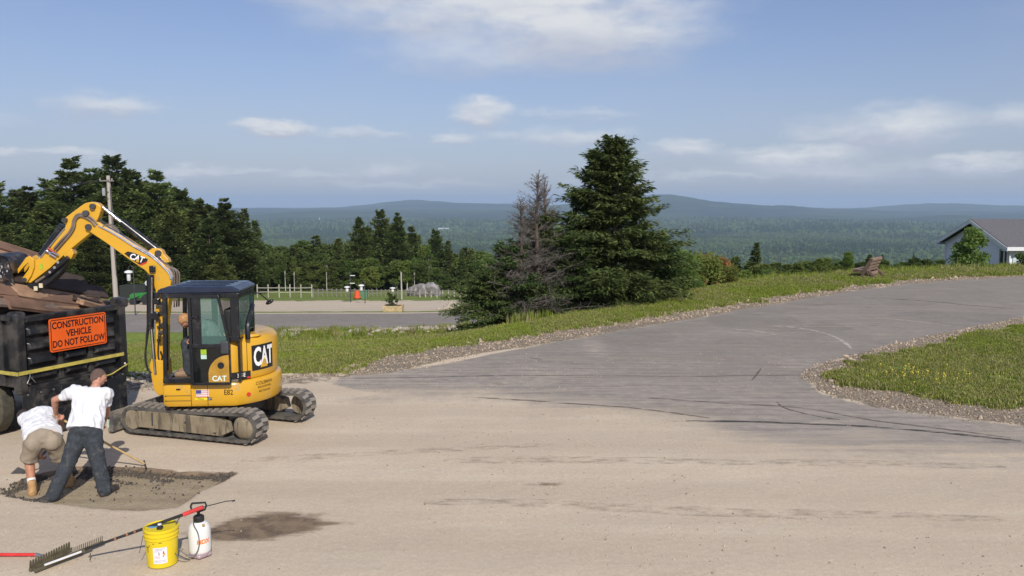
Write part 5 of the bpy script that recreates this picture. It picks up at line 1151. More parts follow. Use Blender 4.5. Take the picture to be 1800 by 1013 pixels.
mb.prism([(x, yf-.02, z) for x, z in pr_], (0, yn-yf+.04, 0)); rf_ = mb.build('cab_roof', ROOFM, EX, bevel=.035, seg=3)
for k in range(4): mb = MB(UM); mb.box((0, .1+.22*k, z1+.108), (.75, .03, .010)); mb.build('roof_rib', ROOFM, rf_, bevel=.003)
mb = MB(UM); mb.box((0, (yn+yf)/2, z0+.01), (xf-xr-.1, yn-yf-.1, .03)); mb.build('cab_floor', mat('rubber_mat', (.16, .135, .105), .9, var=.3, sc=8), EX)
mb = MB(UM); mb.box(((xr+.02), (yn+yf)/2, (z0+1.60)/2), (.035, yn-yf-.08, 1.60-z0)); mb.box((-.155, yn-.055, z0+.33), (.54, .03, .62)); mb.box((-.02, yf+.03, z0+.17), (1.0, .035, .30)); mb.build('cab_panel', CABM, EX)
def pane(nm, c, d, m): mb = MB(UM); mb.box(c, d); return mb.build(nm, m, EX)
pane('rear_window', (xr+.005, (yn+yf)/2, 1.96), (.012, yn-yf-.16, .60), GLS); pane('side_window', (.32, yf+.03, 1.78), (.42, .012, .95), GLC); pane('side_window', (-.26, yf+.03, 1.78), (.48, .012, .95), GLS)
pane('front_window', (xf-.03, (yn+yf)/2, 1.98), (.012, yn-yf-.16, .62), GLC); pane('front_window', (xf-.01, (yn+yf)/2, 1.32), (.012, yn-yf-.16, .60), GLD if False else GLC)
# door folded back against the side
dx0, dx1, dz0, dz1, dy = .135, -.435, .925, 2.275, yn+.05
def doorframe():
    mb = MB(UM)
    mb.bar((dx0, dy, dz0), (dx0, dy, dz1), .05, .035); mb.bar((dx1, dy, dz0), (dx1, dy, 1.55), .03, .03); mb.bar((dx1, dy, 1.55), (dx1+.14, dy, dz1), .035, .04)
    mb.bar((dx0, dy, dz0+.01), (dx1, dy, dz0+.01), .035, .04); mb.bar((dx0, dy, dz1), (dx1+.13, dy, dz1), .035, .05)
    mb.bar((dx0, dy, 1.52), (dx1, dy, 1.52), .035, .06)
    return mb.build('door', CABM, EX, bevel=.008)
DR = doorframe()
mb = MB(UM); mb.box((dx0-.10, dy, 1.9), (.13, .028, .72)); mb.build('door_panel', CABM, DR, bevel=.004)
mb = MB(UM); mb.prism([(dx0-.16, dy-.004, 1.55), (dx1+.01, dy-.004, 1.55), (dx1+.13, dy-.004, dz1-.02), (dx0-.16, dy-.004, dz1-.02)], (0, .008, 0)); mb.build('window', GLS, DR)
mb = MB(UM); mb.box(((dx0+dx1)/2, dy, 1.22), (dx0-dx1-.04, .014, .56)); mb.build('lower_panel', GLD, DR)
mb = MB(UM); n = 14; mb.prism([(dx1+.005, dy+.010, .96), (dx1+.32, dy+.010, .96)]+[(dx1+.005+.315*math.cos(PI/2*i/n)*1.0, dy+.010, 1.08+.30*math.sin(PI/2*i/n)) for i in range(n+1)], (0, .004, 0)); cq = mb.build('yellow_quarter', mat('hood_through_glass', (.40, .22, .03), .25), DR)
mb = MB(UM); mb.cyl((dx1+.13, dy+.012, 1.22), (dx1+.13, dy+.022, 1.22), .05, .05, 14); mb.build('hole', DEC, DR)
mb = MB(UM); mb.box((dx0-.19, dy+.014, 1.43), (.085, .008, .075)); mb.build('sticker', mat('lime_sticker', (.33, .50, .03), .4), DR); mb = MB(UM); mb.box((dx0-.19, dy+.014, 1.355), (.085, .008, .065)); mb.build('sticker', mat('mint_sticker', (.45, .62, .52), .4), DR)
mb = MB(UM); mb.tube([(dx0-.03, dy+.03, 1.93), (dx0-.06, dy+.05, 1.98), (dx0-.12, dy+.05, 1.97), (dx0-.13, dy+.03, 1.90)], .011, 6); mb.build('grab_handle', HOSE, DR)
mb = MB(UM); mb.box((dx1+.06, dy+.03, 1.50), (.12, .05, .20)); mb.build('door_lock', DARKG, DR, bevel=.02)
# seat, console, levers
mb = MB(UM); mb.box((-.12, .42, 1.33), (.46, .48, .13)); mb.build('seat', mat('seat_vinyl', (.02, .02, .022), .6), EX, bevel=.04, seg=3); mb = MB(UM); mb.box((-.38, .42, 1.72), (.13, .46, .66), rotm(0, .14, 0)); mb.build('seat_back', MATS['seat_vinyl'], EX, bevel=.04, seg=3)
for s in (.12, .72): mb = MB(UM); mb.box((-.02, s, 1.42), (.42, .10, .16)); mb.build('console', CABM, EX, bevel=.02); mb = MB(UM); mb.tube([(.14, s, 1.48), (.17, s, 1.60), (.16, s, 1.68)], .014, 6); mb.ell((.16, s, 1.70), (.028, .028, .05)); mb.build('joystick', HOSE, EX)
for s in (.34, .50): mb = MB(UM); mb.tube([(.40, s, .97), (.38, s, 1.3), (.30, s, 1.42), (.27, s, 1.46)], .013, 6); mb.build('travel_lever', HOSE, EX)
mb = MB(UM); mb.box((.30, .42, .985), (.16, .36, .03)); mb.build('pedal', DARKG, EX)
# rear bracket, mirror
mb = MB(UM); mb.tube([(-.66, .72, 1.58), (-.66, .72, 1.78), (-.66, .66, 1.86), (-.66, .45, 2.0), (-.64, .30, 2.06)], .04, 8); mb.build('rear_bracket', CABM, EX, smooth=True)
mb = MB(UM); a = loc(455, 515, -.1); b = loc(474, 531, -.35); mb.tube([(xr, yf, a.z), a, b], .012, 5); mi = mb.build('mirror_arm', HOSE, EX); mb = MB(UM); mb.ell(b, (.075, .03, .035), rotm(0, .5, 0)); mb.build('mirror', CABM, mi, smooth=True)
mb = MB(UM); mb.box((xf+.07, yn-.05, 2.20), (.09, .10, .09)); mb.build('work_light', CABM, EX, bevel=.015)
# ---- decals
def side_M(x, y, z): return UM @ Matrix.Translation((x, y, z)) @ Matrix(((-1, 0, 0, 0), (0, 0, 1, 0), (0, 1, 0, 0), (0, 0, 0, 1)))
text_obj('lettering', 'E82', DEC, sk, side_M(-.375, .862, .775), .115, .001, sx=.82, bold=.001)
# flag
fx, fz = .02, .765; mb = MB(UM); mb.box((fx, .862, fz), (.19, .004, .115)); fl = mb.build('flag_sticker', DW, sk)
for k in range(4): mb = MB(UM); mb.box((fx, .866, fz-.05+k*.0305), (.188, .002, .0125)); mb.build('flag_stripe', mat('flag_red', (.50, .10, .09), .5), fl)
mb = MB(UM); mb.box((fx+.055, .869, fz+.028), (.078, .002, .056)); mb.build('flag_canton', mat('flag_blue', (.05, .07, .25), .5), fl)
mb = MB(UM); mb.box((.045, .861, .68), (.19, .003, .035)); st_ = mb.build('dealer_sticker', mat('sticker_yellow', (.72, .62, .03), .4), sk); mb = MB(UM); mb.box((-.085, .861, .68), (.07, .004, .042)); mb.build('dealer_sticker', DEC, sk)
text_obj('lettering', 'Milton', DEC, sk, side_M(.045, .864, .68), .038, .0005); text_obj('lettering', 'CAT', DW, sk, side_M(-.085, .8645, .68), .032, .0005)
mb = MB(UM); a = loc(438, 695, .80); mb.cyl((-.645, .735, .715), (-.655, .748, .715), .032, .032, 14); mb.build('red_reflector', REDM, sk)
def cyl_warp(r, a0, zc, dz):             # wraps flat lettering onto the curved rear panel (local x runs to the viewer's right = rearwards)
    def f(c): a = a0+c.x/r; return Vector((r*math.cos(a), r*math.sin(a), zc+c.y)) if False else Vector((r*math.cos(a), r*math.sin(a), zc+c.y))
    return f
# big badge on the rear
R_ = .937; A0 = math.radians(152); W2 = .20
def wrap(x, z, r=R_): a = A0+x/r; return UM @ Vector((r*math.cos(a), r*math.sin(a), z))
def curved_panel(nm, x0, x1, za, zb, m, parent, r, tp=0.):
    V = []; n = 14
    for i in range(n+1):
        x = x0+(x1-x0)*i/n; V += [wrap(x, za, r), wrap(x, zb, r), wrap(x, za, r-.02), wrap(x, zb, r-.02)]
    F = []
    for i in range(n): b = 4*i; F += [(b, b+4, b+5, b+1), (b+1, b+5, b+7, b+3), (b, b+2, b+6, b+4)]
    F += [(0, 1, 3, 2), (4*n, 4*n+2, 4*n+3, 4*n+1)]
    mb = MB(); mb.v = V; mb.f = F; return mb.build(nm, m, parent)
bd = curved_panel('badge', -.235, .235, 1.06, 1.46, DEC, hd_, R_)
I4 = Matrix.Identity(4)
text_obj('lettering', 'CAT', DW, bd, I4, .36, .0, sx=.60, bold=.012, warp=lambda c: wrap(c.x+.0, 1.26+c.y*1.12, R_+.006+c.z))
mb = MB(); mb.v = [wrap(-.085, 1.095, R_+.010), wrap(.075, 1.095, R_+.010), wrap(.0, 1.25, R_+.010), wrap(-.085, 1.095, R_+.004), wrap(.075, 1.095, R_+.004), wrap(.0, 1.25, R_+.004)]; mb.f = [(0, 1, 2), (5, 4, 3), (0, 3, 4, 1), (1, 4, 5, 2), (2, 5, 3, 0)]; mb.build('badge_triangle', YEL, bd)
R2 = .986
for k, (s, sz) in enumerate((('COLEMAN', .075), ('EXCAVATING', .045), ('MILTON NH', .045))):
    text_obj('lettering', s[:8] if k == 0 else s, mat('faded_print', (.16, .085, .015), .5), sk, I4, sz, .0, bold=.001, warp=lambda c, k=k: (lambda a: UM @ Vector(((R2+c.z)*math.cos(a), (R2+c.z)*math.sin(a), .86-.065*k+c.y)))(math.radians(149)+c.x/R2))
# side stripe: CAT and model number
stp = curved_panel('model_stripe', -.60, -.27, .955, 1.075, DEC, hd_, R_)
text_obj('lettering', 'CAT', mat('decal_mint', (.62, .74, .66), .4), DR, side_M(dx1+.16, dy+.018, 1.015), .115, .001, sx=.95, bold=.003)
text_obj('lettering', '305E', DW, stp, I4, .085, .0, sx=.8, bold=.001, warp=lambda c: wrap(c.x-.430, 1.02+c.y, R_+.006+c.z))
curved_panel('red_flash', -.335, -.28, .96, .985, REDM, stp, R_+.004)
# ---- boom, stick, bucket (their plane lies just right of the cab)
BY = -.20
def BP(u, v, y=BY): return loc(u, v, y)
def plate(pxs, y0, th, m, nm, parent=EX, bevel=.012):
    mb = MB(UM); mb.prism([Vector((q.x, y0-th/2, q.z)) for q in (BP(u, v) for u, v in pxs)], (0, th, 0)); return mb.build(nm, m, parent, bevel=bevel)
BOOM = plate([(273, 655), (277, 668), (284, 680), (292, 672), (295, 640), (296, 560), (301, 520), (305, 488), (302, 478), (294, 466), (272, 450), (226, 421), (188, 397), (178, 391), (166, 388), (156, 394), (157, 404), (193, 428), (230, 455), (258, 474), (266, 482), (272, 492), (277, 510), (277, 600)], BY, .20, YEL, 'boom')
plate([(268, 640), (272, 628), (296, 632), (300, 690), (284, 692), (276, 682)], BY, .30, YEL, 'swing_bracket')
STICK = plate([(146, 362), (154, 357), (164, 355), (174, 357), (181, 363), (180, 372), (176, 384), (171, 392), (161, 411), (124, 441), (92, 471), (58, 497), (46, 495), (42, 490), (52, 476), (66, 458), (91, 437), (119, 398), (115, 386), (122, 380)], BY, .155, YEL, 'stick')
# boom edge flange (bright lower lip) and pins
for (u, v, r_, par) in ((168, 363, .055, STICK), (156, 375, .060, STICK), (161, 399, .062, BOOM), (119, 387, .05, STICK), (50, 491, .045, STICK)):
    q = BP(u, v); mb = MB(UM); mb.cyl((q.x, BY+.055, q.z), (q.x, BY+.135, q.z), r_*.8, r_*.8, 16); mb.build('pin', DARKG, par, smooth=True)
def cyl_part(nm, a, b, r, m, par=EX, y=BY, n=14): A, B = BP(*a), BP(*b); mb = MB(UM); mb.cyl((A.x, y, A.z), (B.x, y, B.z), r, r, n); return mb.build(nm, m, par, smooth=True)
SCY = cyl_part('stick_cylinder', (214, 391), (277, 440), .058, CABM, y=BY); cyl_part('rod', (181, 365), (216, 393), .030, CHR, SCY)
plate([(262, 442), (270, 436), (280, 436), (287, 440), (290, 447), (298, 455), (300, 461), (292, 462), (283, 452), (272, 450), (262, 446)], BY, .13, YEL, 'cylinder_bracket', BOOM)
q = BP(281, 445); mb = MB(UM); mb.cyl((q.x, BY+.05, q.z), (q.x, BY+.10, q.z), .05, .05, 14); mb.build('pin', DARKG, BOOM)
BCY = cyl_part('bucket_cylinder', (112, 396), (74, 449), .056, CABM, y=BY+.02); cyl_part('rod', (78, 444), (64, 464), .030, CHR, BCY)
mb = MB(UM); a, b = BP(118, 401), BP(76, 452); mb.tube([(a.x, BY+.085, a.z), (b.x, BY+.085, b.z)], .014, 5); mb.build('cylinder_pipe', mat('steel_pipe', (.42, .42, .43), .3, .8), BCY)
LCY = cyl_part('boom_cylinder', (270, 482), (270, 576), .058, CABM, y=BY+.14); cyl_part('rod', (272, 574), (279, 655), .028, CHR, LCY, y=BY+.14)
mb = MB(UM); a, b = BP(275, 486), BP(275, 548); mb.tube([(a.x, BY+.21, a.z), (b.x, BY+.21, b.z)], .013, 5); mb.build('cylinder_pipe', MATS['steel_pipe'], LCY)
# hoses and hard lines
def hose(pxs, r, m, par, y, nm='hose'):
    pts = [Vector((q.x, y, q.z)) for q in (BP(u, v) for u, v in pxs)]; sm = []
    for i in range(len(pts)-1):
        p0, p1, p2, p3 = pts[max(0, i-1)], pts[i], pts[i+1], pts[min(len(pts)-1, i+2)]
        for k in range(5):
            t = k/5; sm.append(.5*((2*p1)+(-p0+p2)*t+(2*p0-5*p1+4*p2-p3)*t*t+(-p0+3*p1-3*p2+p3)*t**3))
    sm.append(pts[-1]); mb = MB(UM); mb.tube(sm, r, 6); return mb.build(nm, m, par, smooth=True)
GH = mat('grey_hose', (.16, .125, .10), .5, var=.15)
hose([(172, 398), (163, 387), (150, 380), (142, 381), (137, 388), (135, 400), (129, 411), (118, 424), (104, 440)], .020, GH, STICK, BY+.10); hose([(176, 395), (165, 383), (150, 376.5), (140, 378), (134, 387), (132, 398), (126, 409), (114, 421), (100, 437)], .016, GH, STICK, BY+.10)
hose([(178, 397), (205, 411), (240, 433), (270, 450), (290, 468), (301, 480), (304, 490)], .016, CHR, BOOM, BY+.105, 'hard_line'); hose([(182, 395), (210, 410), (245, 432), (274, 450), (294, 468), (304.5, 482), (306, 520)], .013, CHR, BOOM, BY+.08, 'hard_line')
hose([(172, 376), (180, 388), (190, 394), (204, 398), (220, 415), (238, 428)], .018, HOSE, BOOM, BY+.05); hose([(185, 398), (196, 395), (206, 400), (214, 409)], .016, GH, BOOM, BY+.09)
for k, (x_, y_) in enumerate(((307, .02), (309.5, -.03), (311.5, -.08))): hose([(300+k, 468+2*k), (x_, 480), (x_+.5, 500), (x_, 540)], .013, GH, BOOM, BY+y_)
hose([(268, 575), (264, 600), (262, 625), (266, 645), (272, 652)], .018, HOSE, LCY, BY+.16); hose([(268, 560), (265, 600), (264.5, 628), (268, 648)], .015, HOSE, LCY, BY+.20)
hose([(286, 560), (284, 590), (283, 622), (287, 634), (290, 624), (287, 615)], .014, HOSE, BOOM, BY+.13)
for i in range(13):
    v = 508+i*7.2+random.uniform(-2, 2); q = BP(287+random.uniform(-4, 3), v); mb = MB(UM); mb.box((q.x, BY+.125, q.z), (random.uniform(.03, .10), .05, random.uniform(.02, .045))); mb.build('hose_fitting', DARKG if i % 3 else HOSE, BOOM, bevel=.005)
q = BP(278, 553); mb = MB(UM); mb.box((q.x, BY+.15, q.z), (.14, .1, .13)); mb.build('hose_clamp', CABM, BOOM, bevel=.02)
q = BP(273, 472); mb = MB(UM); mb.box((q.x, BY+.13, q.z), (.10, .05, .11)); mb.build('work_light', CABM, BOOM, bevel=.02)
q = BP(285, 517); mb = MB(UM); mb.box((q.x+.02, BY+.16, q.z), (.10, .08, .09)); mb.build('work_light', CABM, BOOM, bevel=.02)
# fittings on the stick
for (u, v, s) in ((96, 438, .10), (103, 444, .08), (98, 447, .09), (91, 441, .07)):
    q = BP(u, v); mb = MB(UM); mb.cyl((q.x-.05, BY+.11, q.z-s/2), (q.x+.05, BY+.11, q.z+s/2-.03), .018, .018, 8); mb.build('valve_fitting', CHR if u != 96 else mat('fitting_red', (.35, .03, .02), .4), STICK, smooth=True)
q = BP(77, 468); mb = MB(UM); mb.box((q.x, BY+.08, q.z), (.04, .006, .09)); mb.build('sticker', MATS['lime_sticker'], STICK)
# decal on the boom
dp = [(223, 445), (229, 441.5), (240, 444), (264, 455), (262, 461), (251, 465.5), (238, 457)]
mb = MB(UM); mb.prism([Vector((q.x, BY+.101, q.z)) for q in (BP(*p) for p in dp)], (0, .004, 0)); dk_ = mb.build('boom_decal', DEC, BOOM)
mb = MB(UM); mb.prism([Vector((q.x, BY+.106, q.z)) for q in (BP(*p) for p in ((250, 464), (263, 459), (261.5, 462), (252, 466)))], (0, .002, 0)); mb.build('red_flash', REDM, dk_)
q = BP(244.5, 453.3); ang = -math.atan2((455-444), (258-234))
text_obj('lettering', 'CAT', DW, dk_, side_M(q.x, BY+.107, q.z) @ rotm(0, 0, ang*.75), .135, .001, shear=.15, sx=.85, bold=.004)
a, b, c = BP(243, 459), BP(249, 461), BP(247.5, 453); mb = MB(UM); mb.prism([(v.x, BY+.110, v.z) for v in (a, b, c)], (0, .002, 0)); mb.build('badge_triangle', YEL, dk_)
# linkage and bucket, curled over the load
plate([(52, 452), (58, 449), (66, 456), (66, 470), (61, 484), (53, 496), (44, 494), (54, 480), (58, 468), (56, 461), (48, 468), (38, 480), (36, 474)], BY+.10, .03, YEL, 'bucket_link', STICK, .006); plate([(52, 452), (58, 449), (66, 456), (66, 470), (61, 484), (53, 496), (44, 494), (54, 480), (58, 468), (56, 461), (48, 468), (38, 480), (36, 474)], BY-.10, .03, YEL, 'bucket_link', STICK, .006)
bk = [(38, 474), (34, 458), (28, 449), (14, 445), (-8, 446), (-30, 456), (-44, 474), (-46, 490), (-40, 512)]
outer = [BP(u, v) for u, v in bk]; inner = [BP(u+(2 if u > 20 else 0)-(0), v+4) for u, v in bk]
mb = MB(UM); yb0, yb1 = BY-.32, BY+.32
for i in range(len(bk)-1):
    a, b = outer[i], outer[i+1]; c, d = Vector((a.x, 0, a.z-.04)), Vector((b.x, 0, b.z-.04))
    mb.prism([(a.x, yb0, a.z), (b.x, yb0, b.z), (d.x, yb0, d.z), (c.x, yb0, c.z)], (0, yb1-yb0, 0))
BK = mb.build('bucket', STEEL, EX)
for yy in (yb0, yb1-.03):
    mb = MB(UM); lip = [BP(44, 500), BP(10, 515)]; mb.prism([(p.x, yy, p.z) for p in outer]+[(p.x, yy, p.z) for p in lip[::-1]], (0, .03, 0)); mb.build('bucket_cheek', STEEL, BK)
for k in range(4): q = BP(-40, 512); mb = MB(UM); mb.prism([(q.x-.03, yb0+.03+k*.18, q.z), (q.x+.05, yb0+.03+k*.18, q.z), (q.x-.05, yb0+.03+k*.18, q.z-.14)], (0, .06, 0)); mb.build('bucket_tooth', mat('tooth_steel', (.3, .29, .28), .4, .8), BK)
mb = MB(UM)
for i in range(26): q = BP(random.uniform(0, 34), random.uniform(462, 494)); mb.ell((q.x, yb1+.005, q.z), (.02*random.uniform(.3, 1.), .004, .03*random.uniform(.3, 1.)), None, 5, 4)
sc_ = mb.build('paint_scuffs', mat('scuff_grey', (.32, .31, .30), .5), BK); sc_['kind'] = 'stuff'
# thumb under the stick
TH = plate([(48, 498), (58, 506), (74, 508), (96, 494), (112, 478), (128, 455), (120, 452), (104, 470), (84, 486), (66, 496)], BY, .20, CABM, 'thumb'); plate([(122, 436), (130, 437), (133, 446), (128, 456), (118, 452), (112, 446)], BY, .15, YEL, 'thumb_bracket'); cyl_part('thumb_cylinder', (127, 452), (88, 484), .040, CABM, y=BY+.13); cyl_part('rod', (92, 481), (70, 495), .022, MATS['grey_hose'], TH, y=BY+.13)
for u, v in ((69, 506), (78, 501)): q = BP(u, v); mb = MB(UM); mb.box((q.x, BY+.11, q.z), (.055, .02, .07)); mb.build('pale_label', mat('cream_label', (.62, .56, .38), .5), TH)
for u, v in ((105, 469), (111, 460), (97, 477)): q = BP(u, v); mb = MB(UM); mb.cyl((q.x, BY+.165, q.z), (q.x, BY+.18, q.z), .022, .022, 8); mb.build('bolt', CHR, TH)
# ------------------------------------------------------------------ dump truck body with its load
TB = mat('truck_black', (.013, .014, .016), .38, var=.35, sc=2.5, dirt=((.06, .055, .05), .35, 3.)); TP = mat('truck_flap', (.016, .018, .022), .3, var=.3, sc=3, dirt=((.075, .07, .062), .3, 4.)); STR = mat('yellow_tape', (.46, .38, .08), .6, var=.2, sc=6)
TL = G(36, 771); TL.z = 0; TL = Vector((-7.56, 12.42, 0)); TR_ = Vector((-6.74, 14.15, 0)); tx = (TR_-TL).normalized(); WT = (TR_-TL).length; tb = Vector((-tx.y, tx.x, 0))   # tb: towards the cab of the truck
TK = Matrix(((tx.x, -tb.x, 0, TL.x), (tx.y, -tb.y, 0, TL.y), (0, 0, 1, 0), (0, 0, 0, 1)))      # x across the tail, -y towards the truck's front
TRK = thing('dump_truck', TL+(TR_-TL)/2, 'black dump truck seen from the rear, heaped with brown boards, orange sign on its tailgate', 'truck')
HT_ = 1.93; LB = 3.8
def tbx(nm, c, d, m=TB, par=TRK, bevel=.012, rot=None): mb = MB(TK); mb.box(c, d, rot); return mb.build(nm, m, par, bevel=bevel)
tg = tbx('tailgate', (WT/2, -.06, 1.38), (WT-.16, .05, 1.05))
for (x0, x1) in ((.16, .66), (.78, 1.20), (1.32, WT-.16)):
    for z in (1.70, 1.47, 1.24, 1.01):
        mb = MB(TK); mb.prism([(x0, -.035, z-.075), (x1, -.035, z-.075), (x1-.03, .045, z-.035), (x0+.03, .045, z-.035)], (0, 0, .001)); mb.v = mb.v[:0]; mb.f = []
        vs = [(x0, -.035, z-.085), (x1, -.035, z-.085), (x1, -.035, z+.07), (x0, -.035, z+.07), (x0+.05, .04, z-.04), (x1-.05, .04, z-.04), (x1-.05, .02, z+.045), (x0+.05, .02, z+.045)]
        mb.add(vs, [(0, 1, 2, 3), (4, 7, 6, 5), (0, 4, 5, 1), (1, 5, 6, 2), (2, 6, 7, 3), (3, 7, 4, 0)]); mb.build('pressed_rib', TB, tg, bevel=.01)
for x in (.05, WT-.05): tbx('corner_post', (x, -.02, 1.34), (.13, .16, 1.16))
for x in (.72, 1.26): tbx('tailgate_stile', (x, -.02, 1.36), (.09, .06, .98), par=tg)
tbx('top_rail', (WT/2, -.03, 1.90), (WT-.02, .13, .09)); tbx('bottom_rail', (WT/2, -.02, .80), (WT, .12, .12))
tbx('hinge_block', (WT-.02, -.05, 1.97), (.22, .24, .18), bevel=.05); tbx('hinge_block', (.06, -.05, 1.95), (.20, .22, .16), bevel=.05)
tbx('side_wall', (.03, -LB/2-.1, 1.40), (.06, LB, 1.10)); tbx('side_wall', (WT-.03, -LB/2-.1, 1.40), (.06, LB, 1.10)); tbx('front_wall', (WT/2, -LB-.1, 1.6), (WT, .06, 1.5)); tbx('bed_floor', (WT/2, -LB/2-.1, .90), (WT-.1, LB, .08))
for k in range(5): tbx('side_stake', (-.02, -.3-k*.8, 1.40), (.06, .09, 1.05)); 
tbx('side_rail', (-.02, -LB/2, 1.94), (.12, LB, .08)); tbx('side_rail', (WT+.02, -LB/2, 1.94), (.12, LB, .08))
fl_ = tbx('mud_flap', (WT/2+.0, .035, .405), (WT-.04, .018, .73), TP, bevel=.004)
mb = MB(TK); mb.cyl((WT-.1, .0, 0), (WT-.1, .0, 0.01), .01); 
for k in range(9): x = .10+k*(WT-.2)/8; mb = MB(TK); mb.cyl((x, .05, .735), (x, .062, .735), .016, .016, 8); mb.build('rivet', mat('rivet_steel', (.3, .3, .3), .4, .7), fl_)
tbx('chassis', (WT/2, -2.4, .70), (.8, 5.2, .2)); 
mb = MB(TK); mb.box((.07, .05, .52), (.0+.02, .012, .0+.02)); 
tl = tbx('tail_light', (.66, .055, .62), (.10, .03, .12), mat('tail_red', (.12, .006, .008), .25)); 
for (xx, yy) in ((.12, -.95), (WT-.12, -.95), (.12, -2.0), (WT-.12, -2.0)):
    mb = MB(TK); mb.lathe([(.2, -.13), (.44, -.14), (.49, -.09), (.49, .09), (.44, .14), (.2, .13)], 26, Matrix.Translation((xx, yy, .49)) @ rotm(0, PI/2, 0)); wh = mb.build('wheel', mat('tyre_dusty', (.045, .042, .034), .85, var=.3, sc=5, dirt=((.085, .075, .05), .5, 4.)), TRK, smooth=True)
    mb = MB(TK); mb.lathe([(.05, -.08), (.22, -.10), (.22, .10), (.05, .08)], 18, Matrix.Translation((xx, yy, .49)) @ rotm(0, PI/2, 0)); mb.build('rim', DARKG, wh, smooth=True)
# cab of the truck, out of the frame to the left
tbx('cab', (WT/2, -LB-1.35, 1.45), (1.95, 1.7, 1.7), bevel=.12); tbx('truck_hood', (WT/2, -LB-2.7, 1.05), (1.6, 1.1, .8), bevel=.1); tbx('windscreen', (WT/2, -LB-2.21, 1.85), (1.6, .03, .6), mat('windscreen_dark', (.02, .025, .03), .08))
for xx in (.1, WT-.1): mb = MB(TK); mb.lathe([(.2, -.12), (.44, -.13), (.47, -.08), (.47, .08), (.44, .13), (.2, .12)], 22, Matrix.Translation((xx, -LB-2.5, .47)) @ rotm(0, PI/2, 0)); mb.build('wheel', MATS['tyre_dusty'], TRK, smooth=True)
# yellow ratchet strap round the body
mb = MB(TK); mb.box((WT/2, .072, 1.09), (WT-.14, .008, .055)); mb.box((.035, .072, 1.09), (.14, .012, .056)); mb.box((-.065, -LB/2, 1.09), (.008, LB, .055)); mb.box((-.06, .06-.05, 1.09), (.018, .15, .056)); o = mb.build('ratchet_strap', STR, TRK)
mb = MB(TK); mb.tube([(.14, .075, 1.05), (.10, .10, .98), (.07, .10, .93), (.12, .10, .90)], .008, 5); mb.tube([(.13, .08, 1.03), (.20, .10, .92)], .008, 5); mb.build('chain', mat('chain_steel', (.25, .25, .25), .4, .7), TRK); mb = MB(TK); mb.tube([(WT-.02, .08, .90), (WT-.35, .10, .79), (WT-.62, .09, .76)], .012, 5); mb.build('air_line', STR, TRK)
for x, z in ((WT-.05, .88), (WT-.06, .92)): mb = MB(TK); mb.ell((x, .075, z), (.018, .012, .018), None, 8, 6); mb.build('marker_lamp', WHITE, TRK)
# orange sign
SGN = mat('sign_orange', (.78, .115, .010), .55, var=.05, sc=2)
sc0, sz0, sw, sh = .985, 1.60, 1.02, .53; sx0 = .88
def rr(w_, h_, r, y, z=0): 
    pts = []
    for cx, cz, a0 in ((w_/2-r, h_/2-r, 0), (-w_/2+r, h_/2-r, 90), (-w_/2+r, -h_/2+r, 180), (w_/2-r, -h_/2+r, 270)): pts += [(cx+r*math.cos(math.radians(a0+a)), y, cz+r*math.sin(math.radians(a0+a))) for a in (0, 30, 60, 90)]
    return pts
MS = TK @ Matrix.Translation((sc0, .095, sz0)); mb = MB(MS); mb.prism(rr(sw, sh, .035, 0), (0, .012, 0)); sg = mb.build('warning_sign', SGN, TRK)
for a, b in (((0, sh/2-.025), (sw-.07, .010)), ((0, -sh/2+.025), (sw-.07, .010)), ((sw/2-.025, 0), (.010, sh-.07)), ((-sw/2+.025, 0), (.010, sh-.07))): mb = MB(MS); mb.box((a[0], .0145, a[1]), (b[0], .003, b[1])); mb.build('border_line', DEC, sg)
FS = MS @ Matrix.Translation((0, .0135, 0)) @ Matrix(((1, 0, 0, 0), (0, 0, 1, 0), (0, 1, 0, 0), (0, 0, 0, 1)))
for body, dz, s in (('CONSTRUCTION', .148, .92), ('VEHICLE', 0, .92), ('DO NOT FOLLOW', -.148, .86)): text_obj('lettering', body, DEC, sg, FS @ Matrix.Translation((0, dz, 0)), .150, .001, bold=.0035, sx=s*.86)
# the load: weathered brown boards heaped above the rails
BRD = [mat('board_brown', (.15, .085, .055), .85, var=.35, sc=2.2, bump=.5, bsc=18), mat('board_tan', (.27, .165, .10), .85, var=.3, sc=2.2, bump=.5, bsc=18), mat('board_dark', (.050, .034, .027), .9, var=.3, sc=3, bump=.4, bsc=18), mat('board_grey', (.16, .12, .095), .9, var=.3, sc=3, bump=.4, bsc=18)]
def board(c, d, yaw, pitch, roll, m, lb):
    # box in truck frame: long axis x
    M = TK @ Matrix.Translation(c) @ rotm(0, 0, yaw) @ rotm(0, pitch, 0) @ rotm(roll, 0, 0)
    bm = bmesh.new(); bmesh.ops.create_cube(bm, size=1)
    bmesh.ops.subdivide_edges(bm, edges=bm.edges[:], cuts=1)
    for v in bm.verts: v.co = Vector((v.co.x*d[0], v.co.y*d[1], v.co.z*d[2]))*(1+.08*noise.noise(v.co*2+Vector(c)))
    me = bpy.data.meshes.new('board'); bm.transform(M); org = TK @ Vector(c); bm.transform(Matrix.Translation(-org)); bm.to_mesh(me); bm.free(); me.materials.append(m)
    o = link('board', me, None, org); md = o.modifiers.new('bevel', 'BEVEL'); md.width = .012; tag(o, lb, 'board', 'brown boards heaped in the truck'); return o
mbm = MB(TK)
hp = []
for i in range(9):
    for j in range(7):
        x = .08+(WT-.16)*j/6; y = -.12-i*.42; e = min(1, (i+.3)/3.)*.55*(1-abs(j/6-.35)*1.0); hp.append((x, y, 1.80+e+.12*noise.noise(Vector((x*2, y*2, 1)))))
fs = [(i*7+j, i*7+j+1, (i+1)*7+j+1, (i+1)*7+j) for i in range(8) for j in range(6)]
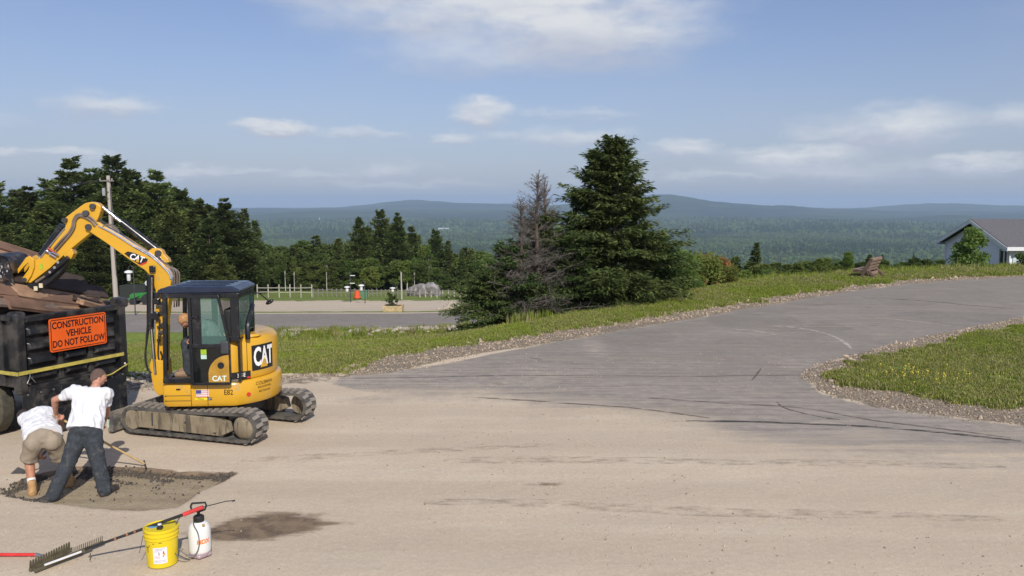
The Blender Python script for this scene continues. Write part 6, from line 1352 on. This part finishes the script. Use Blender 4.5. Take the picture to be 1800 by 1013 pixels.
mbm.add(hp, fs); hpO = mbm.build('debris_heap', BRD[2], None, tuple(TK @ Vector((WT/2, -1.5, 1.0)))); tag(hpO, 'dark heap of broken debris under the boards in the truck bed', 'debris', kind='stuff')
BL = [((1.05, -.35, 2.02), (2.1, .50, .07), .05, .20, .50, 0, 'wide brown board sloping along the tailgate, lowest of the load'),
      ((1.15, -.62, 2.22), (1.9, .55, .06), .02, .22, .62, 1, 'broad tan board crossed by the boom shadow mid-load'),
      ((1.25, -.98, 2.40), (1.8, .50, .06), -.02, .25, .6, 1, 'upper tan board leaning behind the shadowed one'),
      ((.35, -.40, 2.16), (1.3, .34, .07), .1, .16, .45, 3, 'grey-brown board end at the left corner of the tailgate'),
      ((.15, -.75, 2.45), (1.9, .42, .06), .15, .20, .55, 0, 'dark brown board under the bucket at the left edge'),
      ((.10, -1.2, 2.75), (1.9, .45, .06), .1, .27, .6, 1, 'reddish tan board sticking up at the far left of the heap'),
      ((.75, -1.45, 2.72), (2.0, .40, .06), 0., .28, .6, 3, 'grey board on top of the heap behind the stick'),
      ((.0, -1.6, 2.98), (1.6, .35, .06), .12, .22, .4, 0, 'topmost brown board of the heap at the left edge'),
      ((.95, -1.55, 2.86), (1.7, .42, .06), .05, .30, .55, 1, 'tan board high on the heap, just behind the bucket'),
      ((1.15, -1.9, 2.88), (1.9, .40, .06), .0, .30, .5, 0, 'brown board along the skyline of the heap, behind the stick'),
      ((1.55, -.30, 1.98), (.75, .26, .09), -.3, .25, .3, 1, 'short broken tan board end by the right corner of the tailgate'),
      ((1.72, -.55, 2.02), (.5, .20, .10), .5, .15, .2, 2, 'dark splintered chunk at the right rim of the truck'),
      ((.85, -.22, 1.97), (1.5, .10, .06), .03, .14, .2, 2, 'narrow dark plank lying along the top of the tailgate'),
      ((1.65, -1.2, 2.22), (1.3, .4, .06), -.1, .32, .5, 0, 'brown board falling away to the right at the back of the heap')]
for c, d, yw, pt, rl, mi_, lb in BL: 
    for q in (0, 1):
        off = rotm(0, 0, yw) @ rotm(0, pt*1.15, 0) @ rotm(-rl*1.05, 0, 0) @ Vector((random.uniform(-.1, .1), (q-.5)*d[1]*.60, (q-.5)*-.03))
        board(tuple(Vector(c)+off), (d[0]*(1-.12*q), d[1]*.56, d[2]), yw+random.uniform(-.03, .03), pt*1.15, -rl*1.05+random.uniform(-.06, .06), BRD[mi_ if q else (mi_+random.choice((0, 1, 3))) % 4], lb.replace(',', ' and' if False else ',')+(', upper' if not q else ', lower'))
# ------------------------------------------------------------------ people
SKIN = mat('skin', (.46, .225, .145), .55, var=.10, sc=9); SKIN2 = mat('skin_tanned', (.42, .19, .11), .55, var=.12, sc=9)
def remesh(mb, name, m, parent, vox=.012, smooth=6, wr=0., wsc=9., wdir=(1, 1, 1), clip=None):
    me = bpy.data.meshes.new(name); me.from_pydata([tuple(v) for v in mb.v], [], mb.f); bm = bmesh.new(); bm.from_mesh(me); bmesh.ops.recalc_face_normals(bm, faces=bm.faces[:]); bm.to_mesh(me); bm.free()
    o = bpy.data.objects.new('tmp', me); COL.objects.link(o); a = o.modifiers.new('r', 'REMESH'); a.mode = 'VOXEL'; a.voxel_size = vox
    b = o.modifiers.new('s', 'SMOOTH'); b.iterations = smooth; b.factor = .5
    bpy.context.view_layer.update(); out = bpy.data.meshes.new_from_object(o.evaluated_get(bpy.context.evaluated_depsgraph_get())); bpy.data.objects.remove(o)
    org = ORG.get(parent, Vector()); 
    if wr:
        nr = [v.normal.copy() for v in out.vertices]; wd = Vector(wdir)
        for v, n in zip(out.vertices, nr):
            q = Vector((v.co.x*wd.x, v.co.y*wd.y, v.co.z*wd.z))*wsc; v.co += n*wr*(1-2*abs(noise.noise(q))*1.6+.5*noise.noise(q*2.3))
    if clip:
        cp_, cn = clip
        for v in out.vertices:
            d_ = (v.co-cp_).dot(cn)
            if d_ < 0: v.co -= cn*d_
    for v in out.vertices: v.co -= org
    for p in out.polygons: p.use_smooth = True
    out.materials.clear(); out.materials.append(m); out.name = name; return link(name, out, parent)
def hand(mb, wr, d, palm_n, curl=.9, s=1.):
    d = Vector(d).normalized(); n = Vector(palm_n); n = (n-d*n.dot(d)).normalized(); sd_ = d.cross(n)
    c = Vector(wr)+d*.05*s; mb.ell(c, (.040*s, .046*s, .019*s), Matrix((( *sd_, 0), (*d, 0), (*n, 0), (0, 0, 0, 1))).transposed().to_4x4(), 10, 8)
    for k, L in enumerate((.070, .080, .076, .060)):
        p = Vector(wr)+d*.088*s+sd_*(.030-.020*k)*s; q = p+(d*math.cos(curl*.6)+n*math.sin(curl*.6))*L*.5*s; r = q+(d*math.cos(curl*1.7)+n*math.sin(curl*1.7))*L*.36*s; e = r+(d*math.cos(curl*2.6)+n*math.sin(curl*2.6))*L*.28*s
        mb.cap(p-d*.02, q, .0105*s, .0100*s, 8); mb.cap(q, r, .0098*s, .0092*s, 8); mb.cap(r, e, .009*s, .0080*s, 8)
    p = Vector(wr)+d*.03*s+sd_*.034*s; q = p+(sd_*.5+d*.8+n*.3).normalized()*.036*s; r = q+(n*.8+d*.5-sd_*.1).normalized()*.030*s; mb.cap(p, q, .0135*s, .0115*s, 8); mb.cap(q, r, .0112*s, .0095*s, 8)
def basis(side, up):
    s = Vector(side).normalized(); u = Vector(up); u = (u-s*u.dot(s)).normalized(); f = u.cross(s); return s, f, u
def mat3(s, f, u): return Matrix(((s.x, f.x, u.x, 0), (s.y, f.y, u.y, 0), (s.z, f.z, u.z, 0), (0, 0, 0, 1)))
def person(label, base, J, face, skin, hairm, hair_len, shirt, sleeve, legs, boots, name='person', wr=.006, gir=0., leg=0.):
    root = thing(name, base, label, 'person'); V = {k: Vector(v) for k, v in J.items()}
    side = V['shR']-V['shL']; s, f, u = basis(side, V['neck']-V['pelvis']); cm = mat3(s, f, u)
    sp, fp, up_ = basis(V['hipR']-V['hipL'], V['chest']-V['pelvis']); pm = mat3(sp, fp, up_)
    face = Vector(face).normalized(); hs, hf, hu = basis(face.cross(Vector((0, 0, 1))) if abs(face.z) < .95 else s, V['head']-V['neck'])
    hf2 = (face-hu*face.dot(hu)).normalized(); hs2 = hf2.cross(hu); hm = mat3(hs2, hf2, hu)
    def torso(mb, g):
        mb.ell(V['chest'], (.180+g, .118+g, .175+g), cm, 16, 12); mb.ell(V['chest']+u*.09, (.165+g, .085+g, .085+g), cm, 14, 10); mid = (V['chest']*.45+V['pelvis']*.55); mb.ell(mid, (.150+g, .108+g, .16+g), cm, 14, 10)
        mb.cap(V['pelvis'], V['chest'], .125+g, .12+g, 14)
        for k in ('L', 'R'): mb.cap(V['chest']+u*.10, V['sh'+k], .075+g, .062+g, 12)
    mb = MB(); torso(mb, 0); mb.ell(V['pelvis'], (.165, .12, .12), pm, 14, 10)
    mb.cap(V['chest']+u*.12, V['neck'], .062, .056, 12); mb.cap(V['neck'], V['head']-hu*.04, .055, .055, 12)
    mb.ell(V['head'], (.074, .094, .110), hm, 16, 12); mb.ell(V['head']+hf2*.030-hu*.052, (.052, .058, .052), hm, 12, 10)
    mb.ell(V['head']+hf2*.098-hu*.012, (.012, .018, .022), hm, 8, 6); mb.ell(V['head']+hf2*.086-hu*.058, (.024, .010, .009), hm, 8, 6)
    mb.ell(V['head']+hf2*.085+hu*.028, (.045, .014, .010), hm, 8, 6)
    for q in (-1, 1): mb.ell(V['head']+hs2*.075*q-hu*.005, (.010, .020, .030), hm, 8, 6)
    for k in ('L', 'R'):
        mb.cap(V['sh'+k], V['el'+k], .054, .042, 12); mb.cap(V['el'+k], V['el'+k].lerp(V['wr'+k], .35), .043, .042, 12); mb.cap(V['el'+k].lerp(V['wr'+k], .3), V['wr'+k], .042, .027, 12)
        hand(mb, V['wr'+k], J['hd'+k], J['hn'+k], 1.05)
        mb.cap(V['hip'+k], V['kn'+k], .088, .060, 12); mb.cap(V['kn'+k], V['kn'+k].lerp(V['an'+k], .35), .058, .060, 12); mb.cap(V['kn'+k].lerp(V['an'+k], .3), V['an'+k], .058, .038, 12); mb.cap(V['an'+k], V['an'+k].lerp(V['toe'+k], .8)-Vector((0, 0, .005)), .036, .022, 10)
    remesh(mb, 'body', skin, root, .0095, 3)
    for q in (-1, 1): e = MB(); e.ell(V['head']+hf2*.083+hs2*.030*q+hu*.008, (.010, .007, .006), hm, 8, 6); e.build('eye', DARKG, root)
    # hair cap
    mb = MB(); mb.ell(V['head']-hf2*.012+hu*.020, (.080+hair_len*.4, .094+hair_len*.4, .100+hair_len*.5), hm, 16, 12); mb.ell(V['head']-hf2*.045-hu*.02, (.066, .052, .07), hm, 12, 10)
    rc = len(mb.v); keep = MB()
    # trim the front of the cap so that the face stays bare
    mb2 = MB(); mb2.v = [p if (p-V['head']).dot(hf2) < .030 or (p-V['head']).dot(hu) > .062 else p-hf2*((p-V['head']).dot(hf2)-.028) for p in mb.v]; mb2.f = mb.f
    remesh(mb2, 'hair', hairm, root, .010, 2, .004 if hair_len > .01 else .0015, 40.)
    # shirt
    mb = MB(); torso(mb, .020+gir*.4)
    hem = V['pelvis']-(V['chest']-V['pelvis']).normalized()*.02; mid_ = V['pelvis'].lerp(V['chest'], .5)
    mb.ell(mid_, (.178+gir, .135+gir*.6, .23), pm, 16, 12); mb.ell(V['pelvis'].lerp(V['chest'], .22), (.182+gir, .145+gir*.6, .15), pm, 16, 12); mb.lathe([(.185+gir, -.02), (.183+gir, .05), (.170+gir, .16)], 20, Matrix.Translation(hem) @ pm @ Matrix.Diagonal((1, .80, 1, 1)))
    for k in ('L', 'R'): e = V['sh'+k].lerp(V['el'+k], sleeve); mb.cap(V['sh'+k], e, .072, .062 if sleeve < .7 else .054, 12)
    if sleeve > .7:
        for k in ('L', 'R'): mb.cap(V['el'+k], V['el'+k].lerp(V['wr'+k], .85), .054, .038, 12)
    ax_ = (V['chest']-V['pelvis']).normalized(); remesh(mb, 'shirt', shirt, root, .013, 4, wr*2.4, 10., (1.3, 1.3, .6), clip=(V['pelvis']-ax_*.025, ax_))
    # trousers or shorts
    lm, frac, flare = legs; mb = MB(); mb.ell(V['pelvis']-up_*.05, (.168+leg, .138+leg*.5, .10), pm, 16, 10)
    for k in ('L', 'R'):
        mb.cap(V['pelvis'].lerp(V['hip'+k], .9)-up_*.03, V['hip'+k]-up_*.02, .100+leg, .108+leg, 12)
        if frac <= 1: mb.cap(V['hip'+k], V['hip'+k].lerp(V['kn'+k], frac), .112+leg, .090+flare+leg*.5, 14); e = V['hip'+k].lerp(V['kn'+k], frac); mb.cyl(e, e+(V['kn'+k]-V['hip'+k]).normalized()*.045, .094+flare+leg*.5, .098+flare+leg*.5, 16)
        else: mb.cap(V['hip'+k], V['kn'+k], .112+leg, .082+leg*.7, 14); mb.cap(V['kn'+k], V['kn'+k].lerp(V['an'+k], .5), .082+leg*.7, .078+leg*.6, 14); e = V['kn'+k].lerp(V['an'+k], .45); mb.cap(e, V['an'+k]-Vector((0, 0, .01)), .078+leg*.6, .076+leg*.5, 14)
    remesh(mb, 'trousers' if frac > 1 else 'shorts', lm, root, .013, 4, .007, 8., (1, 1, 1))
    bm_, sock = boots
    for k in ('L', 'R'):
        a, t_ = V['an'+k], V['toe'+k]; mb = MB(); mb.cap(a+Vector((0, 0, .07)), a-Vector((0, 0, .03)), .052, .050, 12); d = (t_-a); d.z = 0; d.normalize(); z = min(a.z, t_.z)-.015
        mb.cap(Vector((a.x, a.y, z))-d*.03, Vector((t_.x, t_.y, z))+d*.05, .052, .050, 12); mb.cap(Vector((a.x, a.y, z+.03)), Vector((t_.x, t_.y, z+.01))-d*.01, .054, .050, 12)
        remesh(mb, 'boot', bm_, root, .010, 3, .003, 20.)
        if sock: q = MB(); up2 = (V['kn'+k]-a).normalized(); q.cyl(a+up2*.065, a+up2*.135, .049, .052, 14); q.build('sock', WHITE, root, smooth=True)
    return root
SHIRT = mat('white_tshirt', (.70, .70, .72), .9, var=.05, sc=7, spec=.1, bump=.5, bsc=14); JEAN = mat('dark_jeans', (.035, .042, .050), .9, var=.25, sc=25, bump=.6, bsc=18, dirt=((.10, .095, .085), .15, 14.)); KHA = mat('khaki_shorts', (.30, .245, .18), .9, var=.1, sc=6); TAN = mat('tan_boot', (.40, .235, .10), .8, var=.25, sc=10); BRN = mat('dark_boot', (.045, .038, .034), .7, var=.3, sc=10)
HB_ = mat('buzz_hair', (.11, .07, .055), .9, var=.2); HD_ = mat('dark_hair', (.04, .028, .022), .8, var=.2); HBL = mat('blond_hair', (.42, .22, .09), .7, var=.25, sc=20)
# standing worker, legs apart, back to the viewer, pulling a long wooden rake
aL, aR = G(92, 874), G(184, 864); zz = lambda p: gz(p.x, p.y)
J = dict(anL=(aL.x, aL.y, zz(aL)+.075), toeL=(aL.x-.09, aL.y-.10+.0, zz(aL)+.045), anR=(aR.x, aR.y, zz(aR)+.075), toeR=(aR.x+.03, aR.y+.15, zz(aR)+.045),
         knL=P(121, 812, 10.18), knR=P(172, 812, 10.30), hipL=P(139, 762, 10.30), hipR=P(162, 762, 10.33), pelvis=P(150, 752, 10.33), chest=P(158, 708, 10.50), neck=P(169, 678, 10.62), head=P(173, 664, 10.70),
         shL=P(128, 690, 10.50), shR=P(186, 692, 10.58), elL=P(96, 703, 10.52), wrL=P(98, 727, 10.66), elR=P(189, 722, 10.78), wrR=P(180, 748, 10.98))
HA1, HA2 = P(93, 729, 10.72), G(255, 822); HA2.z = .05
hdv = (HA2-HA1).normalized()
J['elR'] = P(188, 724, 10.74); 
kk = HA1.lerp(HA2, .62)
J['hdL'] = tuple((HA1.lerp(HA2, .09)-J['wrL']).normalized()); J['hnL'] = (.3, .6, -.6); J['hdR'] = (-.35, .35, -.8); J['hnR'] = (-.6, .6, 0)
man = person('worker in white t-shirt and dark jeans, legs apart, back turned, pulling a long wooden-handled rake', (G(140, 872).x, G(140, 872).y, 0), J, (.75, .45, -.45), SKIN, HB_, .0, SHIRT, .48, (JEAN, 1.5, 0), (BRN, False), gir=.025, leg=.012)
WD = mat('tool_handle_wood', (.50, .34, .15), .6, var=.15, sc=12)
rk = thing('rake', HA2, 'long wooden-handled rake held by the worker in dark jeans', 'rake'); mb = MB(); mb.cyl(HA1, HA2, .016, .014, 10); mb.build('handle', WD, rk, smooth=True)
px_ = Vector((-hdv.y, hdv.x, 0)).normalized(); mb = MB(); mb.bar(HA2-px_*.16, HA2+px_*.16, .02, .02); hb = mb.build('head_bar', DARKG, rk)
for k in range(9): mb = MB(); q = HA2+px_*(-.15+.0375*k); mb.cyl(q, q+Vector((0, 0, -.055)), .004, .003, 5); mb.build('tine', DARKG, rk)
# bent worker, shovelling
aL, aR = G(57, 862), G(121, 848)
J = dict(anL=(aL.x, aL.y, zz(aL)+.08), toeL=(aL.x-.05, aL.y+.10, zz(aL)+.045), anR=(aR.x, aR.y, zz(aR)+.08), toeR=(aR.x-.04, aR.y+.13, zz(aR)+.045),
         knL=P(51, 808, 10.42), knR=P(108, 806, 10.62), hipL=P(60, 778, 10.36), hipR=P(92, 775, 10.44), pelvis=P(75, 768, 10.42), chest=P(66, 738, 10.80), neck=P(50, 733, 11.06), head=P(42, 733, 11.20),
         shL=P(45, 738, 10.98), shR=P(88, 728, 10.92), elL=P(52, 775, 11.05), wrL=P(67, 800, 10.98), elR=P(104, 752, 10.98), wrR=P(101, 738, 10.70+.35))
J['wrR'] = P(100, 757, 11.15); J['elR'] = P(106, 745, 10.98)
S1, S2 = P(110, 765, 11.05), P(45, 828, 10.98); J['hdL'] = (.5, -.1, -.6); J['hnL'] = (-.4, .2, .6); J['hdR'] = (.2, .35, -.7); J['hnR'] = (-.8, .2, 0)
J['wrL'] = P(66, 797, 11.02)
man2 = person('worker in white t-shirt, khaki shorts and tan boots bent double over a shovel', (G(85, 862).x, G(85, 862).y, 0), J, (-.5, .55, -.7), SKIN2, HD_, .01, SHIRT, .5, (KHA, .80, .012), (TAN, True), wr=.004, gir=.035, leg=.012)
sh_ = thing('shovel', S2, 'dark-handled shovel used by the bent worker in khaki shorts', 'shovel'); dv = (S2-S1).normalized(); mb = MB(); mb.cyl(S1, S2, .017, .017, 10); mb.build('handle', mat('dark_handle', (.13, .075, .045), .7), sh_, smooth=True)
sx_ = dv.cross(Vector((.35, -.9, .2))).normalized(); sn = dv.cross(sx_); mb = MB(); A_ = S2
mb.prism([A_-sx_*.03, A_-sx_*.11+dv*.03, A_-sx_*.115+dv*.20, A_-sx_*.06+dv*.29, A_+dv*.315, A_+sx_*.06+dv*.29, A_+sx_*.115+dv*.20, A_+sx_*.11+dv*.03, A_+sx_*.03], sn*.006); mb.cyl(S2-dv*.08, S2+dv*.06, .022, .018, 8); mb.build('blade', mat('shovel_steel', (.10, .10, .105), .45, .5), sh_)
# operator inside the cab
def U(x, y, z): return UM @ Vector((x, y, z))
J = dict(pelvis=U(-.14, .42, 1.44), hipL=U(-.04, .52, 1.44), hipR=U(-.04, .32, 1.44), knL=U(.33, .56, 1.50), knR=U(.35, .30, 1.50), anL=U(.30, .58, 1.06), anR=U(.34, .30, 1.06), toeL=U(.42, .60, 1.03), toeR=U(.46, .31, 1.03),
         chest=U(.0, .50, 1.68), neck=U(.19, .62, 1.83), head=U(.29, .67, 1.87), shL=U(.04, .70, 1.76), shR=U(.06, .32, 1.76), elL=U(.06, .80, 1.54), elR=U(.06, .18, 1.52), wrL=U(.16, .74, 1.62), wrR=U(.16, .14, 1.64),
         hdL=tuple(UF*.6+Vector((0, 0, -.3))), hnL=tuple(Vector((0, 0, -1))), hdR=tuple(UF*.6+Vector((0, 0, .2))), hnR=tuple(-UL))
MINT = mat('mint_shirt', (.50, .74, .66), .9, var=.05); op = person('excavator operator with reddish blond hair and pale green shirt leaning forward in the cab', U(-.05, .42, 1.0), J, tuple(UF*.55+UL*.95+Vector((0, 0, -.3))), SKIN, HBL, .02, MINT, .55, (JEAN, 1.5, 0), (mat('suede_boot', (.26, .17, .10), .85), False))
# ------------------------------------------------------------------ foreground tools
BY_ = mat('bucket_yellow', (.74, .56, .015), .38, var=.04, sc=3); bx, by = -3.60, 8.16; R0_ = .165
bk_ = thing('bucket', (bx, by, 0), 'yellow plastic pail with a white label and lid, standing on the dusty yard', 'bucket')
M = Matrix.Translation((bx, by, 0)); mb = MB(M); mb.lathe([(.140, 0), (.146, .006), (.160, .29), (.168, .292), (.168, .305), (.161, .307), (.161, .322), (.170, .324), (.170, .340), (.162, .342), (.163, .368), (.172, .370), (.172, .392), (.166, .396), (.158, .392), (.156, .380), (.0, .380)], 40); mb.build('body', BY_, bk_, smooth=True)
mb = MB(M); mb.lathe([(.0, .3805), (.155, .3805), (.155, .384), (.0, .384)][1:3]+[(.155, .386), (.02, .386)], 32); mb.build('lid', BY_, bk_, smooth=True)
mb = MB(M); mb.box((.015, -.06, .40), (.05, .05, .03)); mb.cyl((.0, -.03, .386), (.0, -.03, .42), .02, .02, 12); mb.build('spout', HOSE, bk_, bevel=.004); mb = MB(M); mb.cyl((.0, -.03, .42), (.0, -.03, .43), .021, .018, 12); mb.build('spout_cap', WHITE, bk_, smooth=True)
mb = MB(M); mb.prism([(-.13, -.02, .3875), (-.07, -.05, .3875), (-.03, -.01, .3875), (-.06, .05, .3875)], (0, 0, .002)); mb.build('blue_tape', mat('blue_tape', (.16, .36, .52), .5), bk_)
def on_bucket(x, z, r): # x metres along the wall from the front, z height
    rr_ = r+(.146+(.160-.146)*z/.29); a = math.radians(-82)+x/rr_; return M @ Vector((rr_*math.cos(a), rr_*math.sin(a), z))
V = []; F = []
for i in range(9):
    x = -.068+.136*i/8+.022; V += [on_bucket(x, .055, .0025), on_bucket(x, .225, .0025)]
for i in range(8): F.append((2*i, 2*i+2, 2*i+3, 2*i+1))
mb = MB(); mb.v = V; mb.f = F; lbm = mat('paper_label', (.74, .72, .74), .6, var=.03); lb_ = mb.build('label', lbm, bk_)
def label_rect(x0, x1, z0, z1, m, nm='print'):
    V = []; n = 4
    for i in range(n+1): x = x0+(x1-x0)*i/n+.022; V += [on_bucket(x, z0, .004), on_bucket(x, z1, .004)]
    mb = MB(); mb.v = V; mb.f = [(2*i, 2*i+2, 2*i+3, 2*i+1) for i in range(n)]; mb.build(nm, m, lb_)
GP = mat('grey_print', (.42, .42, .50), .6); PK = mat('pink_print', (.80, .55, .55), .6)
label_rect(-.045, .05, .207, .213, GP); label_rect(-.04, .03, .196, .200, GP); label_rect(-.055, -.01, .184, .188, GP); label_rect(-.012, -.006, .145, .178, DEC); label_rect(.028, .040, .155, .185, REDM); label_rect(.034, .050, .140, .160, mat('orange_print', (.75, .35, .05), .6)); label_rect(-.05, .0, .115, .135, PK); label_rect(-.055, .055, .085, .09, GP); label_rect(-.055, .05, .072, .076, GP); label_rect(.025, .035, .125, .140, REDM)
for (x, z, ww, hh) in ((-.115, .225, .045, .008), (-.112, .195, .008, .05), (-.085, .245, .018, .006), (.03, .275, .03, .006), (-.04, .268, .02, .005)):
    V = [on_bucket(x-ww/2, z-hh/2, .003), on_bucket(x+ww/2, z-hh/2, .003), on_bucket(x+ww/2, z+hh/2, .003), on_bucket(x-ww/2, z+hh/2, .003)]; mb = MB(); mb.v = V; mb.f = [(0, 1, 2, 3)]; mb.build('tar_drip', DEC, bk_)
mb = MB(M); mb.tube([(-.172*math.cos(math.radians(a_))*1.04, -.172*math.sin(math.radians(8)), .31-.17*math.sin(math.radians(a_))) if False else (-.178+.0*a_, -.02-.10*math.sin(math.radians(a_)), .30-.14*math.sin(math.radians(a_))) for a_ in range(0, 181, 15)], .0035, 6); mb.build('bail_handle', mat('wire_steel', (.25, .24, .22), .4, .8), bk_)
# pump sprayer
sx0, sy0 = P(347, 984, 8.26).x, 8.34; M = Matrix.Translation((sx0, sy0, 0)); sp_ = thing('pump_sprayer', (sx0, sy0, 0), 'white plastic pump sprayer with black cap, grey hose and orange lettering', 'sprayer')
mt, t, b = new_mat('sprayer_plastic'); zc = t.sep(t.pos())[2]; t.put(b.inputs['Base Color'], t.mix(t.ramp(zc, .045, .075), (.40, .30, .33), (.74, .73, .70))); b.inputs['Roughness'].default_value = .35; b.inputs['Subsurface Weight'].default_value = .15
mb = MB(M); mb.lathe([(.080, 0), (.100, .012), (.110, .04), (.114, .10), (.113, .27), (.104, .325), (.085, .355), (.060, .372), (.046, .378)], 32); mb.build('tank', mt, sp_, smooth=True)
for k in range(5): a_ = k*2*PI/5-1.3; mb = MB(M); mb.ell((.085*math.cos(a_), .085*math.sin(a_), .025), (.035, .035, .028), None, 10, 8); mb.build('foot', mt, sp_, smooth=True)
mb = MB(M); mb.lathe([(.052, .370), (.055, .375), (.055, .425), (.045, .436), (.02, .44)], 20); mb.build('cap', HOSE, sp_, smooth=True); mb = MB(M); mb.cyl((0, 0, .43), (0, 0, .49), .016, .016, 10); mb.build('pump_rod', HOSE, sp_, smooth=True)
mb = MB(M); mb.tube([(-.065, 0, .565), (-.08, 0, .53), (-.068, 0, .49), (0, 0, .475), (.068, 0, .50), (.085, 0, .54), (.075, 0, .575), (0, 0, .57), (-.065, 0, .565)], .011, 7); mb.build('pump_handle', HOSE, sp_, smooth=True)
mb = MB(M); mb.cyl((.068, -.06, .345), (.074, -.068, .362), .014, .014, 10); mb.build('relief_valve', mat('gold_cap', (.45, .34, .08), .4), sp_)
OT = mat('orange_lettering', (.80, .24, .06), .5)
mb = MB(M); Rt = .1155
text_obj('lettering', 'HDX', OT, sp_, Matrix.Identity(4), .062, .0, bold=.003, shear=.1, warp=lambda c: M @ Vector(((Rt+c.z)*math.cos(math.radians(-50)+c.x/Rt), (Rt+c.z)*math.sin(math.radians(-50)+c.x/Rt), .185+c.y)))
# wand: black pole across the pail rim, red grip, thin lance
W0, W1, W2_, W3, W4 = P(150, 966, 8.12), P(262, 929, 8.10), P(322, 905, 8.20), P(357, 891.5, 8.24), P(413, 880, 8.28)
W1.z = max(W1.z, .40)
pl = thing('long_pole', (W0.x, W0.y, 0), 'long black pole with a red grip leaning across the yellow pail', 'pole'); mb = MB(); mb.cyl(W0, W2_, .013, .017, 12); mb.build('shaft', HOSE, pl, smooth=True); mb = MB(); mb.cyl(W2_, W3, .022, .022, 12); mb.build('grip', mat('grip_red', (.62, .045, .04), .4), pl, bevel=.004, smooth=True)
mb = MB(); mb.tube([W3, W3.lerp(W4, .35)+Vector((0, 0, .005)), W3.lerp(W4, .7)+Vector((0, 0, .012)), W4], .0055, 6); mb.build('lance', HOSE, pl, smooth=True); mb = MB(); mb.cyl(W4-(W4-W3).normalized()*.03, W4, .008, .009, 8); mb.build('nozzle', HOSE, pl, smooth=True)
for k in (.30, .42, .5): mb = MB(); q = W0.lerp(W2_, k); mb.cyl(q, W0.lerp(W2_, k+.02), .017, .017, 10); mb.build('band', mat('band_bronze', (.30, .13, .06), .4), pl)
# hose loop from the grip to the tank
hp_ = [W2_+Vector((-.03, 0, -.02)), P(310, 920, 8.22), P(303, 940, 8.22), P(306, 957, 8.20), P(316, 967, 8.16), P(330, 976, 8.16), P(344, 974, 8.19), P(350, 958, 8.21), P(348, 938, 8.21), P(341, 924, 8.23), (sx0-.04, sy0-.04, .385)]
pts = [Vector(p) for p in hp_]; sm = []
for i in range(len(pts)-1):
    p0, p1, p2, p3 = pts[max(0, i-1)], pts[i], pts[i+1], pts[min(len(pts)-1, i+2)]
    for k in range(6): t_ = k/6; sm.append(.5*((2*p1)+(-p0+p2)*t_+(2*p0-5*p1+4*p2-p3)*t_*t_+(-p0+3*p1-3*p2+p3)*t_**3))
sm.append(pts[-1]); mb = MB(); mb.tube(sm, .006, 7); mb.build('hose', mat('hose_grey', (.12, .12, .12), .5), sp_, smooth=True)
pts = [P(306, 957, 8.20), P(305, 968, 8.15), P(312, 978, 8.10), P(325, 983.5, 8.12), P(333, 984, 8.2)]; pts = [Vector((p.x, p.y, max(p.z, .008))) for p in pts]; mb = MB(); mb.tube(pts, .006, 7); mb.build('hose', MATS['hose_grey'], sp_, smooth=True)
# two rake heads on the ground at the left
def rake_head(label, a, b, n, tl, tw, m, par_h, ht, back=False):
    a, b = Vector(a), Vector(b); r_ = thing('rake', (a+b)/2, label, 'rake'); mb = MB(); mb.bar(a, b, .03, .025); mb.build('head_bar', m, r_, bevel=.004); d = (b-a).normalized(); up = Vector((-.25*d.y*0-.10, .12, 1)).normalized()
    for k in range(n):
        q = a.lerp(b, (k+.5)/n); mb = MB(); e = q+Vector((.03, .05, 1)).normalized()*tl*(1 if n < 25 else .9); mb.prism([q-d*tw/2, q+d*tw/2, e+d*tw*.32, e+d*.0+Vector((0, 0, tw*.4)), e-d*tw*.32], Vector((-d.y, d.x, 0))*.006); mb.build('tine', m, r_)
    return r_
OL = mat('dirty_olive_steel', (.13, .11, .065), .7, .3, var=.3, sc=12); AL = mat('bright_aluminium', (.92, .91, .88), .38, .35, var=.04)
r1 = rake_head('wide-toothed dirty rake head with a red handle reaching in from the left edge', G(52, 1006)+Vector((0, 0, .02)), G(124, 972)+Vector((0, 0, .03)), 16, .085, .030, OL, None, None)
mb = MB(); a, b = G(-60, 980)+Vector((0, 0, .03)), G(64, 980)+Vector((0, 0, .03)); mb.cyl(a, b, .017, .017, 12); mb.build('handle', mat('handle_red', (.60, .035, .035), .35), r1, smooth=True); mb = MB(); mb.cyl(b, G(84, 985)+Vector((0, 0, .03)), .020, .016, 10); mb.build('ferrule', mat('zinc', (.38, .37, .38), .4, .7), r1, smooth=True)
r2 = rake_head('long fine-toothed rake head with a shining aluminium back, joined to the black pole', G(80, 1002)+Vector((0, 0, .05)), G(182, 962)+Vector((0, 0, .06)), 30, .072, .008, OL, None, None)
mb = MB(); a, b = G(82, 1003)+Vector((0.0, -.03, .07)), G(146, 980)+Vector((0, -.03, .075)); mb.cyl(a, b, .012, .012, 12); mb.build('aluminium_back', AL, r2, smooth=True); mb = MB(); mb.bar(G(60, 1009)+Vector((0, 0, .03)), G(160, 972)+Vector((0, 0, .05)), .035, .03); mb.build('lower_bar', OL, r2, bevel=.004)
mb = MB(); q = G(158, 985); mb.cyl(q, q+Vector((0, .02, .07)), .005, .005, 6); mb.build('peg', OL, r2)
